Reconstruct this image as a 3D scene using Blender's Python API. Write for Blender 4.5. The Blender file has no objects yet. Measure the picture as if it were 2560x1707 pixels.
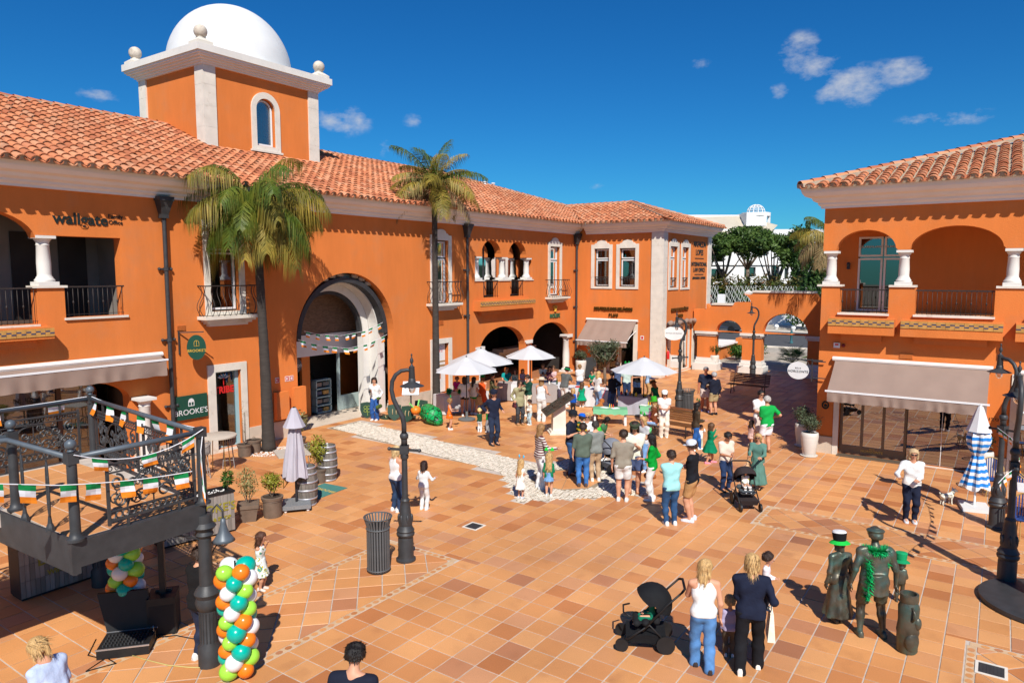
import bpy,bmesh,math,random
import numpy as np
from mathutils import Vector,Matrix
from mathutils.geometry import tessellate_polygon
rnd=random.Random(7)
PI=math.pi
R=math.radians
sc=bpy.context.scene
col=sc.collection
# camera
FPX,PITCH,YAW,CAMH=1775.0,R(5.6),R(34.6),5.8
cd=bpy.data.cameras.new('camera')
cam=bpy.data.objects.new('camera',cd);col.objects.link(cam)
cd.sensor_width=36;cd.lens=FPX/2560*36;cd.clip_start=0.1;cd.clip_end=2000
cam.location=(0,0,CAMH)
cam.rotation_euler=(PI/2-PITCH,0,YAW-PI/2)
sc.camera=cam
# sun and sky
SUN_AZ,SUN_EL=R(42.0+180),R(45.0)
sd=Vector((math.cos(SUN_AZ)*math.cos(SUN_EL),math.sin(SUN_AZ)*math.cos(SUN_EL),math.sin(SUN_EL)))
sl=bpy.data.lights.new('sun','SUN');sl.energy=5.0;sl.angle=R(0.53);sl.color=(1.0,0.95,0.87)
so=bpy.data.objects.new('sun',sl);col.objects.link(so)
so.rotation_euler=(-sd).to_track_quat('-Z','Y').to_euler()
W=bpy.data.worlds.new('World');sc.world=W;W.use_nodes=True
wn,wl=W.node_tree.nodes,W.node_tree.links
wn.clear()
wo=wn.new('ShaderNodeOutputWorld');wb=wn.new('ShaderNodeBackground');wb.inputs[1].default_value=0.076
sky=wn.new('ShaderNodeTexSky');sky.sky_type='NISHITA';sky.sun_disc=False
sky.sun_elevation=SUN_EL;sky.sun_rotation=PI/2-SUN_AZ
sky.altitude=50;sky.air_density=1.0;sky.dust_density=0.15;sky.ozone_density=2.6
hs=wn.new('ShaderNodeHueSaturation');hs.inputs['Saturation'].default_value=1.28;hs.inputs['Value'].default_value=0.9
wl.new(sky.outputs[0],hs.inputs['Color'])
ft=wn.new('ShaderNodeMix');ft.data_type='RGBA';ft.blend_type='MULTIPLY';ft.inputs[0].default_value=1.0;ft.inputs[7].default_value=(.20,.80,1.20,1);wl.new(hs.outputs[0],ft.inputs[6])
tc=wn.new('ShaderNodeTexCoord')
def wnode(op,a,b=None,c=None):
 n=wn.new('ShaderNodeMath');n.operation=op
 for i,v in enumerate((a,b,c)):
  if v is None:continue
  if isinstance(v,(int,float)):n.inputs[i].default_value=v
  else:wl.new(v,n.inputs[i])
 return n.outputs[0]
nz=wn.new('ShaderNodeTexNoise');nz.inputs['Scale'].default_value=24;nz.inputs['Detail'].default_value=9;nz.inputs['Roughness'].default_value=.62
mp=wn.new('ShaderNodeMapping');mp.inputs['Scale'].default_value=(1,1,1.9)
wl.new(tc.outputs['Generated'],mp.inputs[0]);wl.new(mp.outputs[0],nz.inputs['Vector'])
def skydir(az,el):return Vector((math.cos(R(az))*math.cos(R(el)),math.sin(R(az))*math.cos(R(el)),math.sin(R(el))))
CLOUDS=[(9.7,12.9,3.0,1.7,.62),(13.2,15.4,1.9,1.7,.55),(7.0,13.5,2.6,1.1,.55),(14.6,13.0,1.2,.7,.4),(11.8,14.3,1.8,1.3,.5),(20.7,15.2,1.5,.6,.36),(3.9,10.2,3.4,.8,.42),(47.6,11.4,2.6,1.4,.5),(63.9,11.9,2.2,.6,.34),(28.0,6.7,1.2,.4,.28),(42.3,11.6,1.0,.8,.3),(44.5,9.5,.9,.8,.28),(-25,20,6,2,.5),(95,16,5,2,.45),(140,22,7,2,.45),(200,15,6,2,.4),(262,20,6,2,.45),(310,14,5,2,.45)]
acc=None
for az,el,wa,we,am in CLOUDS:
 d=skydir(az,el);t=Vector((-math.sin(R(az)),math.cos(R(az)),0));u=d.cross(t)
 def dot(v):
  n=wn.new('ShaderNodeVectorMath');n.operation='DOT_PRODUCT';n.inputs[1].default_value=v
  wl.new(tc.outputs['Generated'],n.inputs[0]);return n.outputs['Value']
 a=wnode('DIVIDE',dot(t),math.sin(R(wa)));b=wnode('DIVIDE',dot(u),math.sin(R(we)))
 q=wnode('ADD',wnode('MULTIPLY',a,a),wnode('MULTIPLY',b,b))
 front=wnode('GREATER_THAN',dot(d),.5)
 m=wnode('MULTIPLY',wnode('MAXIMUM',wnode('SUBTRACT',1.0,q),0.0),front)
 m=wnode('MULTIPLY',m,am)
 acc=m if acc is None else wnode('MAXIMUM',acc,m)
dens=wnode('SUBTRACT',wnode('ADD',wnode('MULTIPLY',acc,1.5),wnode('MULTIPLY',wnode('SUBTRACT',nz.outputs[0],.5),2.6)),.28)
dens=wnode('MULTIPLY',wnode('MINIMUM',wnode('MAXIMUM',dens,0.0),1.0),wnode('MINIMUM',wnode('MULTIPLY',acc,3.5),1.0))
dens=wnode('MULTIPLY',wnode('POWER',dens,1.15),.92)
mx=wn.new('ShaderNodeMix');mx.data_type='RGBA';mx.inputs[7].default_value=(7.2,7.4,7.9,1)
wl.new(dens,mx.inputs[0]);wl.new(ft.outputs[2],mx.inputs[6])
wl.new(mx.outputs[2],wb.inputs[0]);wl.new(wb.outputs[0],wo.inputs[0])
sc.view_settings.view_transform='Standard';sc.view_settings.look='None'
sc.view_settings.exposure=0.18;sc.view_settings.gamma=1.0;sc.view_settings.use_curve_mapping=False
try:
 sc.cycles.max_bounces=6;sc.cycles.diffuse_bounces=2;sc.cycles.transparent_max_bounces=12;sc.cycles.caustics_reflective=False;sc.cycles.caustics_refractive=False
except Exception:pass
# surveying: where a spot of the plaza lies
_F=Vector((math.cos(YAW),math.sin(YAW),0));_R=Vector((math.sin(YAW),-math.cos(YAW),0));_U=Vector((0,0,1))
_fw=_F*math.cos(PITCH)-_U*math.sin(PITCH);_up=_F*math.sin(PITCH)+_U*math.cos(PITCH)
def gp(px,py,z=0.0):
 d=_fw+_R*((px-1280)/FPX)-_up*((py-853.5)/FPX)
 t=(z-CAMH)/d.z
 return Vector((d.x*t,d.y*t,z))
def proj(p):
 d=Vector(p)-Vector((0,0,CAMH));z=d.dot(_fw)
 return 1280+FPX*d.dot(_R)/max(z,1e-6),853.5-FPX*d.dot(_up)/max(z,1e-6),z
 # materials
MATS={}
def srgb(r,g,b):
 f=lambda c:(c/255/12.92)if c/255<=.04045 else((c/255+.055)/1.055)**2.4
 return(f(r),f(g),f(b))
def mat(name,c,rough=.6,var=.12,scale=3.0,bump=0.0,bscale=60.0,metal=0.0,island=0.0,spec=.4,trans=0.0,sub=None,alpha=1.0,streak=None,coat=0.0,drip=0.0):
 if name in MATS:return MATS[name]
 m=bpy.data.materials.new(name);m.use_nodes=True
 n,l=m.node_tree.nodes,m.node_tree.links
 p=n['Principled BSDF']
 p.inputs['Roughness'].default_value=rough;p.inputs['Metallic'].default_value=metal
 p.inputs['Specular IOR Level'].default_value=spec
 if coat:p.inputs['Coat Weight'].default_value=coat
 if trans:p.inputs['Transmission Weight'].default_value=trans
 if alpha<1:p.inputs['Alpha'].default_value=alpha
 co=n.new('ShaderNodeTexCoord')
 src=co.outputs['Object']
 if streak:
  mpp=n.new('ShaderNodeMapping');mpp.inputs['Scale'].default_value=streak;l.new(src,mpp.inputs[0]);src=mpp.outputs[0]
 lo=tuple(max(0,v*(1-var))for v in c[:3])+(1,);hi=tuple(min(1,v*(1+var))for v in c[:3])+(1,)
 t=n.new('ShaderNodeTexNoise');t.inputs['Scale'].default_value=scale;t.inputs['Detail'].default_value=5
 l.new(src,t.inputs['Vector'])
 mr=n.new('ShaderNodeMapRange');mr.inputs[1].default_value=.3;mr.inputs[2].default_value=.7;l.new(t.outputs[0],mr.inputs[0])
 x=n.new('ShaderNodeMix');x.data_type='RGBA';x.inputs[6].default_value=lo;x.inputs[7].default_value=hi
 l.new(mr.outputs[0],x.inputs[0]);out=x.outputs[2]
 if sub:
  t2=n.new('ShaderNodeTexNoise');t2.inputs['Scale'].default_value=sub[1];t2.inputs['Detail'].default_value=6;t2.inputs['Roughness'].default_value=.65
  l.new(src,t2.inputs['Vector'])
  r2=n.new('ShaderNodeMapRange');r2.inputs[1].default_value=sub[2];r2.inputs[2].default_value=sub[3];l.new(t2.outputs[0],r2.inputs[0])
  y=n.new('ShaderNodeMix');y.data_type='RGBA';y.inputs[7].default_value=tuple(sub[0][:3])+(1,)
  l.new(r2.outputs[0],y.inputs[0]);l.new(out,y.inputs[6]);out=y.outputs[2]
 if drip:
  md=n.new('ShaderNodeMapping');md.inputs['Scale'].default_value=(.9,.9,.16);l.new(co.outputs['Object'],md.inputs[0])
  td=n.new('ShaderNodeTexNoise');td.inputs['Scale'].default_value=1.6;td.inputs['Detail'].default_value=7;td.inputs['Roughness'].default_value=.7;l.new(md.outputs[0],td.inputs['Vector'])
  rd=n.new('ShaderNodeMapRange');rd.inputs[1].default_value=.35;rd.inputs[2].default_value=.68;rd.inputs[3].default_value=1-drip;rd.inputs[4].default_value=1+drip*.6;l.new(td.outputs[0],rd.inputs[0])
  hd_=n.new('ShaderNodeHueSaturation');l.new(out,hd_.inputs['Color']);l.new(rd.outputs[0],hd_.inputs['Value']);out=hd_.outputs[0]
 if island:
  out=vary(n,l,out,island)
 l.new(out,p.inputs['Base Color'])
 if bump:
  tb=n.new('ShaderNodeTexNoise');tb.inputs['Scale'].default_value=bscale;tb.inputs['Detail'].default_value=4
  l.new(src,tb.inputs['Vector'])
  b=n.new('ShaderNodeBump');b.inputs['Strength'].default_value=bump;b.inputs['Distance'].default_value=.02
  l.new(tb.outputs[0],b.inputs['Height']);l.new(b.outputs[0],p.inputs['Normal'])
 MATS[name]=m;return m
def rand_socket(n,l):
 g=n.new('ShaderNodeNewGeometry');oi=n.new('ShaderNodeObjectInfo')
 a=n.new('ShaderNodeMath');a.operation='ADD';l.new(g.outputs['Random Per Island'],a.inputs[0]);l.new(oi.outputs['Random'],a.inputs[1])
 f=n.new('ShaderNodeMath');f.operation='FRACT';l.new(a.outputs[0],f.inputs[0]);return f.outputs[0]
def vary(n,l,c,amt):
 r=rand_socket(n,l)
 mr=n.new('ShaderNodeMapRange');mr.inputs[3].default_value=1-amt;mr.inputs[4].default_value=1+amt;l.new(r,mr.inputs[0])
 h=n.new('ShaderNodeHueSaturation');l.new(c,h.inputs['Color']);l.new(mr.outputs[0],h.inputs['Value'])
 mr2=n.new('ShaderNodeMapRange');mr2.inputs[3].default_value=.5+amt*.04;mr2.inputs[4].default_value=.5-amt*.04;l.new(r,mr2.inputs[0]);l.new(mr2.outputs[0],h.inputs['Hue'])
 return h.outputs[0]
def ramp_mat(name,stops,rough,blotch,bscale,bump=.15,bumps=50,blotch_amt=.6,band=(.52,.72),spec=.4):
 m=bpy.data.materials.new(name);m.use_nodes=True;n,l=m.node_tree.nodes,m.node_tree.links
 p=n['Principled BSDF'];p.inputs['Roughness'].default_value=rough;p.inputs['Specular IOR Level'].default_value=spec
 r=rand_socket(n,l)
 cr=n.new('ShaderNodeValToRGB');e=cr.color_ramp.elements
 while len(e)<len(stops):e.new(.5)
 for i,(pos,c)in enumerate(stops):e[i].position=pos;e[i].color=tuple(c)+(1,)
 l.new(r,cr.inputs[0])
 g=n.new('ShaderNodeNewGeometry')
 off=n.new('ShaderNodeMath');off.operation='MULTIPLY';l.new(r,off.inputs[0]);off.inputs[1].default_value=37.0
 av=n.new('ShaderNodeVectorMath');av.operation='ADD';l.new(g.outputs['Position'],av.inputs[0]);l.new(off.outputs[0],av.inputs[1])
 t=n.new('ShaderNodeTexNoise');t.inputs['Scale'].default_value=bscale;t.inputs['Detail'].default_value=4;l.new(av.outputs[0],t.inputs['Vector'])
 mr=n.new('ShaderNodeMapRange');mr.inputs[1].default_value=band[0];mr.inputs[2].default_value=band[1];mr.inputs[4].default_value=blotch_amt;l.new(t.outputs[0],mr.inputs[0])
 x=n.new('ShaderNodeMix');x.data_type='RGBA';x.inputs[7].default_value=tuple(blotch)+(1,)
 l.new(mr.outputs[0],x.inputs[0]);l.new(cr.outputs[0],x.inputs[6])
 t2=n.new('ShaderNodeTexNoise');t2.inputs['Scale'].default_value=90;t2.inputs['Detail'].default_value=3;l.new(g.outputs['Position'],t2.inputs['Vector'])
 mr2=n.new('ShaderNodeMapRange');mr2.inputs[1].default_value=.3;mr2.inputs[2].default_value=.7;mr2.inputs[3].default_value=.86;mr2.inputs[4].default_value=1.1;l.new(t2.outputs[0],mr2.inputs[0])
 h=n.new('ShaderNodeHueSaturation');l.new(x.outputs[2],h.inputs['Color']);l.new(mr2.outputs[0],h.inputs['Value'])
 t3=n.new('ShaderNodeTexNoise');t3.inputs['Scale'].default_value=.45;t3.inputs['Detail'].default_value=6;l.new(g.outputs['Position'],t3.inputs['Vector'])
 m3=n.new('ShaderNodeMapRange');m3.inputs[1].default_value=.3;m3.inputs[2].default_value=.7;m3.inputs[3].default_value=.84;m3.inputs[4].default_value=1.12;l.new(t3.outputs[0],m3.inputs[0])
 h2=n.new('ShaderNodeHueSaturation');l.new(h.outputs[0],h2.inputs['Color']);l.new(m3.outputs[0],h2.inputs['Value']);h2.inputs['Saturation'].default_value=.97
 l.new(h2.outputs[0],p.inputs['Base Color'])
 tb=n.new('ShaderNodeTexNoise');tb.inputs['Scale'].default_value=bumps;tb.inputs['Detail'].default_value=3;l.new(av.outputs[0],tb.inputs['Vector'])
 b=n.new('ShaderNodeBump');b.inputs['Strength'].default_value=bump;b.inputs['Distance'].default_value=.02
 l.new(tb.outputs[0],b.inputs['Height']);l.new(b.outputs[0],p.inputs['Normal'])
 MATS[name]=m;return m
def leafmat(name,c,c2,rough=.5,island=.3):
 m=mat(name,c,rough,.2,2.0,island=island,sub=(c2,1.2,.45,.65),spec=.3)
 n,l=m.node_tree.nodes,m.node_tree.links
 p=n['Principled BSDF'];tr=n.new('ShaderNodeBsdfTranslucent');ms=n.new('ShaderNodeMixShader');ms.inputs[0].default_value=.28
 cin=p.inputs['Base Color'].links[0].from_socket
 l.new(cin,tr.inputs[0]);l.new(p.outputs[0],ms.inputs[1]);l.new(tr.outputs[0],ms.inputs[2])
 l.new(ms.outputs[0],n['Material Output'].inputs[0]);return m
def glassmat(name,tint,rough=.02,amt=.55):
 m=bpy.data.materials.new(name);m.use_nodes=True;n,l=m.node_tree.nodes,m.node_tree.links
 n.remove(n['Principled BSDF'])
 gl=n.new('ShaderNodeBsdfGlossy');gl.inputs['Roughness'].default_value=rough;gl.inputs['Color'].default_value=(.95,.97,1,1)
 tr=n.new('ShaderNodeBsdfTransparent');tr.inputs[0].default_value=tuple(tint)+(1,)
 fr=n.new('ShaderNodeFresnel');fr.inputs[0].default_value=1.5
 ad=n.new('ShaderNodeMath');ad.operation='MULTIPLY_ADD';l.new(fr.outputs[0],ad.inputs[0]);ad.inputs[1].default_value=1.3;ad.inputs[2].default_value=amt*.3
 ms=n.new('ShaderNodeMixShader');l.new(ad.outputs[0],ms.inputs[0]);l.new(tr.outputs[0],ms.inputs[1]);l.new(gl.outputs[0],ms.inputs[2])
 l.new(ms.outputs[0],n['Material Output'].inputs[0]);MATS[name]=m;return m
 # mesh building
class MB:
 def __init__(s):s.v=[];s.f=[];s.mi=[];s.T=None;s.cur=0
 def add(s,vs,fs,mi=None):
  b=len(s.v);k=s.cur if mi is None else mi
  if s.T is not None:vs=[s.T@Vector(p)for p in vs]
  s.v.extend([tuple(p)for p in vs]);s.f.extend([tuple(i+b for i in q)for q in fs]);s.mi.extend([k]*len(fs));return s
 def box(s,x0,x1,y0,y1,z0,z1,mi=None):
  return s.add([(x0,y0,z0),(x1,y0,z0),(x1,y1,z0),(x0,y1,z0),(x0,y0,z1),(x1,y0,z1),(x1,y1,z1),(x0,y1,z1)],[(3,2,1,0),(4,5,6,7),(0,1,5,4),(1,2,6,5),(2,3,7,6),(3,0,4,7)],mi)
 def hexa(s,p8,mi=None):
  return s.add(p8,[(3,2,1,0),(4,5,6,7),(0,1,5,4),(1,2,6,5),(2,3,7,6),(3,0,4,7)],mi)
 def bar(s,a,b,w,h,up=(0,0,1),mi=None):
  a=Vector(a);b=Vector(b);d=(b-a).normalized();u=Vector(up)
  if abs(d.dot(u))>.98:u=Vector((1,0,0))
  x=d.cross(u).normalized()*(w/2);y=x.cross(d).normalized()*(h/2)
  return s.hexa([a-x-y,a+x-y,b+x-y,b-x-y,a-x+y,a+x+y,b+x+y,b-x+y],mi)
 def tube(s,path,r,n=8,cap=True,mi=None,flat=1.0):
  P=[Vector(p)for p in path];m=len(P);rr=r if isinstance(r,(list,tuple))else[r]*m
  vs=[];ref=None
  for i in range(m):
   t=(P[min(i+1,m-1)]-P[max(i-1,0)])
   t=t.normalized()if t.length>1e-9 else Vector((0,0,1))
   if ref is None:ref=Vector((0,0,1))if abs(t.z)<.9 else Vector((1,0,0))
   x=t.cross(ref)
   if x.length<1e-5:x=t.cross(Vector((0,1,.3)))
   x.normalize();y=x.cross(t).normalized();ref=y
   for k in range(n):
    a=2*PI*k/n;vs.append(P[i]+(x*math.cos(a)+y*math.sin(a)*flat)*rr[i])
  fs=[(i*n+k,i*n+(k+1)%n,(i+1)*n+(k+1)%n,(i+1)*n+k)for i in range(m-1)for k in range(n)]
  if cap:fs+=[tuple(range(n-1,-1,-1)),tuple((m-1)*n+k for k in range(n))]
  return s.add(vs,fs,mi)
 def lathe(s,prof,n=16,c=(0,0,0),mi=None,cap=True,sx=1,sy=1):
  vs=[]
  for r,z in prof:
   for k in range(n):
    a=2*PI*k/n;vs.append((c[0]+r*math.cos(a)*sx,c[1]+r*math.sin(a)*sy,c[2]+z))
  m=len(prof)
  fs=[(i*n+k,i*n+(k+1)%n,(i+1)*n+(k+1)%n,(i+1)*n+k)for i in range(m-1)for k in range(n)]
  if cap:
   if prof[0][0]>1e-4:fs.append(tuple(range(n-1,-1,-1)))
   if prof[-1][0]>1e-4:fs.append(tuple((m-1)*n+k for k in range(n)))
  return s.add(vs,fs,mi)
 def ell(s,c,rx,ry=None,rz=None,nu=12,nv=8,mi=None,M=None):
  ry=rx if ry is None else ry;rz=rx if rz is None else rz
  vs=[];c=Vector(c)
  for j in range(1,nv):
   b=-PI/2+PI*j/nv
   for k in range(nu):
    a=2*PI*k/nu;p=Vector((rx*math.cos(b)*math.cos(a),ry*math.cos(b)*math.sin(a),rz*math.sin(b)))
    vs.append(c+(M@p if M is not None else p))
  lo=Vector((0,0,-rz));hi=Vector((0,0,rz));vs+=[c+(M@lo if M is not None else lo),c+(M@hi if M is not None else hi)]
  L=len(vs)-2
  fs=[(j*nu+k,j*nu+(k+1)%nu,(j+1)*nu+(k+1)%nu,(j+1)*nu+k)for j in range(nv-2)for k in range(nu)]
  fs+=[(L,(k+1)%nu,k)for k in range(nu)]+[((nv-2)*nu+k,(nv-2)*nu+(k+1)%nu,L+1)for k in range(nu)]
  return s.add(vs,fs,mi)
 def prism(s,poly,z0,z1,mi=None,holes=()):
  loops=[poly]+list(holes);flat=[Vector((p[0],p[1],0))for lp in loops for p in lp];n=len(flat)
  tr=tessellate_polygon([[Vector((p[0],p[1],0))for p in lp]for lp in loops])
  vs=[(p.x,p.y,z0)for p in flat]+[(p.x,p.y,z1)for p in flat]
  fs=[tuple(t)for t in tr]+[tuple(i+n for i in reversed(t))for t in tr]
  b=0
  for lp in loops:
   m=len(lp);fs+=[(b+i,b+(i+1)%m,b+(i+1)%m+n,b+i+n)for i in range(m)];b+=m
  return s.add(vs,fs,mi)
 def build(s,name,m,parent=None,smooth=False,label=None,auto=None):
  me=bpy.data.meshes.new(name);me.from_pydata(s.v,[],s.f)
  ms=m if isinstance(m,(list,tuple))else[m]
  for x in ms:me.materials.append(x)
  if len(ms)>1:me.polygons.foreach_set('material_index',s.mi)
  if smooth:me.polygons.foreach_set('use_smooth',[True]*len(me.polygons))
  if smooth and auto:me.set_sharp_from_angle(angle=R(auto))
  me.update()
  return link(name,me,parent,label)
def link(name,me,parent=None,label=None):
 o=bpy.data.objects.new(name,me);col.objects.link(o)
 if parent is not None:
  o.parent=parent
  if parent.get('_world'):o.location=-Vector(parent['_world'])
  if parent.get('_sub'):o.location=(0,0,0)
  if parent.get('_world')or parent.get('_sub'):o['_sub']=1
 if label:o['label']=label
 return o
def tag(o,label,cat,group=None,kind=None):
 if label:o['label']=label
 if cat:o['category']=cat
 if group:o['group']=group
 if kind:o['kind']=kind
 return o
def thing(name,label,cat,loc=(0,0,0),rz=0.0,group=None,world=False):
 o=bpy.data.objects.new(name,None);col.objects.link(o);o.empty_display_size=.2
 o.location=loc;o.rotation_euler=(0,0,rz)
 if world:o['_world']=tuple(loc)
 return tag(o,label,cat,group)
def copy_tree(o,parent=None):
 c=o.copy();col.objects.link(c);c.parent=parent
 for ch in o.children:copy_tree(ch,c)
 return c
def struct(o):o['kind']='structure';return o
def text_mesh(name,txt,size,depth,align='CENTER',sx=1.0,spacing=1.0,offset=0.0):
 cu=bpy.data.curves.new(name,'FONT');cu.body=txt;cu.size=size;cu.extrude=depth;cu.align_x=align;cu.align_y='CENTER';cu.resolution_u=3
 cu.space_character=spacing;cu.offset=offset
 o=bpy.data.objects.new(name,cu);col.objects.link(o)
 dg=bpy.context.evaluated_depsgraph_get();me=bpy.data.meshes.new_from_object(o.evaluated_get(dg))
 bpy.data.objects.remove(o);me.name=name
 return me
def letters(name,txt,size,pos,U,N,m,parent,depth=.012,align='CENTER',sx=1.0,spacing=1.0,offset=0.0,label=None,V=(0,0,1)):
 me=text_mesh(name,txt,size,depth,align,spacing=spacing,offset=offset);me.materials.clear();me.materials.append(m)
 U=Vector(U);N=Vector(N);V=Vector(V);M=Matrix(((U.x*sx,V.x,N.x),(U.y*sx,V.y,N.y),(U.z*sx,V.z,N.z)))
 me.transform(Matrix.Translation(Vector(pos))@M.to_4x4())
 return link(name,me,parent,label)
class Frame:
 def __init__(s,O,U,N):s.O=Vector(O);s.U=Vector(U);s.N=Vector(N)
 def p(s,u,z,d=0.0):return s.O+s.U*u+s.N*d+Vector((0,0,z))
def fbox(mb,fr,u0,u1,z0,z1,d0,d1,mi=None):
 return mb.hexa([fr.p(u0,z0,d0),fr.p(u1,z0,d0),fr.p(u1,z0,d1),fr.p(u0,z0,d1),fr.p(u0,z1,d0),fr.p(u1,z1,d0),fr.p(u1,z1,d1),fr.p(u0,z1,d1)],mi)
def fprism(mb,fr,poly,d0,d1,holes=(),mi=None,back=True):
 loops=[poly]+list(holes);n=sum(len(q)for q in loops)
 tr=tessellate_polygon([[Vector((p[0],p[1],0))for p in lp]for lp in loops])
 vs=[fr.p(a,b,d1)for lp in loops for a,b in lp]+[fr.p(a,b,d0)for lp in loops for a,b in lp]
 fs=[tuple(t)for t in tr]
 if back:fs+=[tuple(i+n for i in reversed(t))for t in tr]
 b=0
 for lp in loops:
  m=len(lp);fs+=[(b+i,b+(i+1)%m,b+(i+1)%m+n,b+i+n)for i in range(m)];b+=m
 return mb.add(vs,fs,mi)
def arc(cu,cz,ru,rz,a0,a1,n=16):return[(cu+ru*math.cos(R(a0+(a1-a0)*i/n)),cz+rz*math.sin(R(a0+(a1-a0)*i/n)))for i in range(n+1)]
def rect(u0,u1,z0,z1):return[(u0,z0),(u1,z0),(u1,z1),(u0,z1)]
def lathe_f(mb,fr,u,d,prof,n=16,z0=0.0):p=fr.p(u,z0,d);return mb.lathe(prof,n,(p.x,p.y,p.z))
# palette
M_ORANGE=mat('orange_plaster',(.70,.205,.050),.9,.07,.35,bump=.35,bscale=38,spec=.15,sub=((.62,.215,.075),.9,.52,.78),drip=.075)
M_WHITE=mat('white_plaster',(.74,.71,.66),.8,.05,1.5,drip=.06,bump=.12,bscale=40,spec=.2,sub=((.62,.58,.52),2.2,.62,.8))
M_CORN=mat('cornice_plaster',(.84,.77,.72),.85,.05,1.0,bump=.1,spec=.2)
M_STONE=mat('limestone',(.72,.66,.57),.7,.08,2.5,bump=.15,bscale=30,sub=((.55,.47,.38),3.0,.58,.75))
M_PLINTH=mat('stone_plinth',(.60,.50,.40),.75,.10,2.0,bump=.15,sub=((.45,.36,.28),3.0,.55,.75))
M_IRON=mat('dark_grey_iron',(.052,.053,.056),.5,.18,6,bump=.1,bscale=80,metal=.25)
M_GREYRAIL=mat('blue_grey_rail_paint',(.10,.12,.14),.45,.1,8,metal=.2)
M_BROWNRAIL=mat('brown_iron',(.045,.034,.03),.5,.15,6,metal=.2)
M_FRAME=mat('white_window_frame',(.80,.81,.82),.4,.03)
M_GREENF=mat('dark_green_frame',(.02,.07,.05),.5,.1)
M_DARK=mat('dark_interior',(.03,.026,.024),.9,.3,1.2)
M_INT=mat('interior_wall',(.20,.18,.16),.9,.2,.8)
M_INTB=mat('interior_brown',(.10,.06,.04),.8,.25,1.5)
M_GLASS=glassmat('window_glass',(.42,.46,.46),amt=.45)
M_SHOPGLASS=glassmat('shop_glass',(.62,.64,.62),amt=.22)
M_AWN=mat('taupe_canvas',(.30,.215,.175),.9,.05,2.0,bump=.08,bscale=150,spec=.1)
M_TILEBAND=mat('ochre_tile',(.52,.27,.07),.4,.18,7,spec=.5)
M_BLUEB=mat('blue_tile',(.05,.06,.12),.4,.2,7)
M_BLACK=mat('black',(.012,.012,.013),.55,.2,8)
M_TEXT=mat('black_lettering',(.012,.02,.018),.5,.1)
M_GOLDTXT=mat('bronze_lettering',(.10,.055,.012),.35,.1,metal=.5)
M_GREENTXT=mat('green_lettering',(.02,.12,.06),.4,.1)
M_GOLD=mat('gold_yellow',(.75,.45,.06),.4,.1)
M_GROUT=mat('grout',(.54,.46,.39),.95,.15,6,bump=.3,bscale=120)
M_MORTAR=mat('roof_mortar',(.42,.34,.25),.95,.2,4,bump=.5,bscale=40)
M_COBG=mat('cobble_joint_sand',(.30,.23,.15),.95,.2,6)
M_COB=mat('cobblestone',(.66,.59,.49),.8,.12,8,island=.16,bump=.1)
M_RTILE=ramp_mat('clay_roof_tile',[(0,(.44,.135,.06)),(.3,(.56,.19,.08)),(.55,(.66,.24,.105)),(.8,(.62,.29,.155)),(1,(.50,.16,.07))],.85,(.16,.10,.07),1.6,.2,60,.55,(.58,.8),spec=.15)
M_FTILE=ramp_mat('terracotta_floor_tile',[(0,(.47,.16,.045)),(.12,(.58,.225,.068)),(.35,(.66,.29,.092)),(.6,(.70,.325,.115)),(.8,(.64,.275,.085)),(.93,(.60,.275,.125)),(.985,(.50,.20,.085)),(1,(.36,.14,.06))],.46,(.36,.13,.045),1.7,.12,70,.6,(.58,.85),spec=.35)
M_ASPH=mat('asphalt',(.075,.075,.078),.9,.15,1.5,bump=.2,bscale=150)
M_PAVE=mat('pale_cobbled_ground',(.42,.37,.30),.9,.18,2.5,bump=.6,bscale=90)
M_EARTH=mat('dry_ground',(.22,.17,.11),.95,.2,.6)
# the ground
ground=struct(MB().prism([(-300,-300),(500,-300),(500,500),(-300,500)],-.30,-.030).build('ground',M_EARTH))
floor=struct(MB().prism([(-12,-16),(43,-16),(43,24),(-12,24)],-.25,0.0).build('plaza_floor',M_GROUT))
TP=.435
DIAG=[(-6,10.65,8.88,10.53),(16.42,17.66,-8,4.37),(3.0,12.75,-3.4,.02)]
BORD=[(.15,'x'),(.12,'x')]
def indiag(x,y,e=0.0):return any(a-e<x<b+e and c-e<y<d+e for a,b,c,d in DIAG)
COBQ=[(14.45,9.8),(16.9,7.3),(19.35,9.8),(16.9,12.25)]
def incob(x,y,e=0.0):
 if abs(x-16.9)+abs(y-9.8)<2.47+e:return abs(x-16.9)+abs(y-9.8)>.02
 t=(y-12.0)/8.0;c=17.15+1.15*t
 return 10<y<20.3 and abs(x-c)<.72+e and y>11
def clip(poly,a,b,c):
 out=[]
 for i in range(len(poly)):
  p,q=poly[i],poly[(i+1)%len(poly)];dp=a*p[0]+b*p[1]-c;dq=a*q[0]+b*q[1]-c
  if dp<=0:out.append(p)
  if dp*dq<0:t=dp/(dp-dq);out.append((p[0]+(q[0]-p[0])*t,p[1]+(q[1]-p[1])*t))
 return out
tiles=[]
def addtile(poly):
 a=.5*abs(sum(poly[i][0]*poly[(i+1)%len(poly)][1]-poly[(i+1)%len(poly)][0]*poly[i][1]for i in range(len(poly))))
 if len(poly)>2 and a>.004:tiles.append(poly)
def shrink(poly,g):
 cx=sum(p[0]for p in poly)/len(poly);cy=sum(p[1]for p in poly)/len(poly)
 out=[]
 for x,y in poly:
  d=math.hypot(x-cx,y-cy);k=max(0,(d-g)/d)if d>0 else 0;out.append((cx+(x-cx)*k,cy+(y-cy)*k))
 return out
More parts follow.
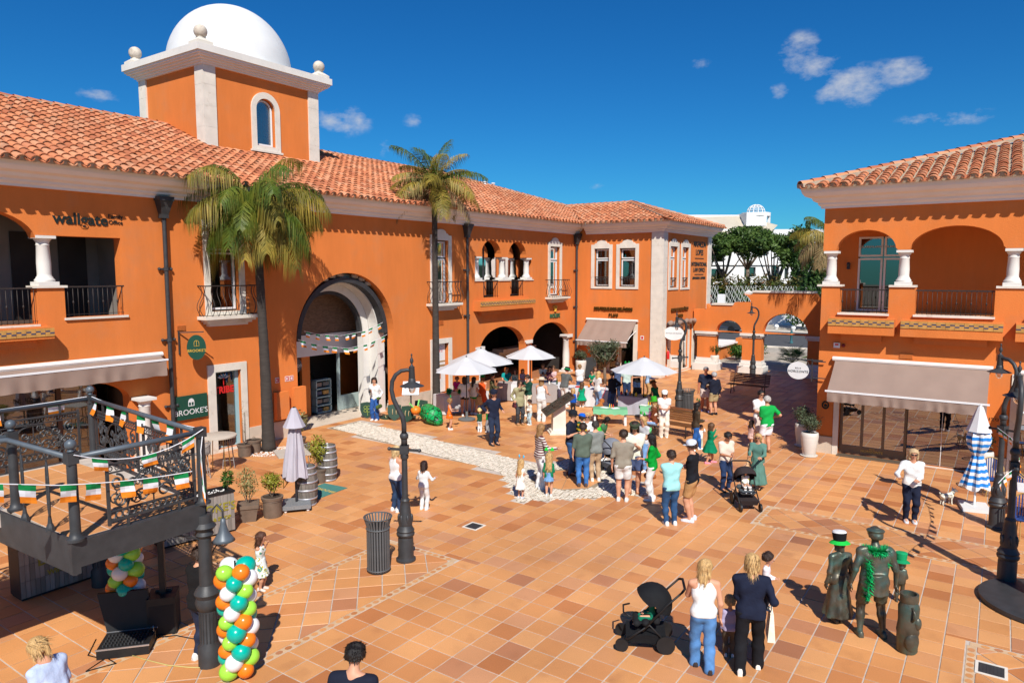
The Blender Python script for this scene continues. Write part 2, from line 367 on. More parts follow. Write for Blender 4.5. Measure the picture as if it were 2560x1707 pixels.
def gridtiles(x0,x1,y0,y1,ox,oy):
 i0,i1=math.floor((x0-ox)/TP),math.ceil((x1-ox)/TP);j0,j1=math.floor((y0-oy)/TP),math.ceil((y1-oy)/TP)
 for i in range(i0,i1):
  for j in range(j0,j1):
   a,b=ox+i*TP,oy+j*TP;g=.009
   cxx,cyy=a+TP/2,b+TP/2
   q=proj((cxx,cyy,0))
   if q[2]<4 or not(-900<q[0]<3460)or q[1]>2600:continue
   P=[(a+g,b+g),(a+TP-g,b+g),(a+TP-g,b+TP-g),(a+g,b+TP-g)]
   P=clip(clip(clip(clip(P,1,0,x1),-1,0,-x0),0,1,y1),0,-1,-y0)
   if len(P)<3:continue
   cut=False
   for(u0,u1,v0,v1)in DIAG:
    e=.16
    if u0-e<cxx+.3 and cxx-.3<u1+e and v0-e<cyy+.3 and cyy-.3<v1+e:
     for h in((1,0,u0-e),(-1,0,-(u1+e)),(0,1,v0-e),(0,-1,-(v1+e))):
      addtile(clip(P,*h))if h[1]==0 else addtile(clip(clip(clip(P,-1,0,-(u0-e)),1,0,u1+e),*h))
     cut=True;break
   if cut:continue
   if incob(cxx,cyy,.12):continue
   addtile(P)
gridtiles(-8,42.8,4.815,21.5,.08,4.815)
gridtiles(-8,42.8,-14,4.815,.37,.028)
for(u0,u1,v0,v1)in DIAG:
 s=TP;c,d=math.cos(PI/4),math.sin(PI/4)
 for i in range(-60,60):
  for j in range(-60,60):
   a,b=i*s,j*s;g=.009
   P=[(a+g,b+g),(a+s-g,b+g),(a+s-g,b+s-g),(a+g,b+s-g)]
   P=[(u0+x*c-y*d,v0+x*d+y*c)for x,y in P]
   if not(u0-.6<P[0][0]<u1+.6 and v0-.6<P[0][1]<v1+.6):continue
   P=clip(clip(clip(clip(P,1,0,u1),-1,0,-u0),0,1,v1),0,-1,-v0)
   q=proj((P[0][0],P[0][1],0))if P else(0,0,0)
   if q[2]>4 and-900<q[0]<3460:addtile(P)
for k in range(8):
 a0,a1=2*PI*k/8+PI/8,2*PI*(k+1)/8+PI/8
 addtile(shrink([(16.9,9.8),(16.9+.95*math.cos(a0),9.8+.95*math.sin(a0)),(16.9+.95*math.cos(a1),9.8+.95*math.sin(a1))],.014))
def tile_mesh(mb,poly,dz,ctr=None):
 cx=sum(p[0]for p in poly)/len(poly);cy=sum(p[1]for p in poly)/len(poly);n=len(poly)
 ox,oy=(cx,cy)if ctr else(0,0)
 top=[]
 for x,y in poly:
  d=math.hypot(x-cx,y-cy)or 1;k=max(0,(d-.006)/d);top.append((cx+(x-cx)*k-ox,cy+(y-cy)*k-oy,.010+dz))
 bot=[(x-ox,y-oy,.0035+dz*.3)for x,y in poly]
 mb.add(bot+top,[tuple(n+i for i in range(n))]+[(i,(i+1)%n,(i+1)%n+n,i+n)for i in range(n)])
 return(cx,cy,0)
def shown(poly):
 cx=sum(p[0]for p in poly)/len(poly);cy=sum(p[1]for p in poly)/len(poly);q=proj((cx,cy,0))
 if not(0<q[0]<2560 and q[1]<1707):return 0
 a=.5*abs(sum(poly[i][0]*poly[(i+1)%len(poly)][1]-poly[(i+1)%len(poly)][0]*poly[i][1]for i in range(len(poly))))
 return a/q[2]**3
tiles.sort(key=shown,reverse=True)
trnd=random.Random(3)
rest=MB();square=None
for i,p in enumerate(tiles):
 dz=trnd.uniform(-.0015,.0015)
 if i<300:
  full=len(p)==4 and abs(p[0][1]-p[1][1])<1e-6 and abs((p[1][0]-p[0][0])-(TP-.018))<1e-5 and abs((p[2][1]-p[1][1])-(TP-.018))<1e-5
  if full and square:
   o=square.copy();col.objects.link(o)
   o.location=(sum(q[0]for q in p)/4,sum(q[1]for q in p)/4,dz)
  else:
   mb=MB();c=tile_mesh(mb,p,0,ctr=True);o=mb.build('floor_tile',M_FTILE,floor);o.location=(c[0],c[1],dz)
   if full:square=o
 else:tile_mesh(rest,p,dz)
o=rest.build('floor_tiles',M_FTILE,floor);o['kind']='stuff'
M_STRIP=mat('cream_border_tile',(.62,.42,.25),.6,.1,5)
for(u0,u1,v0,v1)in DIAG:
 mb=MB();e=.145
 for a in(0,1):
  y=(v0-e+.012,v0-.012)if a==0 else(v1+.012,v1+e-.012)
  mb.box(max(u0,-6),u1,y[0],y[1],.001,.006,0)
  n=int((u1-max(u0,-6))/.17)
  for k in range(n):
   cx=max(u0,-6)+(k+.5)*.17
   q=proj((cx,y[0],0))
   if q[2]<6:continue
   mb.add([(cx+.062*math.cos(t),(y[0]+y[1])/2+.05*math.sin(t),.0095)for t in[2*PI*i/8 for i in range(8)]],[tuple(range(8))],1)
  x=(u0-e+.012,u0-.012)if a==0 else(u1+.012,u1+e-.012)
  mb.box(x[0],x[1],v0-.1,v1+.1,.001,.006,0)
  n=int((v1-v0)/.17)
  for k in range(n):
   cy=v0+(k+.5)*.17
   if proj((x[0],cy,0))[2]<6:continue
   mb.add([((x[0]+x[1])/2+.05*math.cos(t),cy+.062*math.sin(t),.0095)for t in[2*PI*i/8 for i in range(8)]],[tuple(range(8))],1)
 o=mb.build('border_strip',[M_STRIP,M_FTILE],floor);o['kind']='stuff'
mb=MB();cob=MB()
base=[(16.43,12.0),(17.87,12.0),(19.05,20.4),(17.55,20.4)]
mb.add([(x,y,.004)for x,y in base]+[(x,y,.0045)for x,y in COBQ],[(0,1,2,3),(4,5,6,7)])
crnd=random.Random(5);s=.105
for i in range(int(5.2/s)):
 for j in range(int(13.4/s)):
  x=14.3+i*s;y=7.2+j*s
  x+=.05*math.sin(y*4.2)+crnd.uniform(-.012,.012);y+=.05*math.sin(x*5.2)+crnd.uniform(-.012,.012)
  if not incob(x,y,-.03)or math.hypot(x-16.9,y-9.8)<1.0:continue
  h=s*.40;z=.014+crnd.uniform(-.004,.004);a=crnd.uniform(-.25,.25);ca,sa=math.cos(a)*h,math.sin(a)*h
  b=[(x-ca+sa,y-sa-ca),(x+ca+sa,y+sa-ca),(x+ca-sa,y+sa+ca),(x-ca-sa,y-sa+ca)]
  cob.add([(p[0],p[1],.004)for p in b]+[((p[0]-x)*.8+x,(p[1]-y)*.8+y,z)for p in b],[(4,5,6,7),(0,1,5,4),(1,2,6,5),(2,3,7,6),(3,0,4,7)])
path=struct(mb.build('cobbled_path',M_COBG))
o=cob.build('cobblestones',M_COB,path);o['kind']='stuff'
def drain(px,py,s):
 g=gp(px,py);t=thing('drain_grate','small square iron drain grate in the floor '+('near the bottom right corner' if px>2000 else 'between the bin and the cobbled square'),'drain',(g.x,g.y,.004))
 MB().prism([(-s,-s),(s,-s),(s,s),(-s,s)],.006,.016,holes=[[(-s*.8,-s*.8),(s*.8,-s*.8),(s*.8,s*.8),(-s*.8,s*.8)]]).build('frame',M_STONE,t)
 mb=MB();mb.box(-s*.8,s*.8,-s*.8,s*.8,.007,.0085,0)
 for k in range(7):mb.box(-s*.74,s*.74,-s*.72+k*s*.22,-s*.72+k*s*.22+s*.12,.0085,.014,0)
 mb.build('grille',M_IRON,t)
drain(1185,1316,.2);drain(2478,1676,.2)
# building parts shared by the blocks
def cornice(mb,fr,u0,u1,z0,ret0=False,ret1=False,prof=None):
 prof=prof or[(0,0),(.10,0),(.10,.06),(.18,.12),(.18,.17),(.30,.23),(.34,.31),(.50,.36),(.58,.46),(.62,.60),(0,.60)]
 vs=[];n=len(prof)
 for u,sg,ret in((u0,-1,ret0),(u1,1,ret1)):
  for d,z in prof:vs.append(fr.p(u+(sg*d if ret else 0),z0+z,d))
 mb.add(vs,[(i,(i+1)%n,(i+1)%n+n,i+n)for i in range(n)]+[tuple(range(n)),tuple(range(2*n-1,n-1,-1))])
def crest(u0,u1,z0,z1,h):
 c=(u0+u1)/2;w=(u1-u0)/2
 return[(u0,z0),(u1,z0),(u1,z1),(c+w*.72,z1),(c+w*.60,z1+h*.35)]+arc(c,z1+h*.35,w*.48,h*.75,0,180,10)+[(c-w*.60,z1+h*.35),(c-w*.72,z1),(u0,z1)]
def window(fr,bld,u0,u1,z0,z1,name='window',transom=.72,s=.20,top=.22,sill=True,panes=1,frame=M_FRAME,surround=True,dep=.22,inner=.14,cr=.18):
 hu0,hu1,hz0,hz1=u0+s,u1-s,z0+(.12 if sill else 0),z1-top
 if surround:
  mb=MB();fprism(mb,fr,crest(u0,u1,z0,z1,cr)if cr else rect(u0,u1,z0,z1),0.0,.05,[rect(hu0,hu1,hz0,hz1)],back=False)
  root=mb.build(name,M_STONE,bld)
 else:root=None
 mb=MB()
 fprism(mb,fr,rect(hu0,hu1,hz0,hz1),-dep,-dep+.05,[rect(hu0+.05,hu1-.05,hz0+.05,hz1-.05)],mi=0)
 zt=hz0+(hz1-hz0)*transom
 def casement(a,b,c,d):fprism(mb,fr,rect(a,b,c,d),-dep+.01,-dep+.075,[rect(a+.06,b-.06,c+.06,d-.06)],mi=1)
 casement(hu0+.05,hu1-.05,hz0+.05,zt-.03);casement(hu0+.05,hu1-.05,zt+.03,hz1-.05)
 fbox(mb,fr,hu0,hu1,zt-.03,zt+.03,-dep,-dep+.05,0)
 if root is None:root=mb.build(name,[M_GREENF,frame],bld)
 else:mb.build('frame',[M_GREENF,frame],root)
 g=MB();fbox(g,fr,hu0+.08,hu1-.08,hz0+.08,zt-.06,-dep+.03,-dep+.04);fbox(g,fr,hu0+.08,hu1-.08,zt+.06,hz1-.08,-dep+.03,-dep+.04)
 g.build('pane',M_GLASS,root)
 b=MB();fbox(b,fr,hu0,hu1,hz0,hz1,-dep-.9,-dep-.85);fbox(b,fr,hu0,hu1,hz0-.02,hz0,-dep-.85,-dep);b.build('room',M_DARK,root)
 cur=MB();w=(hu1-hu0)
 fbox(cur,fr,hu0+w*.30,hu1-w*.22,hz0+.1,zt-.5,-dep-.30,-dep-.29);cur.build('blind',M_INT,root)
 return rect(hu0,hu1,hz0,hz1)
def curl_balcony(fr,bld,u0,u1,z0,h,d=.42):
 mb=MB()
 fprism(mb,fr,rect(u0-.06,u1+.06,z0-.10,z0-.001),0.0,d+.04,back=False)
 for k,(ins,dd)in enumerate(((.06,.30),(.14,.20),(.24,.12))):fprism(mb,fr,rect(u0+ins,u1-ins,z0-.10-.075*(k+1),z0-.10-.075*k),0.0,dd+.06,back=False)
 slab=mb.build('balcony',M_STONE,bld)
 def belly(p,out,t):
  b=.34*math.sin(PI*min(1,(t*1.35)))*max(0,1-t*.9)**.7 if t<.74 else .0
  return p+out*(.13*math.sin(PI*min(1,t/.62))if t<.62 else-.05*math.sin(PI*(t-.62)/.38))+Vector((0,0,h*t))
 n=9
 for k in range(n+1):
  u=u0+(u1-u0)*k/n;path=[belly(fr.p(u,z0,d),fr.N,t/10)for t in range(11)]
  MB().tube(path,.0105,5,mi=0).build('baluster',M_BROWNRAIL,slab,True)
 for u,sg in((u0,-1),(u1,1)):
  for q in(.13,.27):
   MB().tube([belly(fr.p(u,z0,q),fr.U*sg,t/10)for t in range(11)],.0105,5).build('baluster',M_BROWNRAIL,slab,True)
 mb=MB();mb.tube([fr.p(u0,z0+h,0),fr.p(u0,z0+h,d),fr.p(u1,z0+h,d),fr.p(u1,z0+h,0)],.022,6)
 mb.tube([fr.p(u0,z0+.03,0),fr.p(u0,z0+.03,d),fr.p(u1,z0+.03,d),fr.p(u1,z0+.03,0)],.010,5)
 mb.build('handrail',M_BROWNRAIL,slab)
def railing(fr,bld,u0,u1,z0,z1,d,step=.125,knots=True):
 mb=MB();mb.bar(fr.p(u0,z1,d),fr.p(u1,z1,d),.045,.04);mb.bar(fr.p(u0,z0+.06,d),fr.p(u1,z0+.06,d),.02,.012)
 o=mb.build('railing',M_BROWNRAIL,bld);n=max(1,round((u1-u0)/step))
 for k in range(n):
  u=u0+(u1-u0)*(k+.5)/n;m2=MB();m2.tube([fr.p(u,z0,d),fr.p(u,z1,d)],.0085,5)
  if knots and k%3==1:p=fr.p(u,z0+(z1-z0)*.48,d);m2.ell(p,.024,.024,.05,6,4)
  m2.build('baluster',M_BROWNRAIL,o,True)
def column(fr,bld,u,d,z0,z1,r=.15,plinth=.2,cap=True):
 H=z1-z0;mb=MB()
 prof=[(r*1.42,.10),(r*1.45,.15),(r*1.22,.19),(r*1.18,.22),(r*1.02,.25),(r,.30),(r*1.02,H*.45),(r*.90,H-.26),(r*.98,H-.24),(r*.9,H-.22),(r*.92,H-.17),(r*1.2,H-.10),(r*1.32,H-.075)]
 lathe_f(mb,fr,u,d,prof,20,z0)
 o=mb.build('column',M_WHITE,bld,True,auto=40)
 m2=MB();fbox(m2,fr,u-r*1.5,u+r*1.5,z0,z0+.10,d-r*1.5,d+r*1.5);m2.build('base',M_WHITE,o)
 m2=MB();fbox(m2,fr,u-r*1.42,u+r*1.42,z1-.075,z1-.002,d-r*1.42,d+r*1.42);m2.build('capital',M_WHITE,o)
def downpipe(fr,bld,u,z0,z1):
 mb=MB();d=.13
 mb.tube([fr.p(u,z0,d),fr.p(u,z1-.55,d)],.062,10)
 o=mb.build('downpipe',M_IRON,bld,True,auto=40)
 m2=MB()
 for k,(a,b,w)in enumerate(((z1-.62,z1-.5,.10),(z1-.5,z1-.12,.20),(z1-.12,z1,.22))):
  w0=.10 if k==1 else w
  m2.hexa([fr.p(u-w0,a,.02),fr.p(u+w0,a,.02),fr.p(u+w0,a,d+w0),fr.p(u-w0,a,d+w0),fr.p(u-w,b,.02),fr.p(u+w,b,.02),fr.p(u+w,b,d+w),fr.p(u-w,b,d+w)])
 m2.build('rain_head',M_IRON,o)
 for z in(z1-2.1,z1-4.2,z1-6.2):
  if z<z0+.2:continue
  m3=MB();m3.tube([fr.p(u,z-.05,d),fr.p(u,z+.05,d)],.082,10);m3.bar(fr.p(u-.17,z,.05),fr.p(u+.17,z,.05),.05,.05)
  for s in(-1,1):m3.ell(fr.p(u+s*.18,z,.07),.05,.05,.05,8,6)
  m3.build('bracket',M_IRON,o)
def tile_ledge(fr,bld,u0,u1,z0,z1,d):
 mb=MB();fprism(mb,fr,rect(u0,u1,z0,z1),0.0,d,back=False)
 fprism(mb,fr,rect(u0+.35,u1-.35,z0-.22,z0),0.0,d*.55,back=False)
 o=mb.build('ledge',M_ORANGE,bld)
 zt0,zt1=z1-.24,z1-.03;n=max(1,round((u1-u0)/.22))
 for k in range(n):
  a,b=u0+(u1-u0)*k/n+.003,u0+(u1-u0)*(k+1)/n-.003
  m2=MB();fbox(m2,fr,a,b,zt0,zt1,d+.002,d+.022,0);w=b-a;zm=(zt0+zt1)/2
  up=.025
  fbox(m2,fr,a,a+w*.5,zm-.015+up,zm+.02+up,d+.022,d+.026,1);fbox(m2,fr,a+w*.5,b,zm-.015-up,zm+.02-up,d+.022,d+.026,1)
  m2.build('glazed_tile',[M_TILEBAND,M_BLUEB],o)
def awning(fr,label,u0,u1,zt,proj_,zf,val=.27,seed=0,cat='awning',arms=True):
 t=thing('awning',label,cat,fr.p((u0+u1)/2,0,0),world=True)
 mb=MB();n=24;k=8;rr=random.Random(seed);vs=[]
 for j in range(k+1):
  f=j/k
  for i in range(n+1):
   vs.append(fr.p(u0+(u1-u0)*i/n,zt+(zf-zt)*f-.05*math.sin(PI*f)*(.6+.4*math.sin(i*1.3)),.08+(proj_-.08)*f))
 fs=[(j*(n+1)+i,j*(n+1)+i+1,(j+1)*(n+1)+i+1,(j+1)*(n+1)+i)for j in range(k)for i in range(n)]
 mb.add(vs,fs);mb.build('canvas',M_AWN,t,True)
 mb=MB();n=90;vs=[]
 for j in range(6):
  f=j/5
  for i in range(n+1):vs.append(fr.p(u0+(u1-u0)*i/n,zf-.03-val*f+(.008*math.sin(i*.9)if j==5 else 0),proj_+.012+f*.03*math.sin(i*.8+1.7*math.sin(i*.23+seed))+rr.uniform(-.006,.006)))
 fs=[(j*(n+1)+i,j*(n+1)+i+1,(j+1)*(n+1)+i+1,(j+1)*(n+1)+i)for j in range(5)for i in range(n)]
 mb.add(vs,fs);mb.build('valance',M_AWN,t,True)
 mb=MB();mb.bar(fr.p(u0-.06,zf-.01,proj_),fr.p(u1+.06,zf-.01,proj_),.05,.05);mb.build('front_bar',M_FRAME,t)
 mb=MB();mb.tube([fr.p(u0-.08,zt+.02,.09),fr.p(u1+.08,zt+.02,.09)],.07,8);mb.build('roller',M_CORN,t)
 if arms:
  for u in(u0+.05,u1-.05):
   mb=MB();mb.tube([fr.p(u,zt-.55,.03),fr.p(u,(zt+zf)/2-.25,proj_*.55),fr.p(u,zf-.03,proj_-.03)],.022,6);mb.build('arm',M_FRAME,t)
 return t
 # barrel tiled roofs
RT,RC=.325,.36
def barrel(n=6,r=.135,L=.42,lift=.03,th=.022):
 vs=[];fs=[]
 for j in range(2):
  k=1-.16*j;y=j*L;z0=lift*(1-j)
  for i in range(n+1):a=PI*i/n;vs.append((r*k*math.cos(a),y,z0+r*k*.80*math.sin(a)))
 for i in range(n+1):a=PI*i/n;vs.append(((r-th)*math.cos(a),0,lift+(r-th)*.80*math.sin(a)))
 m=n+1
 fs+=[(i,i+1,m+i+1,m+i)for i in range(n)]+[(2*m+i,2*m+i+1,i+1,i)for i in range(n)]
 return vs,fs
def roof_plane(bld,P0,across,up,ncol,nrow,keep,name='roof',parts=300,base=None,eave=True):
 nrm=across.cross(up).normalized()
 if nrm.z<0:nrm=-nrm
 root=base
 vs,fs=barrel();M0=Matrix(((across.x,up.x,nrm.x),(across.y,up.y,nrm.y),(across.z,up.z,nrm.z)))
 spots=[]
 for i in range(ncol):
  for j in range(nrow):
   a=(i+.5)*RT;b=j*RC
   if keep(a,b+.15):spots.append((P0+across*a+up*b,j))
 def size(s):
  q=proj(s[0]);return 1/q[2]if(0<q[0]<2560 and 0<q[1]<1707)else 0
 spots.sort(key=size,reverse=True)
 me=bpy.data.meshes.new('roof_tile');me.from_pydata([tuple(M0@Vector(v))for v in vs],[],fs);me.materials.append(M_RTILE)
 me.polygons.foreach_set('use_smooth',[True]*len(me.polygons));me.set_sharp_from_angle(angle=R(50))
 rest=MB();rr=random.Random(len(spots))
 for k,(p,j)in enumerate(spots):
  p=p+nrm*rr.uniform(.0,.012)+across*rr.uniform(-.012,.012)+up*rr.uniform(-.02,.02)
  if k<parts:
   o=link('roof_tile',me,root);o.location=Vector(o.location)+p
   o.location=p if root.get('_sub')else o.location
  else:rest.add([p+M0@Vector(v)for v in vs],fs)
 if rest.v:
  o=rest.build('roof_tiles',M_RTILE,root,True,auto=50);o['kind']='stuff'
 if eave:
  pan=MB();n=6
  for i in range(ncol+1):
   a=i*RT
   if not keep(min(max(a,.2),ncol*RT-.2),.1):continue
   c=P0+across*a+up*-.05+nrm*.0
   vs2=[]
   for y in(0,.62):
    for q in range(n+1):t=PI+PI*q/n;vs2.append(c+across*(.115*math.cos(t))+up*y+nrm*(.085*math.sin(t)+.075))
   for q in range(n+1):t=PI+PI*q/n;vs2.append(c+across*(.095*math.cos(t))+nrm*(.067*math.sin(t)+.075))
   m=n+1
   pan.add(vs2,[(q,q+1,m+q+1,m+q)for q in range(n)]+[(2*m+q,2*m+q+1,q+1,q)for q in range(n)])
   if i<ncol:
    c2=P0+across*(a+RT/2)+up*.03
    pan.add([c2+across*(.112*math.cos(PI*q/n))+nrm*(.03+.09*math.sin(PI*q/n))for q in range(n+1)]+[c2+nrm*-.03+across*.11,c2+nrm*-.03-across*.11],[tuple(range(n+1)),(0,n,n+2,n+1)],1)
  o=pan.build('eave_tiles',[M_RTILE,M_MORTAR],root,True,auto=50);o['kind']='stuff'
def ridge_tiles(root,a,b,name='ridge_tile',r=.15):
 a=Vector(a);b=Vector(b);d=b-a;L=d.length;d.normalize();n=max(1,int(L/.40));s=d.cross(Vector((0,0,1))).normalized();u=s.cross(d).normalized()
 rest=MB();big=MB()
 mortar=MB();mortar.bar(a-u*.02,b-u*.02,.34,.12);mortar.build('ridge_mortar',M_MORTAR,root)
 for k in range(n):
  p=a+d*(L*k/n);m=MB();vs=[]
  for j in range(2):
   for i in range(7):t=PI*i/6;w=r*(1-.14*j);vs.append(p+d*(L/n*1.12*j)+s*(w*math.cos(t))+u*(w*.8*math.sin(t)+.02*(1-j)))
  q=proj(p)
  m.add(vs,[(i,i+1,8+i,7+i)for i in range(6)])
  if q[2]<60 and-100<q[0]<2700:m.build(name,M_RTILE,root,True)
  else:rest.add(m.v,m.f)
 if rest.v:rest.build('ridge_tiles',M_RTILE,root,True)['kind']='stuff'
 # block A: long orange building on the left
FA=Frame((0,20.5,0),(1,0,0),(0,-1,0))
A=thing('orange_building','long two storey orange building with tiled roof and white domed tower','building',(18,20.5,0),world=True)
holesA=[]
logg=[(5.35,4.45),(8.15,4.45),(8.15,5.38),(8.80,5.38),(8.80,4.58),(10.33,4.58),(10.33,6.74),(8.19,6.74)]+arc(6.75,6.60,1.44,.78,5,175,16)+[(5.31,6.6)]
holesA.append(logg)
win_holes=[window(FA,A,12.82,14.25,4.43,7.40,cr=.24),window(FA,A,23.46,24.89,4.28,7.40,cr=.24),window(FA,A,33.16,34.60,4.36,7.40,cr=.24)]
holesA+=win_holes
curl_balcony(FA,A,12.60,14.45,4.42,.94);curl_balcony(FA,A,23.25,25.1,4.42,.94);curl_balcony(FA,A,32.95,34.8,4.42,.94)
holesA.append(rect(13.05,13.98,.10,2.62))
bigarch=[(16.27,0.001),(21.17,0.001),(21.17,3.31)]+arc(18.72,3.31,2.45,2.45,3,177,32)+[(16.27,3.31)]
holesA.append(bigarch)
holesA.append(rect(23.62,24.64,.35,2.62))
twin=[(26.65,5.35),(27.30,5.35),(27.30,4.55),(28.62,4.55),(28.62,5.35),(29.55,5.35),(29.55,4.55),(30.87,4.55),(30.87,5.35),(31.62,5.35),(31.62,6.52),(31.05,6.52)]+arc(30.22,6.62,.80,.70,-8,188,14)+[(29.40,6.52),(28.80,6.52)]+arc(27.96,6.62,.80,.70,-8,188,14)+[(27.12,6.52),(26.65,6.52)]
holesA.append(twin)
gar=lambda c,w,zs,zt:[(c-w,.001),(c+w,.001),(c+w,zs)]+arc(c,zs,w,zt-zs,4,176,20)+[(c-w,zs)]
holesA.append(gar(28.95,1.95,1.95,3.08));holesA.append(gar(33.55,1.95,1.95,3.02))
gl=[(4.4,.001),(10.35,.001),(10.35,2.2)]+arc(8.9,2.2,1.45,.58,5,90,12)+[(4.4,2.78)]
holesA.append(gl)
mb=MB();fprism(mb,FA,rect(2.0,36.4,0,8.3),-.38,0.0,holesA,back=False)
wallA=mb.build('wall',M_ORANGE,A)
column(FA,A,10.62,.28,.02,2.2,.17)
mb=MB();fbox(mb,FA,4.5,10.3,.1,2.7,-1.2,-1.15);sg_=mb.build('shop_window',M_GLASS,A);letters('lettering','N. 12',.2,FA.p(8.1,2.32,-1.1),(1,0,0),(0,-1,0),M_TEXT,sg_,.004)
for u in(5.2,6.6,7.3,8.9):mb=MB();fbox(mb,FA,u,u+.12,.02,2.7,-1.3,-1.1);mb.build('shop_mullion',M_INTB,A)
mb=MB();fbox(mb,FA,7.45,8.85,.1,2.6,-1.5,-1.45);mb.build('pale_panel',M_CORN,A)
for a,b in((10.4,12.76),(14.22,16.25),(21.19,23.38),(24.9,26.98)):
 mb=MB();fbox(mb,FA,a,b,0,.62,.002,.05);mb.build('plinth',M_PLINTH,A)
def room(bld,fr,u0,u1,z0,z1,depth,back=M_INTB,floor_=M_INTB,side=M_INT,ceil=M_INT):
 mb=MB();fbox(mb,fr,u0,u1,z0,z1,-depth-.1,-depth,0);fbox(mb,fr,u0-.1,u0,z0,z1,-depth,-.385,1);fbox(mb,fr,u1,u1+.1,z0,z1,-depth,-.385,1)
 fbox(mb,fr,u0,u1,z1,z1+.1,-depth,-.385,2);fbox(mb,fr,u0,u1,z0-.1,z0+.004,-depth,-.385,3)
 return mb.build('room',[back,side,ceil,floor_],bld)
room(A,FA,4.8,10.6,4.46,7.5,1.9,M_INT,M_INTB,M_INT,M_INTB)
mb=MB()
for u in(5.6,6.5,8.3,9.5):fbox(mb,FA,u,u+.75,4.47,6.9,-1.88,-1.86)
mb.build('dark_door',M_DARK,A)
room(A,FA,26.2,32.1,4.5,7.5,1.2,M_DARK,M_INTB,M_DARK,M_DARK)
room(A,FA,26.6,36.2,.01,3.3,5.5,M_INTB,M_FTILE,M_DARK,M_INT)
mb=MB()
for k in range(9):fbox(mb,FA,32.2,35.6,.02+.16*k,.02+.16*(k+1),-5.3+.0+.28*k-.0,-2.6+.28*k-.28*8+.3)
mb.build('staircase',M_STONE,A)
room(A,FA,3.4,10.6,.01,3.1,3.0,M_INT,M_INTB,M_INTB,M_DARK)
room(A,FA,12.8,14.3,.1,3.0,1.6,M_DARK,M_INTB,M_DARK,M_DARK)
column(FA,A,8.42,-.19,5.44,6.735,.165);mb=MB();fbox(mb,FA,8.06,8.86,5.381,5.44,-.42,.06);mb.build('coping',M_STONE,A)
mb=MB();fbox(mb,FA,8.76,10.42,4.52,4.579,-.36,.06);fbox(mb,FA,5.0,8.16,4.40,4.449,-.36,.06);mb.build('sill',M_STONE,A)
railing(FA,A,5.4,8.15,4.47,5.38,-.06);railing(FA,A,8.82,10.36,4.60,5.40,-.02)
tile_ledge(FA,A,4.2,8.32,4.09,4.395,.42)
t=thing('wall_lantern','glass lantern hanging in the upper left loggia arch','lantern',FA.p(7.35,6.55,-.9),world=True)
mb=MB();p=FA.p(7.35,6.45,-.9);mb.lathe([(.10,0),(.15,.34),(.10,.38),(.03,.48),(.01,.55)],6,p);mb.build('cage',M_IRON,t);mb=MB();mb.lathe([(.085,.02),(.13,.32)],6,p);mb.build('glass',M_STONE,t)
for u in(26.95,29.09,31.30):column(FA,A,u,-.19,5.41,6.515,.15)
mb=MB()
for a,b in((26.6,27.34),(28.58,29.59),(30.83,31.68)):fbox(mb,FA,a,b,5.351,5.405,-.4,.05)
mb.build('coping',M_STONE,A)
railing(FA,A,27.32,28.6,4.57,5.36,-.06,knots=False);railing(FA,A,29.57,30.85,4.57,5.36,-.06,knots=False)
tile_ledge(FA,A,26.5,31.25,3.95,4.42,.42)
mb=MB();fprism(mb,FA,rect(26.3,32.0,4.55,7.4),-.62,-.58,[rect(26.4,28.05,4.65,7.3),rect(28.15,29.85,4.65,7.3),rect(29.95,31.9,4.65,7.3)]);w_=mb.build('glazing_frame',M_IRON,A)
mb=MB();fbox(mb,FA,26.35,31.95,4.6,7.35,-.61,-.60);mb.build('pane',glassmat('dim_glass',(.3,.32,.32),.03,.1),w_)
for u in(27.0,31.25,35.52):
 column(FA,A,u,-.19,0.02,2.12,.20)
 mb=MB();fbox(mb,FA,u-.34,u+.34,2.12,2.22,-.42,.06);mb.build('impost',M_WHITE,A)
def ring(mb,fr,c,zs,r0,r1,d0,d1,a0=0,a1=180,n=32,mi=None):
 fprism(mb,fr,arc(c,zs,r1,r1,a0,a1,n)+arc(c,zs,r0,r0,a1,a0,n),d0,d1,mi=mi)
ar=MB();ring(ar,FA,18.72,3.31,2.06,2.449,-1.05,-.55);fbox(ar,FA,16.272,16.66,0,3.31,-1.05,-.55);fbox(ar,FA,20.78,21.168,0,3.31,-1.05,-.55)
arch=ar.build('arched_entrance',M_WHITE,A)
mb=MB();ring(mb,FA,18.72,3.31,2.10,2.28,-.545,-.18);mb.build('folded_canopy',M_IRON,arch)
mb=MB();ring(mb,FA,18.72,3.31,1.75,2.06,-1.4,-1.06);fbox(mb,FA,16.5,16.97,0,3.31,-1.4,-1.06);fbox(mb,FA,20.47,20.9,0,3.31,-1.4,-1.06);mb.build('vault',M_WHITE,arch)
mb=MB();ring(mb,FA,18.72,3.31,1.62,1.78,-1.3,-1.1);mb.build('inner_canopy',M_IRON,arch)
M_BRICK=bpy.data.materials.new('brick_wall');M_BRICK.use_nodes=True
_n,_l=M_BRICK.node_tree.nodes,M_BRICK.node_tree.links;_b=_n.new('ShaderNodeTexBrick');_b.inputs['Scale'].default_value=4.5;_b.inputs['Color1'].default_value=(.26,.14,.08,1);_b.inputs['Color2'].default_value=(.17,.09,.05,1);_b.inputs['Mortar'].default_value=(.16,.13,.1,1)
_m=_n.new('ShaderNodeMapping');_m.inputs['Rotation'].default_value=(PI/2,0,0);_c=_n.new('ShaderNodeTexCoord');_l.new(_c.outputs['Object'],_m.inputs[0]);_l.new(_m.outputs[0],_b.inputs[0]);_l.new(_b.outputs[0],_n['Principled BSDF'].inputs['Base Color']);_n['Principled BSDF'].inputs['Roughness'].default_value=.9
mb=MB();fprism(mb,FA,rect(16.6,23.2,3.3,6.0),-2.3,-2.15);mb.build('brick_tympanum',M_BRICK,arch)
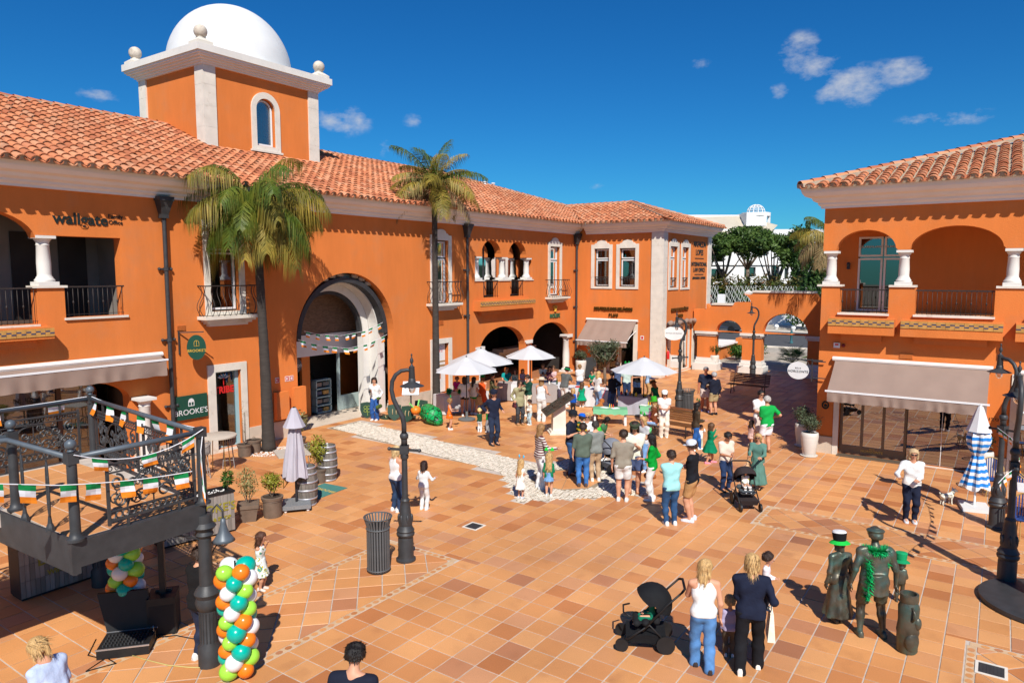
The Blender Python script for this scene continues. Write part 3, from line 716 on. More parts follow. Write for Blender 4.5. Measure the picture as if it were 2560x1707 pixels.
mb=MB();fbox(mb,FA,16.6,23.2,2.45,3.3,-2.3,-2.1);mb.build('lintel',M_CORN,arch)
mb=MB();fbox(mb,FA,16.3,21.1,.004,.02,-1.4,-.4,0);fbox(mb,FA,16.3,23.2,.004,.018,-2.15,-1.4,0);mb.build('entrance_floor',M_PLINTH,arch)
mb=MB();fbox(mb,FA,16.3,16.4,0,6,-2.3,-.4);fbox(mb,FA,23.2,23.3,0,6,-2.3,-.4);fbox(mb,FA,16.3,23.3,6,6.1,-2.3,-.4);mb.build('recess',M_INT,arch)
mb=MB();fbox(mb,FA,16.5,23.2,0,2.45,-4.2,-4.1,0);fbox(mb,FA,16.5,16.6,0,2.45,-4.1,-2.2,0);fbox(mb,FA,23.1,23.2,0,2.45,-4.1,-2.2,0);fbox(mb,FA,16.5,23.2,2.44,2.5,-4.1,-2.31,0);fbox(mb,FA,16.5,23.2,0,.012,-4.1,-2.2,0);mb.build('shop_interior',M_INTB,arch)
M_PALEG=mat('pale_blue_green_paint',(.42,.52,.50),.5,.05)
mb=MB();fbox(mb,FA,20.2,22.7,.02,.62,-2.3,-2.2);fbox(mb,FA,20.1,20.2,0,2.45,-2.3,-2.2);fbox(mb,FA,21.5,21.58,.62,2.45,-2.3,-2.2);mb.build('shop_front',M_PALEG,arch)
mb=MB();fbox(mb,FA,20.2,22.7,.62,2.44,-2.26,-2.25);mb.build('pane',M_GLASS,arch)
mb=MB();fbox(mb,FA,18.2,18.6,0,2.45,-2.3,-2.16);mb.build('door_pier',M_ORANGE,arch)
mb=MB();fbox(mb,FA,19.0,19.8,.02,.06,-2.6,-2.3)
for z in(.3,.65,1.0,1.35):fbox(mb,FA,19.0,19.8,z,z+.04,-2.6,-2.3)
for u in(19.0,19.76):fbox(mb,FA,u,u+.04,.02,1.4,-2.6,-2.3)
mb.build('shelf',M_PALEG,arch)
for k in range(8):mb=MB();u=19.06+.36*(k%2);z=.10+.35*(k//2);fbox(mb,FA,u,u+.28,z-.03,z+.12,-2.55,-2.35);mb.build('shelf_goods',(M_BLUEB,M_TILEBAND,M_AWN,M_INT)[k%4],arch)
for k in range(7):
 a=R(58+k*9);p=FA.p(18.72+2.40*math.cos(a),3.31+2.40*math.sin(a),-.28);m2=MB();m2.ell(p,.16,.10,.10,7,5);m2.ell(p+Vector((.12,0,-.03)),.09,.08,.08,6,4)
 if k not in(3,):m2.build('swallow_nest',M_MORTAR,arch)
for(u0,u1,zt,hole,nm)in((12.79,14.19,2.86,rect(13.05,13.98,.10,2.62),'door_surround'),(23.40,24.86,2.84,rect(23.62,24.64,.35,2.62),'window_surround')):
 mb=MB();fprism(mb,FA,rect(u0,u1,.0,zt),0.0,.055,[hole],back=False);mb.build(nm,M_STONE,A)
M_PALEBLUE=mat('pale_blue_door_paint',(.30,.50,.56),.4,.05)
mb=MB();fprism(mb,FA,rect(13.05,13.98,.10,2.62),-.22,-.14,[rect(13.10,13.86,.16,2.56)]);d_=mb.build('shop_door',M_PALEBLUE,A)
mb=MB();fbox(mb,FA,13.10,13.86,.16,2.56,-.19,-.18);mb.build('pane',M_SHOPGLASS,d_)
M_RED=mat('sign_red',(.60,.02,.02),.4,.05);M_SIGNW=mat('sign_white',(.74,.74,.735),.5,.03);M_SKYB=mat('sign_sky_blue',(.12,.45,.75),.4,.05)
letters('lettering','TRIBE',.30,FA.p(13.47,1.98,-.172),(1,0,0),(0,-1,0),M_RED,d_,.004,sx=.95,offset=.012,label='red shop name TRIBE')
mb=MB()
for k in range(7):
 a=R(20+k*23.3);p=FA.p(13.47,2.37,-.176);q=p+Vector((.23*math.cos(a),0,.17*math.sin(a)-.01));s=Vector((-math.sin(a),0,math.cos(a)))*.035
 mb.add([p,(p+q)/2+s,q,(p+q)/2-s],[(0,1,2,3)],k%2)
fbox(mb,FA,13.455,13.485,2.14,2.37,-.178,-.174,2);mb.build('palm_emblem',[M_SIGNW,M_SKYB,M_RED],d_)
t=thing('mannequin','mannequin in a blue shirt behind the shop door glass','mannequin',FA.p(13.3,.1,-.55),world=True)
mb=MB();p=FA.p(13.3,.1,-.55)
mb.lathe([(.10,.75),(.17,.85),(.15,1.05),(.19,1.25),(.17,1.38),(.06,1.44),(.05,1.5),(.0,1.52)],12,p,sy=.65);mb.build('torso',mat('blue_cloth',(.03,.2,.6),.8,.3,9),t,True)
mb=MB();mb.lathe([(.14,0),(.14,.03),(.02,.05),(.02,.76)],10,p);mb.build('stand',M_STONE,t)
mb=MB();fbox(mb,FA,23.66,24.60,.4,2.58,-.2,-.16,0);po=mb.build('poster',M_SIGNW,A,label='white shop poster with brown bands')
mb=MB();fbox(mb,FA,23.66,24.60,1.75,1.82,-.16,-.157,0);fbox(mb,FA,23.66,24.60,1.55,1.64,-.16,-.157,0);fbox(mb,FA,23.9,24.3,1.0,1.4,-.16,-.157,1);fbox(mb,FA,23.8,24.2,.5,.9,-.16,-.157,2)
for k in range(5):fbox(mb,FA,23.8+k*.14,23.84+k*.14,2.2,2.34-.02*(k%2),-.16,-.157,3)
mb.build('poster_print',[mat('poster_brown',(.35,.22,.1),.6),mat('poster_skin',(.5,.28,.2),.6),mat('poster_green',(.25,.4,.2),.6),M_RED],po)
for u,z0,w,h in((15.2,.72,.52,.95),(15.95,.75,.5,1.0)):
 mb=MB();fbox(mb,FA,u,u+w,z0,z0+h,.052,.22);mb.build('meter_box',M_ORANGE,A)
for u,s in((14.95+.62,0),(16.0-.02,1),(16.17,2)):
 mb=MB();fbox(mb,FA,u-.25,u-.25+.16,1.98,2.16,.001,.012,0);fbox(mb,FA,u-.235,u-.235+.13,2.0,2.14,.012,.014,1);fbox(mb,FA,u-.21,u-.21+.04+.02*s,2.03,2.11,.014,.016,0);mb.build('fire_sign',[M_SIGNW,M_RED],A)
mb=MB();fbox(mb,FA,16.0,16.22,.95,1.55,.055,.075);mb.build('notice_board',mat('pale_green_notice',(.55,.62,.48),.6,.12,9),A)
def vent(fr,bld,u,z,w=.3,h=.16):
 mb=MB();fbox(mb,fr,u-w/2,u+w/2,z-h/2,z+h/2,.001,.012)
 for k in range(5):fbox(mb,fr,u-w/2+.02,u+w/2-.02,z-h/2+.015+k*h/5,z-h/2+.03+k*h/5,.012,.03)
 mb.build('wall_vent',M_ORANGE,bld)
vent(FA,A,12.0,4.1);vent(FA,A,24.1,3.55,.42,.22)
for u in(11.55,25.92):downpipe(FA,A,u,.1,7.98)
downpipe(FA,A,36.12,.1,7.98)
letters('lettering','wallgate',.42,FA.p(8.62,7.19,.012),(1,0,0),(0,-1,0),M_TEXT,A,.01,'LEFT',sx=1.02,offset=.008,label='dark green lettering wallgate')
letters('lettering','Family\nOffice',.16,FA.p(10.02,7.24,.012),(1,0,0),(0,-1,0),M_TEXT,A,.008,'LEFT',label='small lettering Family Office')
letters('lettering','ROLEX',.30,FA.p(33.9,3.36,.03),(1,0,0),(0,-1,0),M_GREENTXT,A,.02,offset=.012,sx=1.15,label='green lettering ROLEX')
mb=MB()
for k in range(5):
 a=R(90+(k-2)*17);b=FA.p(33.9,3.62,.05);e=b+Vector((.36*math.cos(a),0,.30*math.sin(a)));mb.tube([b,e],[.035,.028],6);mb.ell(e,.032,.03,.035,6,5)
mb.ell(FA.p(33.9,3.62,.05),.13,.04,.05,10,5);mb.build('crown_emblem',M_GOLD,A)
mb=MB();cornice(mb,FA,1.5,36.4,7.93);mb.build('cornice',M_CORN,A,label='pale moulded cornice under the eaves')
SL=math.hypot(1,.4);upA=Vector((0,1,.4))/SL
P0=Vector((2.0,19.72,8.50))
def keepA(a,b):
 x=2.0+a;y=19.72+b/SL
 if y>26.95:return False
 if x>32 and y>27-(x-32)*.52:return False
 if x>35.75 and y<20.35+(x-36.0)*.60:return False
 if 15.55<x<20.85 and y>24.3:return False
 return x<40
mbR=MB();mbR.add([(2,19.8,8.50),(36,19.8,8.50),(40.2,22.9,9.76),(32,27,11.38),(2,27,11.38),(2,34,8.5),(32,34,8.5),(42,24.5,9.5)],[(0,1,2,3,4),(4,3,6,5),(3,2,7,6)])
roofA=mbR.build('roof',M_MORTAR,A)
roof_plane(A,P0,Vector((1,0,0)),upA,int(38/RT),23,keepA,base=roofA)
ridge_tiles(roofA,(2,27,11.44),(15.6,27,11.44));ridge_tiles(roofA,(20.8,27,11.44),(32,27,11.44));ridge_tiles(roofA,(32,27,11.44),(39.9,22.95,9.86))
for u in(34.3,35.1):MB().lathe([(.09,0),(.09,.3),(.13,.3),(.13,.36)],8,(u,25.6,10.75)).build('vent_pipe',M_FRAME,roofA)
mb=MB();mb.box(2.0,36.4,20.5,20.6,8.0,8.46);mb.box(2,36.3,33.2,33.4,0,8.4);mb.box(1.9,2.0,20.5,33.4,0,8.4);mb.build('inner_wall',M_ORANGE,A)
TX0,TX1,TY0,TY1=15.6,20.8,24.45,28.75
FT=Frame((0,TY0,0),(1,0,0),(0,-1,0));FTl=Frame((TX0,0,0),(0,1,0),(-1,0,0))
th=[(17.78,10.75),(18.66,10.75),(18.66,12.15)]+arc(18.22,12.15,.44,.44,5,175,14)+[(17.78,12.15)]
mb=MB();fprism(mb,FT,rect(TX0,TX1,9.6,13.4),-.3,0.0,[th],back=False);mb.box(TX0,TX0+.3,TY0+.001,TY1,9.6,13.4);mb.box(TX1-.3,TX1,TY0+.001,TY1,9.6,13.4);mb.box(TX0,TX1,TY1-.3,TY1-.001,9.6,13.4)
tower=mb.build('tower',M_ORANGE,A,label='square orange tower with white dome above the roof')
so_=[(17.56,10.58),(18.88,10.58),(18.88,12.15)]+arc(18.22,12.15,.66,.68,5,175,14)+[(17.56,12.15)]
mb=MB();fprism(mb,FT,so_,0.0,.06,[th],back=False);fbox(mb,FT,17.5,18.94,10.5,10.578,0,.12);mb.build('window_surround',M_STONE,tower)
fr1=[(17.82,10.79),(18.62,10.79),(18.62,12.15)]+arc(18.22,12.15,.40,.40,5,175,14)+[(17.82,12.15)];fr2=[(17.88,10.85),(18.56,10.85),(18.56,12.15)]+arc(18.22,12.15,.34,.34,5,175,14)+[(17.88,12.15)]
mb=MB();fprism(mb,FT,fr1,-.2,-.12,[fr2]);mb.build('window_frame',M_FRAME,tower)
mb=MB();fprism(mb,FT,th,-.22,-.201,[fr1]);mb.build('window_reveal',M_GREENF,tower)
mb=MB();fprism(mb,FT,fr2,-.17,-.165);mb.build('pane',glassmat('frosted_glass',(.5,.55,.56),.25,.8),tower)
mb=MB();fbox(mb,FT,17.6,18.9,10.6,12.8,-1.2,-1.15);mb.build('blind',mat('blue_grey_blind',(.35,.42,.45),.8),tower)
PW=.46
for(x0,x1,y0,y1)in((TX0-.06,TX0+PW,TY0-.06,TY0+PW),(TX1-PW,TX1+.06,TY0-.06,TY0+PW),(TX0-.06,TX0+PW,TY1-PW,TY1+.06),(TX1-PW,TX1+.06,TY1-PW,TY1+.06)):
 mb=MB()
 for k in range(5):mb.box(x0+.002*(k%2),x1-.002*(k%2),y0+.002*(k%2),y1-.002*(k%2),9.6+.76*k,9.6+.76*(k+1)-.004)
 mb.build('pilaster',M_STONE,tower)
mb=MB()
for d,z0,z1 in((.10,13.33,13.40),(.17,13.40,13.47),(.26,13.47,13.54),(.36,13.54,13.60),(.42,13.60,13.68)):mb.box(TX0-d,TX1+d,TY0-d,TY1+d,z0,z1)
mb.build('cornice',M_CORN,tower)
mb=MB();d=.48;mb.box(TX0-d,TX1+d,TY0-d,TY1+d,13.681,13.93);mb.build('parapet',M_WHITE,tower)
mb=MB();prof=[(2.42*math.cos(R(a)),2.55*math.sin(R(a)))for a in range(0,91,5)];prof=[(2.42,-.1)]+prof;mb.lathe(prof,56,((TX0+TX1)/2,(TY0+TY1)/2-.0,13.95));mb.build('dome',mat('white_dome_paint',(.69,.69,.685),.55,.04,1.5,sub=((.66,.65,.61),1.2,.55,.85),drip=.04),tower,True)
for x,y in((TX0-.1,TY0-.1),(TX1+.1,TY0-.1),(TX0-.1,TY1+.1),(TX1+.1,TY1+.1)):
 mb=MB();mb.box(x-.3,x+.3,y-.3,y+.3,13.931,14.05);mb.hexa([(x-.3,y-.3,14.05),(x+.3,y-.3,14.05),(x+.3,y+.3,14.05),(x-.3,y+.3,14.05),(x-.16,y-.16,14.16),(x+.16,y-.16,14.16),(x+.16,y+.16,14.16),(x-.16,y+.16,14.16)]);mb.box(x-.13,x+.13,y-.13,y+.13,14.16,14.22)
 f_=mb.build('finial',M_STONE,tower);
 mb=MB();mb.ell((x,y,14.42),.24,.24,.24,18,12);mb.build('ball',mat('ball_stone',(.60,.52,.43),.8,.15,6,bump=.2,sub=((.34,.28,.22),5,.52,.75)),tower,True)
awning(FA,'taupe canvas awning over the shop under the left loggia',4.6,11.25,3.36,.42,3.25,.44,3)
# wing with the watch shop
B=thing('orange_corner_wing','orange corner wing with white pilasters and hipped tile roof','building',(40,15.2,0),world=True)
FB=Frame((36.4,0,0),(0,1,0),(-1,0,0));FM=Frame((0,15.2,0),(1,0,0),(0,-1,0))
hB=[window(FB,B,16.61,17.97,4.84,7.33,cr=.22),window(FB,B,18.22,19.56,4.84,7.33,cr=.22)]
for u0,u1 in((16.61,17.97),(18.22,19.56)):railing(FB,B,u0+.2,u1-.2,4.98,5.5,-.05,.11,False)
hB.append(rect(16.85,19.3,.05,2.75))
mb=MB();fprism(mb,FB,rect(15.2,20.5,0,8.3),-.38,0,hB,back=False);mb.build('wall',M_ORANGE,B)
mb=MB();fprism(mb,FB,rect(16.6,19.5,0,2.9),0.0,.05,[rect(16.85,19.3,.05,2.75)],back=False);s_=mb.build('shop_surround',M_STONE,B)
mb=MB()
for a,b in((16.86,17.75),(17.8,18.5),(18.55,19.29)):fprism(mb,FB,rect(a,b,.06,2.74),-.25,-.2,[rect(a+.06,b-.06,.14,2.68)])
mb.build('shop_frame',M_STONE,B);mb=MB();fbox(mb,FB,16.9,19.25,.1,2.7,-.24,-.23);mb.build('pane',M_SHOPGLASS,B)
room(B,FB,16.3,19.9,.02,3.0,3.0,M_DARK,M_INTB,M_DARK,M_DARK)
mb=MB()
for z in(.5,1.0,1.5):fbox(mb,FB,17.0,18.6,z,z+.06,-1.6,-1.2)
mb.build('display_shelf',M_INT,B)
hM=[window(FM,B,37.15,38.62,4.80,7.42,cr=.2),window(FM,B,38.95,40.36,4.78,7.42,cr=.2),rect(37.6,41.0,.05,2.72)]
for u0,u1 in((37.15,38.62),(38.95,40.36)):railing(FM,B,u0+.2,u1-.2,4.95,5.45,-.05,.11,False)
mb=MB();fprism(mb,FM,rect(36.4,43.9,0,8.3),-.38,0,hM,back=False);mb.build('wall',M_ORANGE,B)
mb=MB();fprism(mb,FM,rect(37.25,41.35,0,2.95),0.0,.06,[rect(37.6,41.0,.05,2.72)],back=False);mb.build('shop_surround',M_STONE,B)
mb=MB();fprism(mb,FM,rect(37.6,41.0,.05,2.72),-.2,-.12,[rect(37.7,39.8,.12,2.62),rect(39.95,40.9,.12,2.62)]);mb.build('shop_frame',M_STONE,B)
mb=MB();fbox(mb,FM,37.65,40.95,.1,2.66,-.18,-.17);mb.build('pane',M_SHOPGLASS,B)
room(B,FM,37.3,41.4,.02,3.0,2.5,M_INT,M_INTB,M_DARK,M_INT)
mb=MB()
for u,z in((38.0,.9),(38.5,1.0),(39.1,.8)):fbox(mb,FM,u,u+.35,.05,z,-.8,-.45)
mb.build('display_plinth',M_SIGNW,B)
mb=MB();fbox(mb,FM,41.4,43.3,0,.72,.002,.05);mb.build('plinth',M_STONE,B);mb=MB();fbox(mb,FB,15.86,16.58,0,.72,.002,.05);mb.build('plinth',M_STONE,B)
mb=MB()
for k in range(11):
 e=.002*(k%2);z0,z1=.72*k,min(7.92,.72*(k+1)-.004)
 mb.box(36.34+e,36.9,15.14+e,15.85-e,z0,z1)
mb.build('pilaster',M_STONE,B)
mb=MB()
for k in range(11):e=.002*(k%2);mb.box(43.35+e,43.96-e,15.14+e,15.5,.72*k,min(7.92,.72*(k+1)-.004))
mb.build('pilaster',M_STONE,B)
mb=MB();cornice(mb,FB,15.2,20.5-.62,7.93,ret0=True);cornice(mb,FM,36.4,43.9,7.93,ret0=True,ret1=True);mb.build('cornice',M_CORN,B)
letters('lettering','BOUTIQUE DOS RELÓGIOS',.245,FB.p(18.13,3.70,.05),(0,-1,0),(-1,0,0),M_GOLDTXT,B,.03,offset=.012,sx=.80,label='bronze lettering BOUTIQUE DOS RELÓGIOS')
letters('lettering','PLUS',.24,FB.p(18.1,3.35,.05),(0,-1,0),(-1,0,0),M_GOLDTXT,B,.03,offset=.012,sx=.8,spacing=1.5,label='bronze lettering PLUS')
letters('lettering','BOUTIQUE DOS RELÓGIOS',.235,FM.p(38.9,3.66,.05),(1,0,0),(0,-1,0),M_GOLDTXT,B,.03,offset=.012,sx=.88)
letters('lettering','PLUS',.24,FM.p(39.0,3.28,.05),(1,0,0),(0,-1,0),M_GOLDTXT,B,.03,offset=.012,spacing=1.4)
for tx,z,s in(('MAFALDA',7.42,.46),('LOPES',6.94,.46),('INTERNATIONAL',6.24,.34),('LAW OFFICE',5.90,.34),('ADVOGADOS - LAWYERS',5.42,.19)):
 letters('lettering',tx,s,FM.p(41.95,z,.012),(1,0,0),(0,-1,0),M_TEXT,B,.01,sx=1.0,offset=.006,label='black lettering '+tx)
for z in(6.60,5.64):mb=MB();fbox(mb,FM,41.2,42.7,z-.02,z+.02,.002,.02);mb.build('rule',M_TEXT,B)
for(y,z)in((15.93+.3,2.05),):mb=MB();fbox(mb,FB,y,y+.2,z,z+.22,.001,.012,0);fbox(mb,FB,y+.04,y+.16,z+.04,z+.18,.012,.014,1);mb.build('fire_sign',[M_SIGNW,M_RED],B)
mb=MB();fbox(mb,FB,15.95,16.55,.72,1.45,.001,.06);mb.build('meter_box',M_ORANGE,B)
awning(FB,'taupe awning over the watch shop window, brightly lit',16.65,19.72,3.06,1.35,1.98,.26,5)
aw=thing('rolled_awning','rolled up taupe awning above the corner shop window','awning',FM.p(39.2,2.9,.1),world=True)
mb=MB();path=[FM.p(37.0+k*.22,2.93+.05*math.sin(k*1.7),.16+.05*math.sin(k*2.3))for k in range(22)];mb.tube(path,[.13+.03*math.sin(k*1.1)for k in range(22)],8);mb.build('canvas',M_AWN,aw,True);mb=MB();mb.tube([FM.p(36.95,2.93,.12),FM.p(41.7,2.93,.12)],.05,6);mb.build('roller',M_IRON,aw)
mbR=MB();RXm,RZ=40.15,9.92
mbR.add([(35.74,14.54,8.5),(44.56,14.54,8.5),(RXm,18.9,RZ),(RXm,23.4,RZ),(35.74,20.4,8.5),(44.56,23.4,8.5)],[(0,4,3,2),(0,2,1),(1,2,3,5)])
roofB=mbR.build('roof',M_MORTAR,B)
upB=Vector((RXm-35.74,0,RZ-8.5));LB=upB.length;upB.normalize()
def keepB(a,b):
 y=14.54+a;x=35.74+b*(RXm-35.74)/LB
 return x<RXm-.05 and y>14.54+(x-35.74)*.985 and y<20.4+(x-35.74)*.70
roof_plane(B,Vector((35.70,14.54,8.5)),Vector((0,1,0)),upB,int(9.2/RT),14,keepB,base=roofB,parts=150)
upC=Vector((0,18.9-14.54,RZ-8.5));LC=upC.length;upC.normalize()
def keepC(a,b):
 x=35.74+a;y=14.54+b*(18.9-14.54)/LC
 return y<18.8 and x>35.74+(y-14.54)*1.01 and x<44.56-(y-14.54)*1.01
roof_plane(B,Vector((35.74,14.50,8.5)),Vector((1,0,0)),upC,int(8.8/RT),14,keepC,base=roofB,parts=150)
ridge_tiles(roofB,(35.8,14.6,8.6),(RXm,18.9,RZ+.1));ridge_tiles(roofB,(44.5,14.6,8.6),(RXm,18.9,RZ+.1));ridge_tiles(roofB,(RXm,18.9,RZ+.06),(RXm,23.4,RZ+.06))
mb=MB();mb.box(43.5,43.9,15.58,33,0,8.4);mb.build('side_wall',M_ORANGE,B)
# orange arch wall between the blocks
XW=41.0
FWl=Frame((XW,0,0),(0,1,0),(-1,0,0))
gate=thing('arch_wall','stepped orange garden wall with two arches and white piers','wall',(XW,11,0),world=True)
out=[(15.1,2.32),(15.1,3.60),(14.35,3.60)]+arc(14.35,3.60+.32,.001,.001,0,1,1)+[(14.15,3.66),(14.05,3.85),(12.75,3.88)]+[(12.70,4.05)]+arc(12.25,4.0,.48,.52,170,90,8)+[(11.75,4.50)]+arc(11.75,4.72,.15,.2,-90,0,4)[:0]+[(11.60,4.66),(8.3,4.62),(8.1,4.4),(7.75,4.25),(7.4,4.22),(7.4,2.3),(8.63,2.3)]+arc(9.85,2.3,1.22,1.18,4,176,24)+[(11.07,2.3),(12.22,2.3)]+arc(12.98,2.3,.76,.70,4,176,18)+[(13.74,2.3)]
mb=MB();fprism(mb,FWl,out,-.55,0.0);mb.build('wall',M_ORANGE,gate)
mb=MB();fbox(mb,FWl,12.78,14.0,3.87,3.97,-.6,.06);fbox(mb,FWl,8.35,11.68,4.63,4.74,-.6,.06);mb.build('coping',M_STONE,gate)
mb=MB();c=(12.0,4.55);mb.hexa([FWl.p(11.83,4.505,-.5),FWl.p(12.17,4.505,-.5),FWl.p(12.17,4.505,-.1),FWl.p(11.83,4.505,-.1),FWl.p(11.83,4.6,-.5),FWl.p(12.17,4.6,-.5),FWl.p(12.17,4.6,-.1),FWl.p(11.83,4.6,-.1)]);mb.add([FWl.p(11.8,4.6,-.53),FWl.p(12.2,4.6,-.53),FWl.p(12.2,4.6,-.07),FWl.p(11.8,4.6,-.07),FWl.p(12.0,4.78,-.3)],[(0,1,4),(1,2,4),(2,3,4),(3,0,4)]);mb.build('pier_cap',M_WHITE,gate)
for c,w in((14.3,.54),(11.64,.54),(8.05,.58)):
 mb=MB();fbox(mb,FWl,c-w,c+w,.75,2.05,-.58,.03);pi_=mb.build('pier',M_ORANGE,gate)
 mb=MB();fbox(mb,FWl,c-w-.12,c+w+.12,2.16,2.30,-.72,.16);fbox(mb,FWl,c-w-.05,c+w+.05,2.05,2.16,-.64,.09);mb.build('capital',M_WHITE,pi_)
 mb=MB();fbox(mb,FWl,c-w-.2,c+w+.2,0,.42,-.8,.25);fbox(mb,FWl,c-w-.1,c+w+.1,.42,.6,-.7,.15);fbox(mb,FWl,c-w-.04,c+w+.04,.6,.75,-.62,.07);mb.build('pier_base',M_WHITE,pi_)
 # block on the right
Cb=thing('orange_shop_building','orange building on the right with arcaded loggia above a shop','building',(24.15,1,0),world=True)
FR=Frame((24.15,0,0),(0,1,0),(-1,0,0));Y0,Y1=-4.5,4.73
low=[(Y0,0),(Y1,0),(Y1,5.34),(4.20,5.34),(4.20,4.47),(2.83,4.47),(2.83,5.34),(2.13,5.34),(2.13,4.47),(.17,4.47),(.17,5.34),(-.58,5.34),(-.58,4.47),(-2.9,4.47),(-2.9,5.34),(Y0,5.34)]
mb=MB();fprism(mb,FR,low,-.4,0.0,[rect(.36,4.06,.04,2.78),rect(-3.9,-.5,.04,2.78)],back=False);mb.build('wall',M_ORANGE,Cb)
topc=[(Y0,7.9),(Y0,6.45),(-2.75,6.45)]+arc(-1.7,6.45,1.03,.66,176,4,20)+[(-.62,6.45),(-.02,6.45)]+arc(1.18,6.47,1.14,.65,176,4,24)+[(2.34,6.45),(2.64,6.45)]+arc(3.52,6.47,.82,.60,176,4,20)+[(4.36,6.45),(Y1,6.45),(Y1,7.9)]
mb=MB();fprism(mb,FR,topc,-.4,0.0);mb.build('upper_wall',M_ORANGE,Cb)
for u in(4.50,2.48,-.2,-2.95):
 column(FR,Cb,u,-.2,5.40,6.447,.145);mb=MB();fbox(mb,FR,u-.36,u+.36,5.341,5.40,-.44,.05);mb.build('coping',M_STONE,Cb)
for a,b in((2.83,4.20),(.17,2.13),(-2.9,-.58)):
 railing(FR,Cb,a+.01,b-.01,4.54,5.25,-.08);mb=MB();fbox(mb,FR,a-.03,b+.03,4.471,4.53,-.38,.08);mb.build('sill',M_STONE,Cb)
for a,b in((2.60,4.42),(-.07,2.43),(-2.6,-.35)):tile_ledge(FR,Cb,a,b,3.90,4.39,.45)
mb=MB();fbox(mb,FR,Y0,Y1-.02,4.36,4.465,-2.2,-.405,0);fbox(mb,FR,Y0,Y1-.02,7.3,7.4,-2.2,-.405,1);mb.build('loggia_floor',[M_FTILE,M_ORANGE],Cb)
mb=MB();fprism(mb,FR,rect(Y0,Y1-.05,4.47,7.3),-2.3,-2.2,[rect(2.55,4.05,4.5,6.95)]);mb.build('loggia_wall',M_ORANGE,Cb)
mb=MB()
for a,b,z0,z1 in((2.55,3.28,4.5,6.25),(3.32,4.05,4.5,6.25),(2.55,3.28,6.3,6.95),(3.32,4.05,6.3,6.95)):fprism(mb,FR,rect(a,b,z0,z1),-2.26,-2.18,[rect(a+.06,b-.06,z0+.06,z1-.06)])
g_=mb.build('glass_door',M_CORN,Cb);mb=MB();fbox(mb,FR,2.6,4.0,4.55,6.9,-2.24,-2.235);mb.build('pane',glassmat('blue_glass',(.1,.13,.15),.02,.5),g_)
mb=MB();fbox(mb,FR,2.4,4.2,4.4,7.2,-3.6,-3.5);mb.build('room',M_DARK,Cb)
for u in(3.68,2.93):letters('lettering','SOLARBALANCE',.10,FR.p(u,6.62,-2.17),(0,-1,0),(-1,0,0),M_STONE,g_,.003)
mb=MB();p=FR.p(4.33,6.0,-2.1);mb.lathe([(.03,-.12),(.06,-.1),(.05,0),(.07,.06),(.03,.12)],8,p);mb.build('wall_lamp',M_IRON,Cb)
mb=MB();mb.box(24.55,40,Y1-.4,Y1-.01,0,4.36);mb.box(26.4,40,Y1-.4,Y1-.01,4.36,7.9);mb.box(39.6,40,Y0,Y1-.4,0,7.9);mb.build('side_wall',M_ORANGE,Cb)
for a,b in((4.23,4.74),(-.34,.19)):mb=MB();fbox(mb,FR,a,b,0,.55,.002,.05);mb.build('plinth',M_PLINTH,Cb)
mb=MB();fprism(mb,FR,rect(.2,4.22,.0,2.95),0.0,.045,[rect(.36,4.06,.04,2.78)],back=False);fprism(mb,FR,rect(-4.05,-.35,.0,2.95),0.0,.045,[rect(-3.9,-.5,.04,2.78)],back=False);mb.build('shop_surround',M_STONE,Cb)
mb=MB();M_BRASS=mat('bronze_frame',(.17,.13,.09),.4,.1,metal=.3)
fprism(mb,FR,rect(2.17,4.05,.05,2.78),-.22,-.16,[rect(2.25+k*.60,2.25+k*.60+.52,.32,2.7)for k in range(3)]);fbox(mb,FR,2.1,4.06,.0,.05,-.1,.22);sf=mb.build('shop_frame',M_BRASS,Cb)
mb=MB();fbox(mb,FR,2.2,4.03,.1,2.74,-.20,-.19);fbox(mb,FR,.37,2.15,.05,2.76,-.10,-.09);fbox(mb,FR,-3.9,-.51,.05,2.76,-.10,-.09);mb.build('pane',glassmat('dark_shop_glass',(.22,.22,.2),.01,1.1),sf)
for u in(1.25,):mb=MB();fbox(mb,FR,u,u+.015,.05,2.76,-.09,-.085);mb.build('pane_joint',M_FRAME,sf)
room(Cb,FR,-4.2,4.3,.01,3.0,3.2,M_INTB,M_INTB,M_DARK,M_DARK)
mb=MB()
for u in(2.5,3.1,3.7):fbox(mb,FR,u,u+.3,.02,1.0,-1.2,-.8)
mb.build('display_plinth',M_INT,Cb)
letters('lettering','HORIZONTE',.11,FR.p(3.1,.19,-.155),(0,-1,0),(-1,0,0),M_GOLD,sf,.002);letters('lettering','BELO',.06,FR.p(3.1,.28,-.155),(0,-1,0),(-1,0,0),M_GOLD,sf,.002)
letters('lettering','HORIZONTE',.12,FR.p(.02,1.62,.012),(0,-1,0),(-1,0,0),M_TEXT,Cb,.004,spacing=1.3)
mb=MB();ringm=[FR.p(4.47+.09*math.cos(t),1.56+.11*math.sin(t),.012)for t in[2*PI*k/20 for k in range(21)]];mb.tube(ringm,.022,6,cap=False);mb.ell(FR.p(4.47,1.55,.012),.045,.045,.05,8,6);mb.build('round_emblem',M_TEXT,Cb)
mb=MB();fbox(mb,FR,4.12,4.30,3.42,3.58,.001,.06,0);fbox(mb,FR,4.16,4.26,3.5,3.55,.06,.062,1);mb.build('alarm_box',[M_SIGNW,M_RED],Cb);mb=MB();mb.ell(FR.p(4.02,3.5,.04),.06,.06,.06,8,6);mb.build('alarm_light',mat('dark_red_lens',(.2,.01,.01),.3),Cb)
vent(FR,Cb,2.28,3.27,.38,.14)
mb=MB();cornice(mb,FR,Y0,Y1,7.76,ret1=True);mb.build('cornice',M_CORN,Cb)
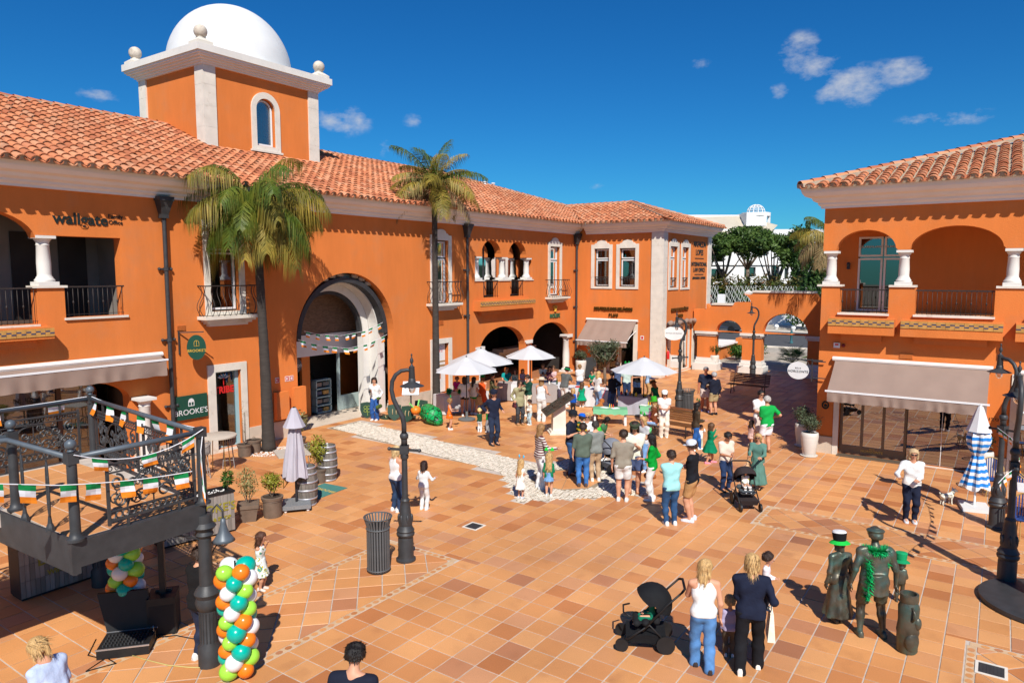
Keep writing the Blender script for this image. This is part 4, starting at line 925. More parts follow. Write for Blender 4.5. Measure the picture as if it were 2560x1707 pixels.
mb=MB();mb.add([(23.46,-12,8.36),(23.46,5.4,8.36),(40.7,5.4,8.36),(32.0,-3.0,10.92),(32,-12,10.92)],[(0,1,3,4),(1,2,3)]);roofC=mb.build('roof',M_MORTAR,Cb)
upD=Vector((32-23.46,0,10.92-8.36));LD=upD.length;upD.normalize()
def keepD(a,b):
 y=-6.8+a;x=23.46+b*(32-23.46)/LD
 return x<31.9 and y<5.4-(x-23.46)*.985
roof_plane(Cb,Vector((23.42,-6.8,8.36)),Vector((0,1,0)),upD,int(12.2/RT),25,keepD,base=roofC)
ridge_tiles(roofC,(23.5,5.36,8.46),(32,-3.0,11.02));mb=MB();mb.box(23.6,24.1,-11.5,5.3,8.3,8.35);mb.box(24.1,40.5,4.8,5.3,8.3,8.35);mb.build('soffit',M_CORN,Cb)
mb=MB();mb.box(24.2,40,Y0-7,Y0,0,8.3);mb.build('rear_block',M_ORANGE,Cb)
awning(FR,'wide taupe awning over the shop front of the right building',.18,4.22,3.06,1.2,2.22,.30,7)
awning(FR,'taupe awning cut off by the right edge of the view',-3.8,-.55,3.0,1.2,2.1,.30,8)
hs_=thing('hanging_sign','white oval shop sign on an iron bracket at the right building corner','sign',(24.15,4.73,2.4),world=True)
pc=Vector((24.05,5.32,2.62))
mb=MB();mb.lathe([(.0,-.015),(.33,-.015),(.33,.015),(0,.015)],32);
o=mb.build('sign_plate',M_SIGNW,hs_);o.rotation_euler=(0,PI/2,0);o.scale=(.86,1,1);o.location=Vector(o.location)+pc
letters('lettering','HORIZONTE',.105,pc+Vector((-.02,0,-.03)),(0,-1,0),(-1,0,0),M_TEXT,hs_,.003,spacing=1.05);letters('lettering','BELO',.06,pc+Vector((-.02,0,.08)),(0,-1,0),(-1,0,0),M_TEXT,hs_,.003,spacing=1.4)
mb=MB();mb.bar(pc+Vector((0,.36,.36)),Vector((24.15,4.6,2.98)),.03,.03);mb.bar(Vector((24.05,4.9,2.3)),Vector((24.05,4.9,3.02)),.03,.03);mb.bar((24.05,4.9,2.95),(24.05,4.5,2.95),.03,.03);mb.bar((24.05,4.9,2.42),(24.05,4.5,2.42),.03,.03);mb.tube([pc+Vector((0,.32-.0,.34)),pc+Vector((0,.0,.38)),pc+Vector((0,-.28,.30)),pc+Vector((0,-.36,.1))],.012,5);mb.build('bracket',M_IRON,hs_)
# things of the plaza
HX=YAW-PI/2
def sc_rot(p,a):return Matrix.Rotation(a,3,'Z')@Vector(p)
def zat(g,py):
 k=(853.5-py)/FPX;a=g.x*_up.x+g.y*_up.y;b=g.x*_fw.x+g.y*_fw.y
 return CAMH+(k*b-a)/(_up.z-k*_fw.z)
def lamp_post(px,py,rz,label,h=4.15,disc=False):
 g=gp(px,py);t=thing('street_lamp',label,'street lamp',(g.x,g.y,0),rz,'cast iron street lamps')
 mb=MB();mb.lathe([(.20,0),(.20,.05),(.165,.07),(.155,.12),(.155,.46),(.145,.50),(.175,.53),(.185,.57),(.165,.61),(.18,.64),(.15,.69),(.13,.74),(.145,.80),(.12,.95),(.10,1.15),(.085,1.22),(.095,1.25),(.075,1.29)],20);mb.build('base',M_IRON,t,True,auto=35)
 mb=MB()
 for k in range(6):a=2*PI*k/6;mb.ell((.125*math.cos(a),.125*math.sin(a),.88),.035,.035,.10,6,5)
 mb.build('base_ornament',M_IRON,t,True)
 mb=MB();s=h/4.15;mb.tube([(0,0,1.28),(0,0,2.15*s)],[.062,.056],12);mb.lathe([(.075,2.1),(.085,2.14),(.075,2.2)],12);mb.build('shaft',M_IRON,t,True,auto=35)
 mb=MB();z=2.2*s;mb.box(-.085,.085,-.075,.075,z,z+.17);mb.bar((-.30,0,z+.10),(.30,0,z+.06),.045,.045);mb.ell((-.30,0,z+.10),.04,.04,.04,6,5);mb.ell((.30,0,z+.06),.04,.04,.04,6,5);mb.build('ladder_bar',M_IRON,t)
 mb=MB();mb.tube([(0,0,z+.16),(0,0,z+.42)],.062,12);mb.lathe([(.07,z+.30),(.085,z+.33),(.085,z+.38),(.06,z+.42)],12)
 pts=[(0,z+.42),(0,z+.6),(-.03,z+.75),(-.12,z+.92),(-.20,z+1.10),(-.235,z+1.28),(-.22,z+1.45),(-.15,z+1.58),(-.04,z+1.66),(.08,z+1.68),(.16,z+1.66)]
 mb.tube([(x,0,q)for x,q in pts],[.05,.05,.05,.048,.046,.044,.043,.042,.04,.038,.036],10);mb.build('neck',M_IRON,t,True)
 lx,lz=.17,z+1.36
 mb=MB();mb.lathe([(.055,.14),(.065,.16),(.055,.36),(.06,.38),(.03,.40),(.015,.44),(.035,.48),(.035,.52),(.012,.57),(.012,.60),(.02,.62),(.0,.65)],12,(lx,0,lz));mb.build('finial',M_IRON,t,True,auto=40)
 mb=MB();mb.lathe([(.10,.02),(.235,-.005),(.24,.0),(.12,.055),(.075,.08),(.07,.14),(.055,.16)],24,(lx,0,lz));mb.build('lamp_shade',M_IRON,t,True,auto=40)
 mb=MB();mb.lathe([(.065,.0),(.072,-.05),(.06,-.11),(.03,-.14),(0,-.145)],14,(lx,0,lz));mb.build('globe',glassmat('lamp_glass',(.8,.74,.7),.1,.5)if 'lamp_glass' not in MATS else MATS['lamp_glass'],t,True)
 if disc:mb=MB();mb.lathe([(.62,0.012),(.64,.02),(.64,.05),(.60,.06),(.2,.062)],40);mb.build('foot_plate',M_IRON,t,True,auto=30)
 return t
lamp_post(1015,1400,HX,'iron street lamp beside the tall slatted bin, left of centre')
lamp_post(1697,1030,HX+PI,'iron street lamp behind the bench and the woman in white')
lamp_post(1881,945,HX+PI,'iron street lamp in front of the arch wall pier')
lamp_post(2490,1320,HX+PI/2+.3,'farther of two iron street lamps at the right edge')
lamp_post(2515,1462,HX+PI/2-.5,'nearer of two iron street lamps at the right edge',4.1)
g=gp(2620,1520);t=thing('iron_column','thick black iron column on a round foot plate, right edge','column',(g.x,g.y,0))
mb=MB();mb.lathe([(1.0,.014),(1.02,.03),(1.02,.10),(.96,.125),(.30,.13)],56);mb.build('foot_plate',M_IRON,t,True,auto=30)
mb=MB();mb.lathe([(.30,.13),(.30,.2),(.2,.24),(.17,.3),(.17,.9),(.2,.95),(.2,1.0),(.13,1.1),(.11,3.1),(.15,3.15),(.13,3.2),(.06,3.3)],20);mb.build('shaft',M_IRON,t,True,auto=35);mb=MB();mb.ell((0,0,3.42),.13,.13,.13,14,10);mb.build('ball',M_IRON,t,True)
def litter_bin(px,py,label,h=1.08,r=.21):
 g=gp(px,py);t=thing('litter_bin',label,'litter bin',(g.x,g.y,0),0,'slatted metal litter bins')
 mb=MB();mb.lathe([(r*.8,.0),(r*.92,.02),(r*.92,.06)],24);mb.build('base',M_IRON,t)
 mb=MB();mb.lathe([(r*.86,.05),(r*.86,h*.86),(r*.80,h*.86),(r*.80,.1)],20);mb.build('liner',M_BLACK,t,True,auto=40)
 M_BIN=mat('grey_bin_paint',(.10,.105,.11),.5,.1,6)
 me=None;n=26
 for k in range(n):
  a=2*PI*k/n
  if me is None:
   m2=MB();m2.hexa([(r-.006,-.016,.05),(r+.006,-.016,.05),(r+.006,.016,.05),(r-.006,.016,.05),(r-.006,-.016,h*.84),(r+.006,-.016,h*.84),(r+.006,.016,h*.84),(r-.006,.016,h*.84)])
   w=r*1.24;m2.hexa([(r-.006,-.016,h*.84),(r+.006,-.016,h*.84),(r+.006,.016,h*.84),(r-.006,.016,h*.84),(w-.006,-.016,h),(w+.006,-.016,h),(w+.006,.016,h),(w-.006,.016,h)])
   o=m2.build('slat',M_BIN,t);me=o.data
  else:o=link('slat',me,t)
  o.rotation_euler=(0,0,a)
 mb=MB();mb.tube([(r*1.25*math.cos(2*PI*k/28),r*1.25*math.sin(2*PI*k/28),h)for k in range(29)],.012,6,cap=False);mb.build('rim',M_BIN,t,True)
 for z in(.08,h*.80):
  mb=MB();mb.tube([(r*1.03*math.cos(2*PI*k/28),r*1.03*math.sin(2*PI*k/28),z)for k in range(29)],.014,6,cap=False);mb.build('hoop',M_BIN,t,True)
litter_bin(947,1428,'tall grey slatted litter bin beside the lamp post in the foreground',1.1,.215)
litter_bin(1718,1030,'grey slatted litter bin behind the occupied bench',.95,.24)
M_WOOD=mat('varnished_brown_wood',(.17,.065,.022),.45,.25,3,island=.15,streak=(1,8,8),bump=.1)
def bench(g,rz,label,L=1.9):
 t=thing('park_bench',label,'bench',(g.x,g.y,0),rz,'wooden slatted benches')
 for k in range(5):MB().box(-L/2,L/2,-.04+.10*k-.18,.04+.10*k-.18,.42,.45).build('seat_slat',M_WOOD,t)
 for k in range(6):y=.27+.025*k;z=.50+.075*k;MB().hexa([(-L/2,y,z),(L/2,y,z),(L/2,y+.03,z),(-L/2,y+.03,z),(-L/2,y+.02,z+.062),(L/2,y+.02,z+.062),(L/2,y+.05,z+.062),(-L/2,y+.05,z+.062)]).build('back_slat',M_WOOD,t)
 for x in(-L/2+.22,L/2-.22):
  mb=MB();mb.tube([(x,-.2,.0),(x,-.16,.25),(x,-.2,.40),(x,.22,.40),(x,.30,.5),(x,.43,.96)],.022,6);mb.tube([(x,.34,0),(x,.26,.2),(x,.22,.40)],.022,6);mb.build('leg',M_BROWNRAIL,t,True)
bench(gp(1672,1086),-PI/2-.16,'brown slatted bench where the woman in the green top hat sits',2.0)
bench(gp(1868,985),-PI/2+.0,'brown slatted bench in the building shade by the arches',1.9)
# palms
M_TRUNK=mat('palm_trunk',(.05,.042,.036),.9,.25,4,bump=.6,bscale=18,streak=(1,1,6))
M_FROND=leafmat('palm_leaf',(.085,.14,.018),(.17,.18,.02));M_FROND2=leafmat('palm_leaf_yellowed',(.34,.26,.04),(.18,.17,.03));M_DRY=leafmat('palm_leaf_dry',(.38,.28,.13),(.25,.17,.08))
def palm(x,y,h,r0,r1,fr,label,seed,L=2.3,droop=1.0,mats=(0,1,1,0),lean=(0,0),crown_tilt=None):
 rr=random.Random(seed);t=thing('palm_tree',label,'palm tree',(x,y,0),0,'palm trees of the plaza')
 prof=[];n=46
 for k in range(n+1):f=k/n;rad=r0+(r1-r0)*min(1,f*1.6)**.8+(.09*r0*(1 if k<4 else 0))*(4-k)/4;prof.append((rad*(1.04 if k%2 else 1.0),h*f))
 mb=MB();mb.lathe(prof,14)
 if lean[0]or lean[1]:mb.v=[(a+lean[0]*(c/h)**1.6,b+lean[1]*(c/h)**1.6,c)for a,b,c in mb.v]
 mb.build('trunk',M_TRUNK,t,True)
 T=Vector((lean[0],lean[1],h))
 mb=MB()
 for k in range(16):
  a=k*2.4;q=T+Vector((0,0,.05*(k%5)-.2));d=Vector((math.cos(a),math.sin(a),1.6)).normalized();mb.tube([q,q+d*.35,q+d*.6+Vector((0,0,-.02))],[r1*.75,r1*.5,.03],6)
 mb.build('crownshaft',M_TRUNK,t,True)
 for k in range(fr):
  a=2.399963*k+rr.uniform(-.2,.2);el=1.25-1.55*((k+.5)/fr)**.9+rr.uniform(-.1,.1);l=L*rr.uniform(.85,1.1)
  d=Vector((math.cos(a)*math.cos(el),math.sin(a)*math.cos(el),math.sin(el)));p=T+Vector((0,0,.15));pts=[p.copy()];m=14
  for i in range(m):
   d=(d+Vector((0,0,-.135*droop*(1+.6*(el<.3)*.5)*(i/m+.25)))).normalized();p=p+d*(l/m);pts.append(p.copy())
  mb=MB();mb.tube(pts,[.024*(1-i/(m+3))for i in range(m+1)],4,mi=0)
  side0=d.cross(Vector((0,0,1)));side0=side0.normalized()if side0.length>.05 else Vector((-math.sin(a),math.cos(a),0))
  nl=84
  for i in range(nl):
   f=.12+.88*i/nl;j=min(m-1,int(f*m));q=pts[j].lerp(pts[j+1],f*m-j);tg=(pts[j+1]-pts[j]).normalized()
   sd_=tg.cross(Vector((0,0,1)));sd_=sd_.normalized()if sd_.length>.1 else side0
   ll=l*(.30*math.sin(PI*(.12+.82*f))+.05)*rr.uniform(.75,1.15)
   for s in(-1,1):
    dd=(tg*.45+sd_*s*rr.uniform(.55,.95)+Vector((0,0,rr.uniform(-.25,.35)))).normalized();w=tg.cross(dd).normalized()*.0;wv=(tg-dd*tg.dot(dd)).normalized()*.0125
    a1=q+dd*ll*.40+Vector((0,0,-.16*ll*droop));a2=q+dd*ll*.58+Vector((0,0,-.72*ll*droop))
    mb.add([q-wv*.6,q+wv*.6,a1+wv,a1-wv,a2],[(0,1,2,3),(3,2,4)],0)
  frac=k/fr
  mi_=M_FROND if frac<mats[0]else(M_FROND2 if frac<mats[1]else M_DRY)
  if rr.random()<mats[2]:mi_=M_FROND2
  mb.build('frond',mi_,t)
 return t
g=gp(672,1126);palm(g.x,g.y,7.7,.21,.13,38,'big drooping palm in front of the wall left of the large arch',11,2.6,1.55,(.85,1.0,.32),lean=(-.12,.1))
g=gp(1087,1016);palm(g.x,g.y-.1,9.35,.17,.115,24,'slender palm with yellowing fronds beside the white umbrellas',5,2.3,.9,(.5,.85,.25))
palm(40.6,7.5,7.3,.2,.15,22,'palm with hanging dry fronds half hidden behind the right building',9,2.3,1.2,(.3,.55,.3))
mb=MB();rr=random.Random(2);g=gp(664,1128)
for k in range(420):
 a,q=rr.uniform(0,2*PI),.72*math.sqrt(rr.random());s=rr.uniform(.015,.032);mb.ell((g.x+q*math.cos(a),g.y+q*math.sin(a),.012),s,s*.8,s*.6,5,4)
tag(mb.build('pebbles',mat('white_pebble',(.72,.70,.66),.8,.1,9,island=.15)),'ring of white pebbles round the foot of the big palm','pebbles',kind='stuff')
# leafy plants
def leaves(mb,c,rad,n,size,rr,shell=.35,mi=0):
 for k in range(n):
  d=Vector((rr.gauss(0,1),rr.gauss(0,1),rr.gauss(0,1))).normalized();q=(shell+(1-shell)*rr.random()**.5);b=.82+.25*math.sin(d.x*5+d.y*3.1)*math.sin(d.z*4+c[0])
  p=Vector(c)+Vector((d.x*rad[0],d.y*rad[1],d.z*rad[2]))*q*b
  u=Vector((rr.gauss(0,1),rr.gauss(0,1),rr.gauss(0,1))).normalized();v=u.cross(d+Vector((.1,.2,.3))).normalized();s=size*rr.uniform(.6,1.3)
  mb.add([p-u*s,p+v*s*.38,p+u*s,p-v*s*.38],[(0,1,2,3)],mi)
L_OLIVE=leafmat('olive_leaf',(.10,.13,.07),(.16,.19,.12));L_GREEN=leafmat('green_leaf',(.05,.13,.02),(.12,.2,.03));L_YELLOW=leafmat('yellow_green_leaf',(.30,.30,.03),(.12,.2,.02));L_VAR=leafmat('variegated_leaf',(.34,.30,.12),(.12,.16,.05));L_DARK=leafmat('dark_leaf',(.04,.09,.02),(.07,.13,.03));L_HEDGE=leafmat('hedge_leaf',(.08,.10,.02),(.20,.10,.03));L_PINE=leafmat('pine_needles',(.07,.13,.025),(.11,.17,.035))
M_SOIL=mat('soil',(.045,.03,.02),.95,.3,12);M_BARK=mat('bark',(.16,.12,.09),.9,.25,5,bump=.5,bscale=25);M_TERRA=mat('brown_stoneware',(.16,.115,.085),.6,.2,5,bump=.1);M_POTW=mat('white_ceramic_pot',(.66,.62,.56),.6,.06,3,streak=(1,1,9))
def plant(mb_,c,rad,n,size,seed,stems=5,base=None):
 rr=random.Random(seed);leaves(mb_,c,rad,n,size,rr)
def potted(px,py,label,pot,r,h,crown,leafm,n,size,seed,kind='round',group='potted plants of the wine bar',stem=.3,wh=None,rz=None):
 g=gp(px,py);t=thing('potted_plant',label,'potted plant',(g.x,g.y,0),rz if rz is not None else HX+.3,group);rr=random.Random(seed)
 mb=MB()
 if kind=='square':
  w0,w1=r*.72,r
  for(a,b,z0,z1)in((w0,w1*.95,0,h*.8),(w1*1.04,w1*1.06,h*.8,h)):mb.hexa([(-a,-a,z0),(a,-a,z0),(a,a,z0),(-a,a,z0),(-b,-b,z1),(b,-b,z1),(b,b,z1),(-b,b,z1)])
 elif kind=='tall':mb.lathe([(r*.62,0),(r*.7,.04),(r*.86,h*.45),(r*1.0,h*.85),(r*.96,h*.97),(r*.88,h),(r*.8,h*.95)],24)
 else:mb.lathe([(r*.86,0),(r*.9,h*.1),(r*.92,h*.78),(r*1.0,h*.8),(r*.96,h*.84),(r*1.04,h*.86),(r*1.08,h*.98),(r*.9,h),(r*.86,h*.9)],24)
 mb.build('pot',pot,t,kind!='square',auto=40)
 if kind=='tall' and h>.6:mb=MB();mb.lathe([(r*.8,.012),(r*.95,.02),(r*.98,.05),(r*.6,.05)],24);mb.build('saucer',pot,t,True,auto=40)
 mb=MB();mb.lathe([(.0,h*.955),(r*(.95 if kind=='square' else .85),h*.95)],12,cap=False);mb.build('soil',M_SOIL,t)
 mb=MB();c=Vector((0,0,h+stem+crown[1]*.5))
 for k in range(6):a=k*1.05;mb.tube([(0,0,h*.93),(.05*math.cos(a),.05*math.sin(a),h+stem*.6),(crown[0]*.55*math.cos(a),crown[0]*.55*math.sin(a),h+stem+crown[1]*rr.uniform(.3,.7))],[.012,.010,.004],5)
 mb.build('stems',M_BARK,t)
 mb=MB();leaves(mb,c,(crown[0],crown[0],crown[1]*.62),n,size,rr,.1);mb.build('foliage',leafm,t)
 return t
potted(622,1300,'variegated shrub in a square brown pot, nearest to the planter box',M_TERRA,.23,.42,(.30,.75),L_VAR,620,.035,1,'square',stem=.12)
potted(682,1290,'yellow green shrub in a round brown pot beside the closed umbrella',M_TERRA,.24,.50,(.30,.48),L_YELLOW,900,.035,2,stem=.12)
potted(798,1205,'tall yellow green bush in a pot behind the far barrel',M_TERRA,.22,.40,(.36,.85),L_YELLOW,1100,.04,3,stem=.1)
potted(748,1130,'leafy variegated bush beyond the closed umbrella',M_TERRA,.22,.5,(.40,.8),L_VAR,800,.04,4,stem=.15)
potted(636,1130,'squat brown pot of white pebbles by the big palm',M_TERRA,.23,.42,(.05,.1),L_VAR,6,.02,5,stem=.02)
potted(612,1140,'brown pot with a thin bare sapling by the shop door',M_TERRA,.22,.40,(.10,1.3),L_VAR,40,.03,6,stem=.2)
potted(2022,1140,'tall white pot with grey green shrub at the right shop corner',M_POTW,.27,.78,(.44,.55),L_OLIVE,1500,.035,7,'tall','tall white shop planters',.05)
potted(2005,1115,'tall white pot with shrub behind another, in the shade',M_POTW,.25,.78,(.40,.55),L_OLIVE,1200,.035,8,'tall','tall white shop planters',.05)
potted(2455,1195,'tall white pot behind the blue striped closed umbrella',M_POTW,.25,.8,(.36,.5),L_OLIVE,900,.035,9,'tall','tall white shop planters',.05)
potted(1452,945,'white tall pot with a clipped olive ball left of the olive tree',M_POTW,.30,1.0,(.42,.55),L_OLIVE,900,.05,10,'tall','tall white shop planters',.02)
potted(1785,925,'dark clipped ball plant in a pale pot behind the arch pier',M_POTW,.28,.9,(.4,.6),L_DARK,800,.05,12,'tall','tall white shop planters',.05)
potted(762,1020,'small tree in a white pot just inside the large arch',M_POTW,.28,.85,(.42,.9),L_DARK,500,.06,13,'tall','tall white shop planters',.2)
g=gp(1512,965);t=thing('olive_tree','grey green round olive tree in front of the watch shop','tree',(g.x,g.y,0));rr=random.Random(4)
mb=MB();mb.tube([(0,0,0),(.03,.02,.5),(0,.03,1.0)],[.10,.08,.07],8)
for k in range(7):a=k*.9;mb.tube([(0,.03,.95),(.3*math.cos(a),.3*math.sin(a),1.4),(.7*math.cos(a),.7*math.sin(a),1.7+.1*(k%3))],[.05,.03,.012],6)
mb.build('trunk',M_BARK,t,True)
mb=MB()
for k in range(22):
 a=rr.uniform(0,6.28);q=rr.uniform(0,.75);leaves(mb,(q*math.cos(a),q*math.sin(a),1.72+rr.uniform(-.38,.45)),(.42,.42,.34),170,.06,rr,.2)
mb.build('crown',L_OLIVE,t)
# umbrellas of the stalls
M_CANV=mat('white_umbrella_cloth',(.56,.56,.575),.85,.02,2,spec=.1);M_POLE=mat('dark_pole',(.03,.03,.035),.4,.1)
def parasol(g,h,r,drop,label,n=8,rz=.3,base=True):
 t=thing('parasol',label,'parasol',(g.x,g.y,0),rz,'white parasols over the stalls')
 mb=MB();vs=[(0,0,h)];fs=[];S=4;m=5
 for i in range(n*S):
  a=2*PI*i/(n*S);fr=(i%S)/S;sag=1-.10*math.sin(PI*fr)
  for j in range(1,m+1):f=j/m;rr_=r*f*(sag if j==m else 1-.07*math.sin(PI*fr)*f);vs.append((rr_*math.cos(a),rr_*math.sin(a),h-drop*f**1.12-.035*math.sin(PI*fr)*f*(1 if j<m else .3)))
 N=n*S
 for i in range(N):
  k=(i+1)%N;fs.append((0,1+i*m,1+k*m))
  for j in range(m-1):fs.append((1+i*m+j,1+i*m+j+1,1+k*m+j+1,1+k*m+j))
 mb.add(vs,fs);mb.build('canopy',M_CANV,t,True,auto=20)
 mb=MB();mb.lathe([(r*.24,-.035-drop*.16),(r*.12,.02-drop*.05),(.03,.035)],n,(0,0,h));mb.build('vent_cap',M_CANV,t)
 mb=MB();mb.tube([(0,0,.05),(0,0,h+.03)],.024,8);mb.ell((0,0,h+.06),.035,.035,.03,8,5);mb.build('pole',M_POLE,t,True)
 for k in range(n):a=2*PI*k/n;MB().bar((0,0,h-.04),(r*.97*math.cos(a),r*.97*math.sin(a),h-drop-.02),.015,.02).build('rib',M_POLE,t)
 if base:mb=MB();mb.lathe([(.33,0.012),(.34,.03),(.34,.07),(.28,.09),(.06,.10),(.05,.35)],24);mb.build('base',mat('grey_base',(.14,.15,.15),.6,.1),t,True,auto=40)
UM=[(gp(1167,1050),2.46,1.28,.50,'front left white parasol over the pompom table'),(gp(1203,1020),2.52,1.45,.55,'white parasol partly hidden behind the front left one'),(gp(1326,990),2.35,1.22,.50,'white parasol in front of the arcade column'),(gp(1608,1040),2.36,1.36,.52,'white parasol over the stall right of the olive tree')]
for u in UM:parasol(*u)
# tables with cloths
M_CLOTHW=mat('white_tablecloth',(.66,.65,.66),.9,.04,2,bump=.1,bscale=8);M_CLOTHT=mat('taupe_tablecloth',(.36,.31,.29),.9,.06,2,bump=.1,bscale=8);M_CLOTHG=mat('grey_tablecloth',(.42,.42,.47),.9,.06,2,bump=.1,bscale=8)
def cloth_table(a,b,w,cl,label,h=.76,seed=0,drop=.03):
 a=Vector((a.x,a.y,0));b=Vector((b.x,b.y,0));d=(b-a);L=d.length;d.normalize();n=Vector((-d.y,d.x,0));n=n if n.dot(_F)>0 else-n
 t=thing('stall_table',label,'table',a+d*(L/2),0,'cloth covered stall tables',world=True)
 c=a+d*(L/2)+n*(w/2);rr=random.Random(seed)
 mb=MB()
 for s in(-1,1):
  for u in(-1,1):q=c+d*(s*(L/2-.1))+n*(u*(w/2-.08));mb.bar(q,q+Vector((0,0,h-.04)),.04,.04)
 mb.build('legs',M_IRON,t)['kind']='stuff'
 mb=MB();q=[a,b,b+n*w,a+n*w];mb.add([Vector(p)+Vector((0,0,h-.045))for p in q]+[Vector(p)+Vector((0,0,h-.008))for p in q],[(3,2,1,0),(4,5,6,7),(0,1,5,4),(1,2,6,5),(2,3,7,6),(3,0,4,7)]);mb.build('table_top',M_WOOD,t)
 mb=MB();per=[];k=0
 corners=[a-n*.01-d*.01,b-n*.01+d*.01,b+n*(w+.01)+d*.01,a+n*(w+.01)-d*.01]
 for i in range(4):
  p,r_=corners[i],corners[(i+1)%4];m=max(4,int((r_-p).length/.09))
  o=(r_-p).normalized();nn=Vector((o.y,-o.x,0))
  if(p-c).dot(nn)<0:nn=-nn
  for j in range(m):per.append((p.lerp(r_,j/m),nn))
 N=len(per);rows=5;vs=[]
 for j in range(rows+1):
  f=j/rows
  for i,(p,nn)in enumerate(per):vs.append(p+nn*(f*(.035+.035*math.sin(i*1.9+seed)+.02*math.sin(i*.7)))+Vector((0,0,h*(1-f)+drop*f+.004)))
 fs=[(j*N+i,j*N+(i+1)%N,(j+1)*N+(i+1)%N,(j+1)*N+i)for j in range(rows)for i in range(N)]+[tuple(range(N))]
 mb.add(vs,fs);mb.build('tablecloth',cl,t,True,auto=50)
 return c,d,n
T1=cloth_table(gp(1110,1038),gp(1222,1022),.8,M_CLOTHW,'white clothed table with green pompoms under the front left parasol',seed=1)
T2=cloth_table(gp(1243,1002),gp(1296,1003),.9,M_CLOTHT,'taupe clothed table with a white runner where the ginger haired woman sits',seed=2)
T3=cloth_table(gp(1330,1010),gp(1402,1006),.9,M_CLOTHT,'taupe clothed table behind the woman in the sun hat',seed=3)
T4=cloth_table(gp(1408,1012),gp(1524,1022),.9,M_CLOTHW,'long white craft table with the girl in the green dress before it',seed=4)
T5=cloth_table(gp(1545,1036),gp(1617,1042),.85,M_CLOTHG,'grey clothed stall table under the right parasol',seed=5)
def runner(T,label,u,w):
 c,d,n=T;mb=MB();h=.772
 a=c+d*(u-w/2);b=c+d*(u+w/2);e=-n*.49
 mb.add([a-e+Vector((0,0,h)),b-e+Vector((0,0,h)),b+e+Vector((0,0,h)),a+e+Vector((0,0,h)),b+e*1.16+Vector((0,0,.05)),a+e*1.2+Vector((0,0,.05))],[(0,1,2,3),(3,2,4,5)])
 tag(mb.build('table_runner',M_CLOTHW),label,'tablecloth')
runner(T2,'white runner hanging over the taupe table by the ginger haired woman',.35,.4);runner(T3,'white runner at the right end of the taupe table behind the sun hat',.75,.45)
def pompom(p,r,label,m,name='pompom',group=None,n=260):
 mb=MB();rr=random.Random(int(p[0]*100));
 for k in range(n):
  d=Vector((rr.gauss(0,1),rr.gauss(0,1),rr.gauss(0,1))).normalized();u=d.cross(Vector((rr.random(),rr.random(),rr.random()+.1))).normalized()*r*.09
  mb.add([Vector(p)+d*r*.15-u,Vector(p)+d*r*.15+u,Vector(p)+d*r*rr.uniform(.8,1.1)],[(0,1,2)])
 tag(mb.build(name,m),label,name.replace('_',' '),group)
M_TINSEL=mat('green_tinsel',(.0,.35,.09),.35,.3,9,island=.4)
c,d,n=T1
pompom(c-d*.75-n*.2+Vector((0,0,.92)),.17,'left green tinsel pompom on the white table',M_TINSEL);pompom(c-d*.25-n*.25+Vector((0,0,.90)),.16,'second green tinsel pompom on the white table',M_TINSEL)
def goods(T,lst,z=.774):
 c,d,n=T
 for kind,u,v,s,m,lab in lst:
  p=c+d*u+n*v;mb=MB()
  if kind=='bottle':mb.lathe([(.035,0),(.037,.02),(.037,.17),(.015,.22),(.015,.29),(.018,.30),(.0,.305)],10,(p.x,p.y,z))
  elif kind=='cup':mb.lathe([(.032,0),(.042,.11),(.038,.11),(.03,.02)],10,(p.x,p.y,z))
  elif kind=='jar':mb.lathe([(.04,0),(.045,.02),(.045,.1),(.03,.12),(.034,.12),(.034,.15),(0,.152)],10,(p.x,p.y,z))
  elif kind=='bowl':mb.lathe([(.05,0),(.11,.06),(.12,.085),(.105,.075),(.05,.015)],14,(p.x,p.y,z))
  elif kind=='ball':mb.ell((p.x,p.y,z+s),s,s,s*.9,12,8)
  else:
   w=s;mb.box(-w,w,-w*.7,w*.7,0,s*.35);mb.box(-w*.7,w*.6,-w*.5,w*.5,s*.35,s*.5);mb.v=[(p.x+a*math.cos(u*9)-b*math.sin(u*9),p.y+a*math.sin(u*9)+b*math.cos(u*9),z+q)for a,b,q in mb.v]
  tag(mb.build({'box':'craft_box','ball':'orange_ball'}.get(kind,kind),m,None,kind!='box',auto=40),lab,{'box':'box','ball':'ball'}.get(kind,kind))
M_PAPER=mat('paper',(.8,.8,.8),.8,.05,9);M_BOTG=mat('bottle_green',(.03,.07,.02),.15,.1);M_OR=mat('orange_plastic',(.8,.22,.02),.4,.1);M_YEL=mat('yellow_plastic',(.75,.55,.03),.4,.1);M_REDP=mat('red_plastic',(.55,.03,.03),.4,.1)
goods(T2,[('cup',-.55,-.05,0,M_BLACK,'left dark paper cup on the taupe table'),('cup',-.2,-.25,0,M_BLACK,'right dark paper cup on the taupe table')])
goods(T3,[('bottle',-.6,.1,0,M_BLACK,'black flask left on the taupe table behind the sun hat'),('bottle',.62,-.1,0,M_BOTG,'green wine bottle on the white runner'),('jar',.25,-.1,0,M_STONE,'grey jar on the taupe table behind the sun hat')])
goods(T4,[('ball',-.05,.05,.06,M_OR,'orange ball on the white craft table'),('box',-.5,-.1,.11,M_REDP,'red craft box on the white craft table'),('box',-.2,-.2,.10,M_PAPER,'white paper pile on the craft table'),('box',.45,0,.13,M_PAPER,'white paper stack at the right of the craft table')])
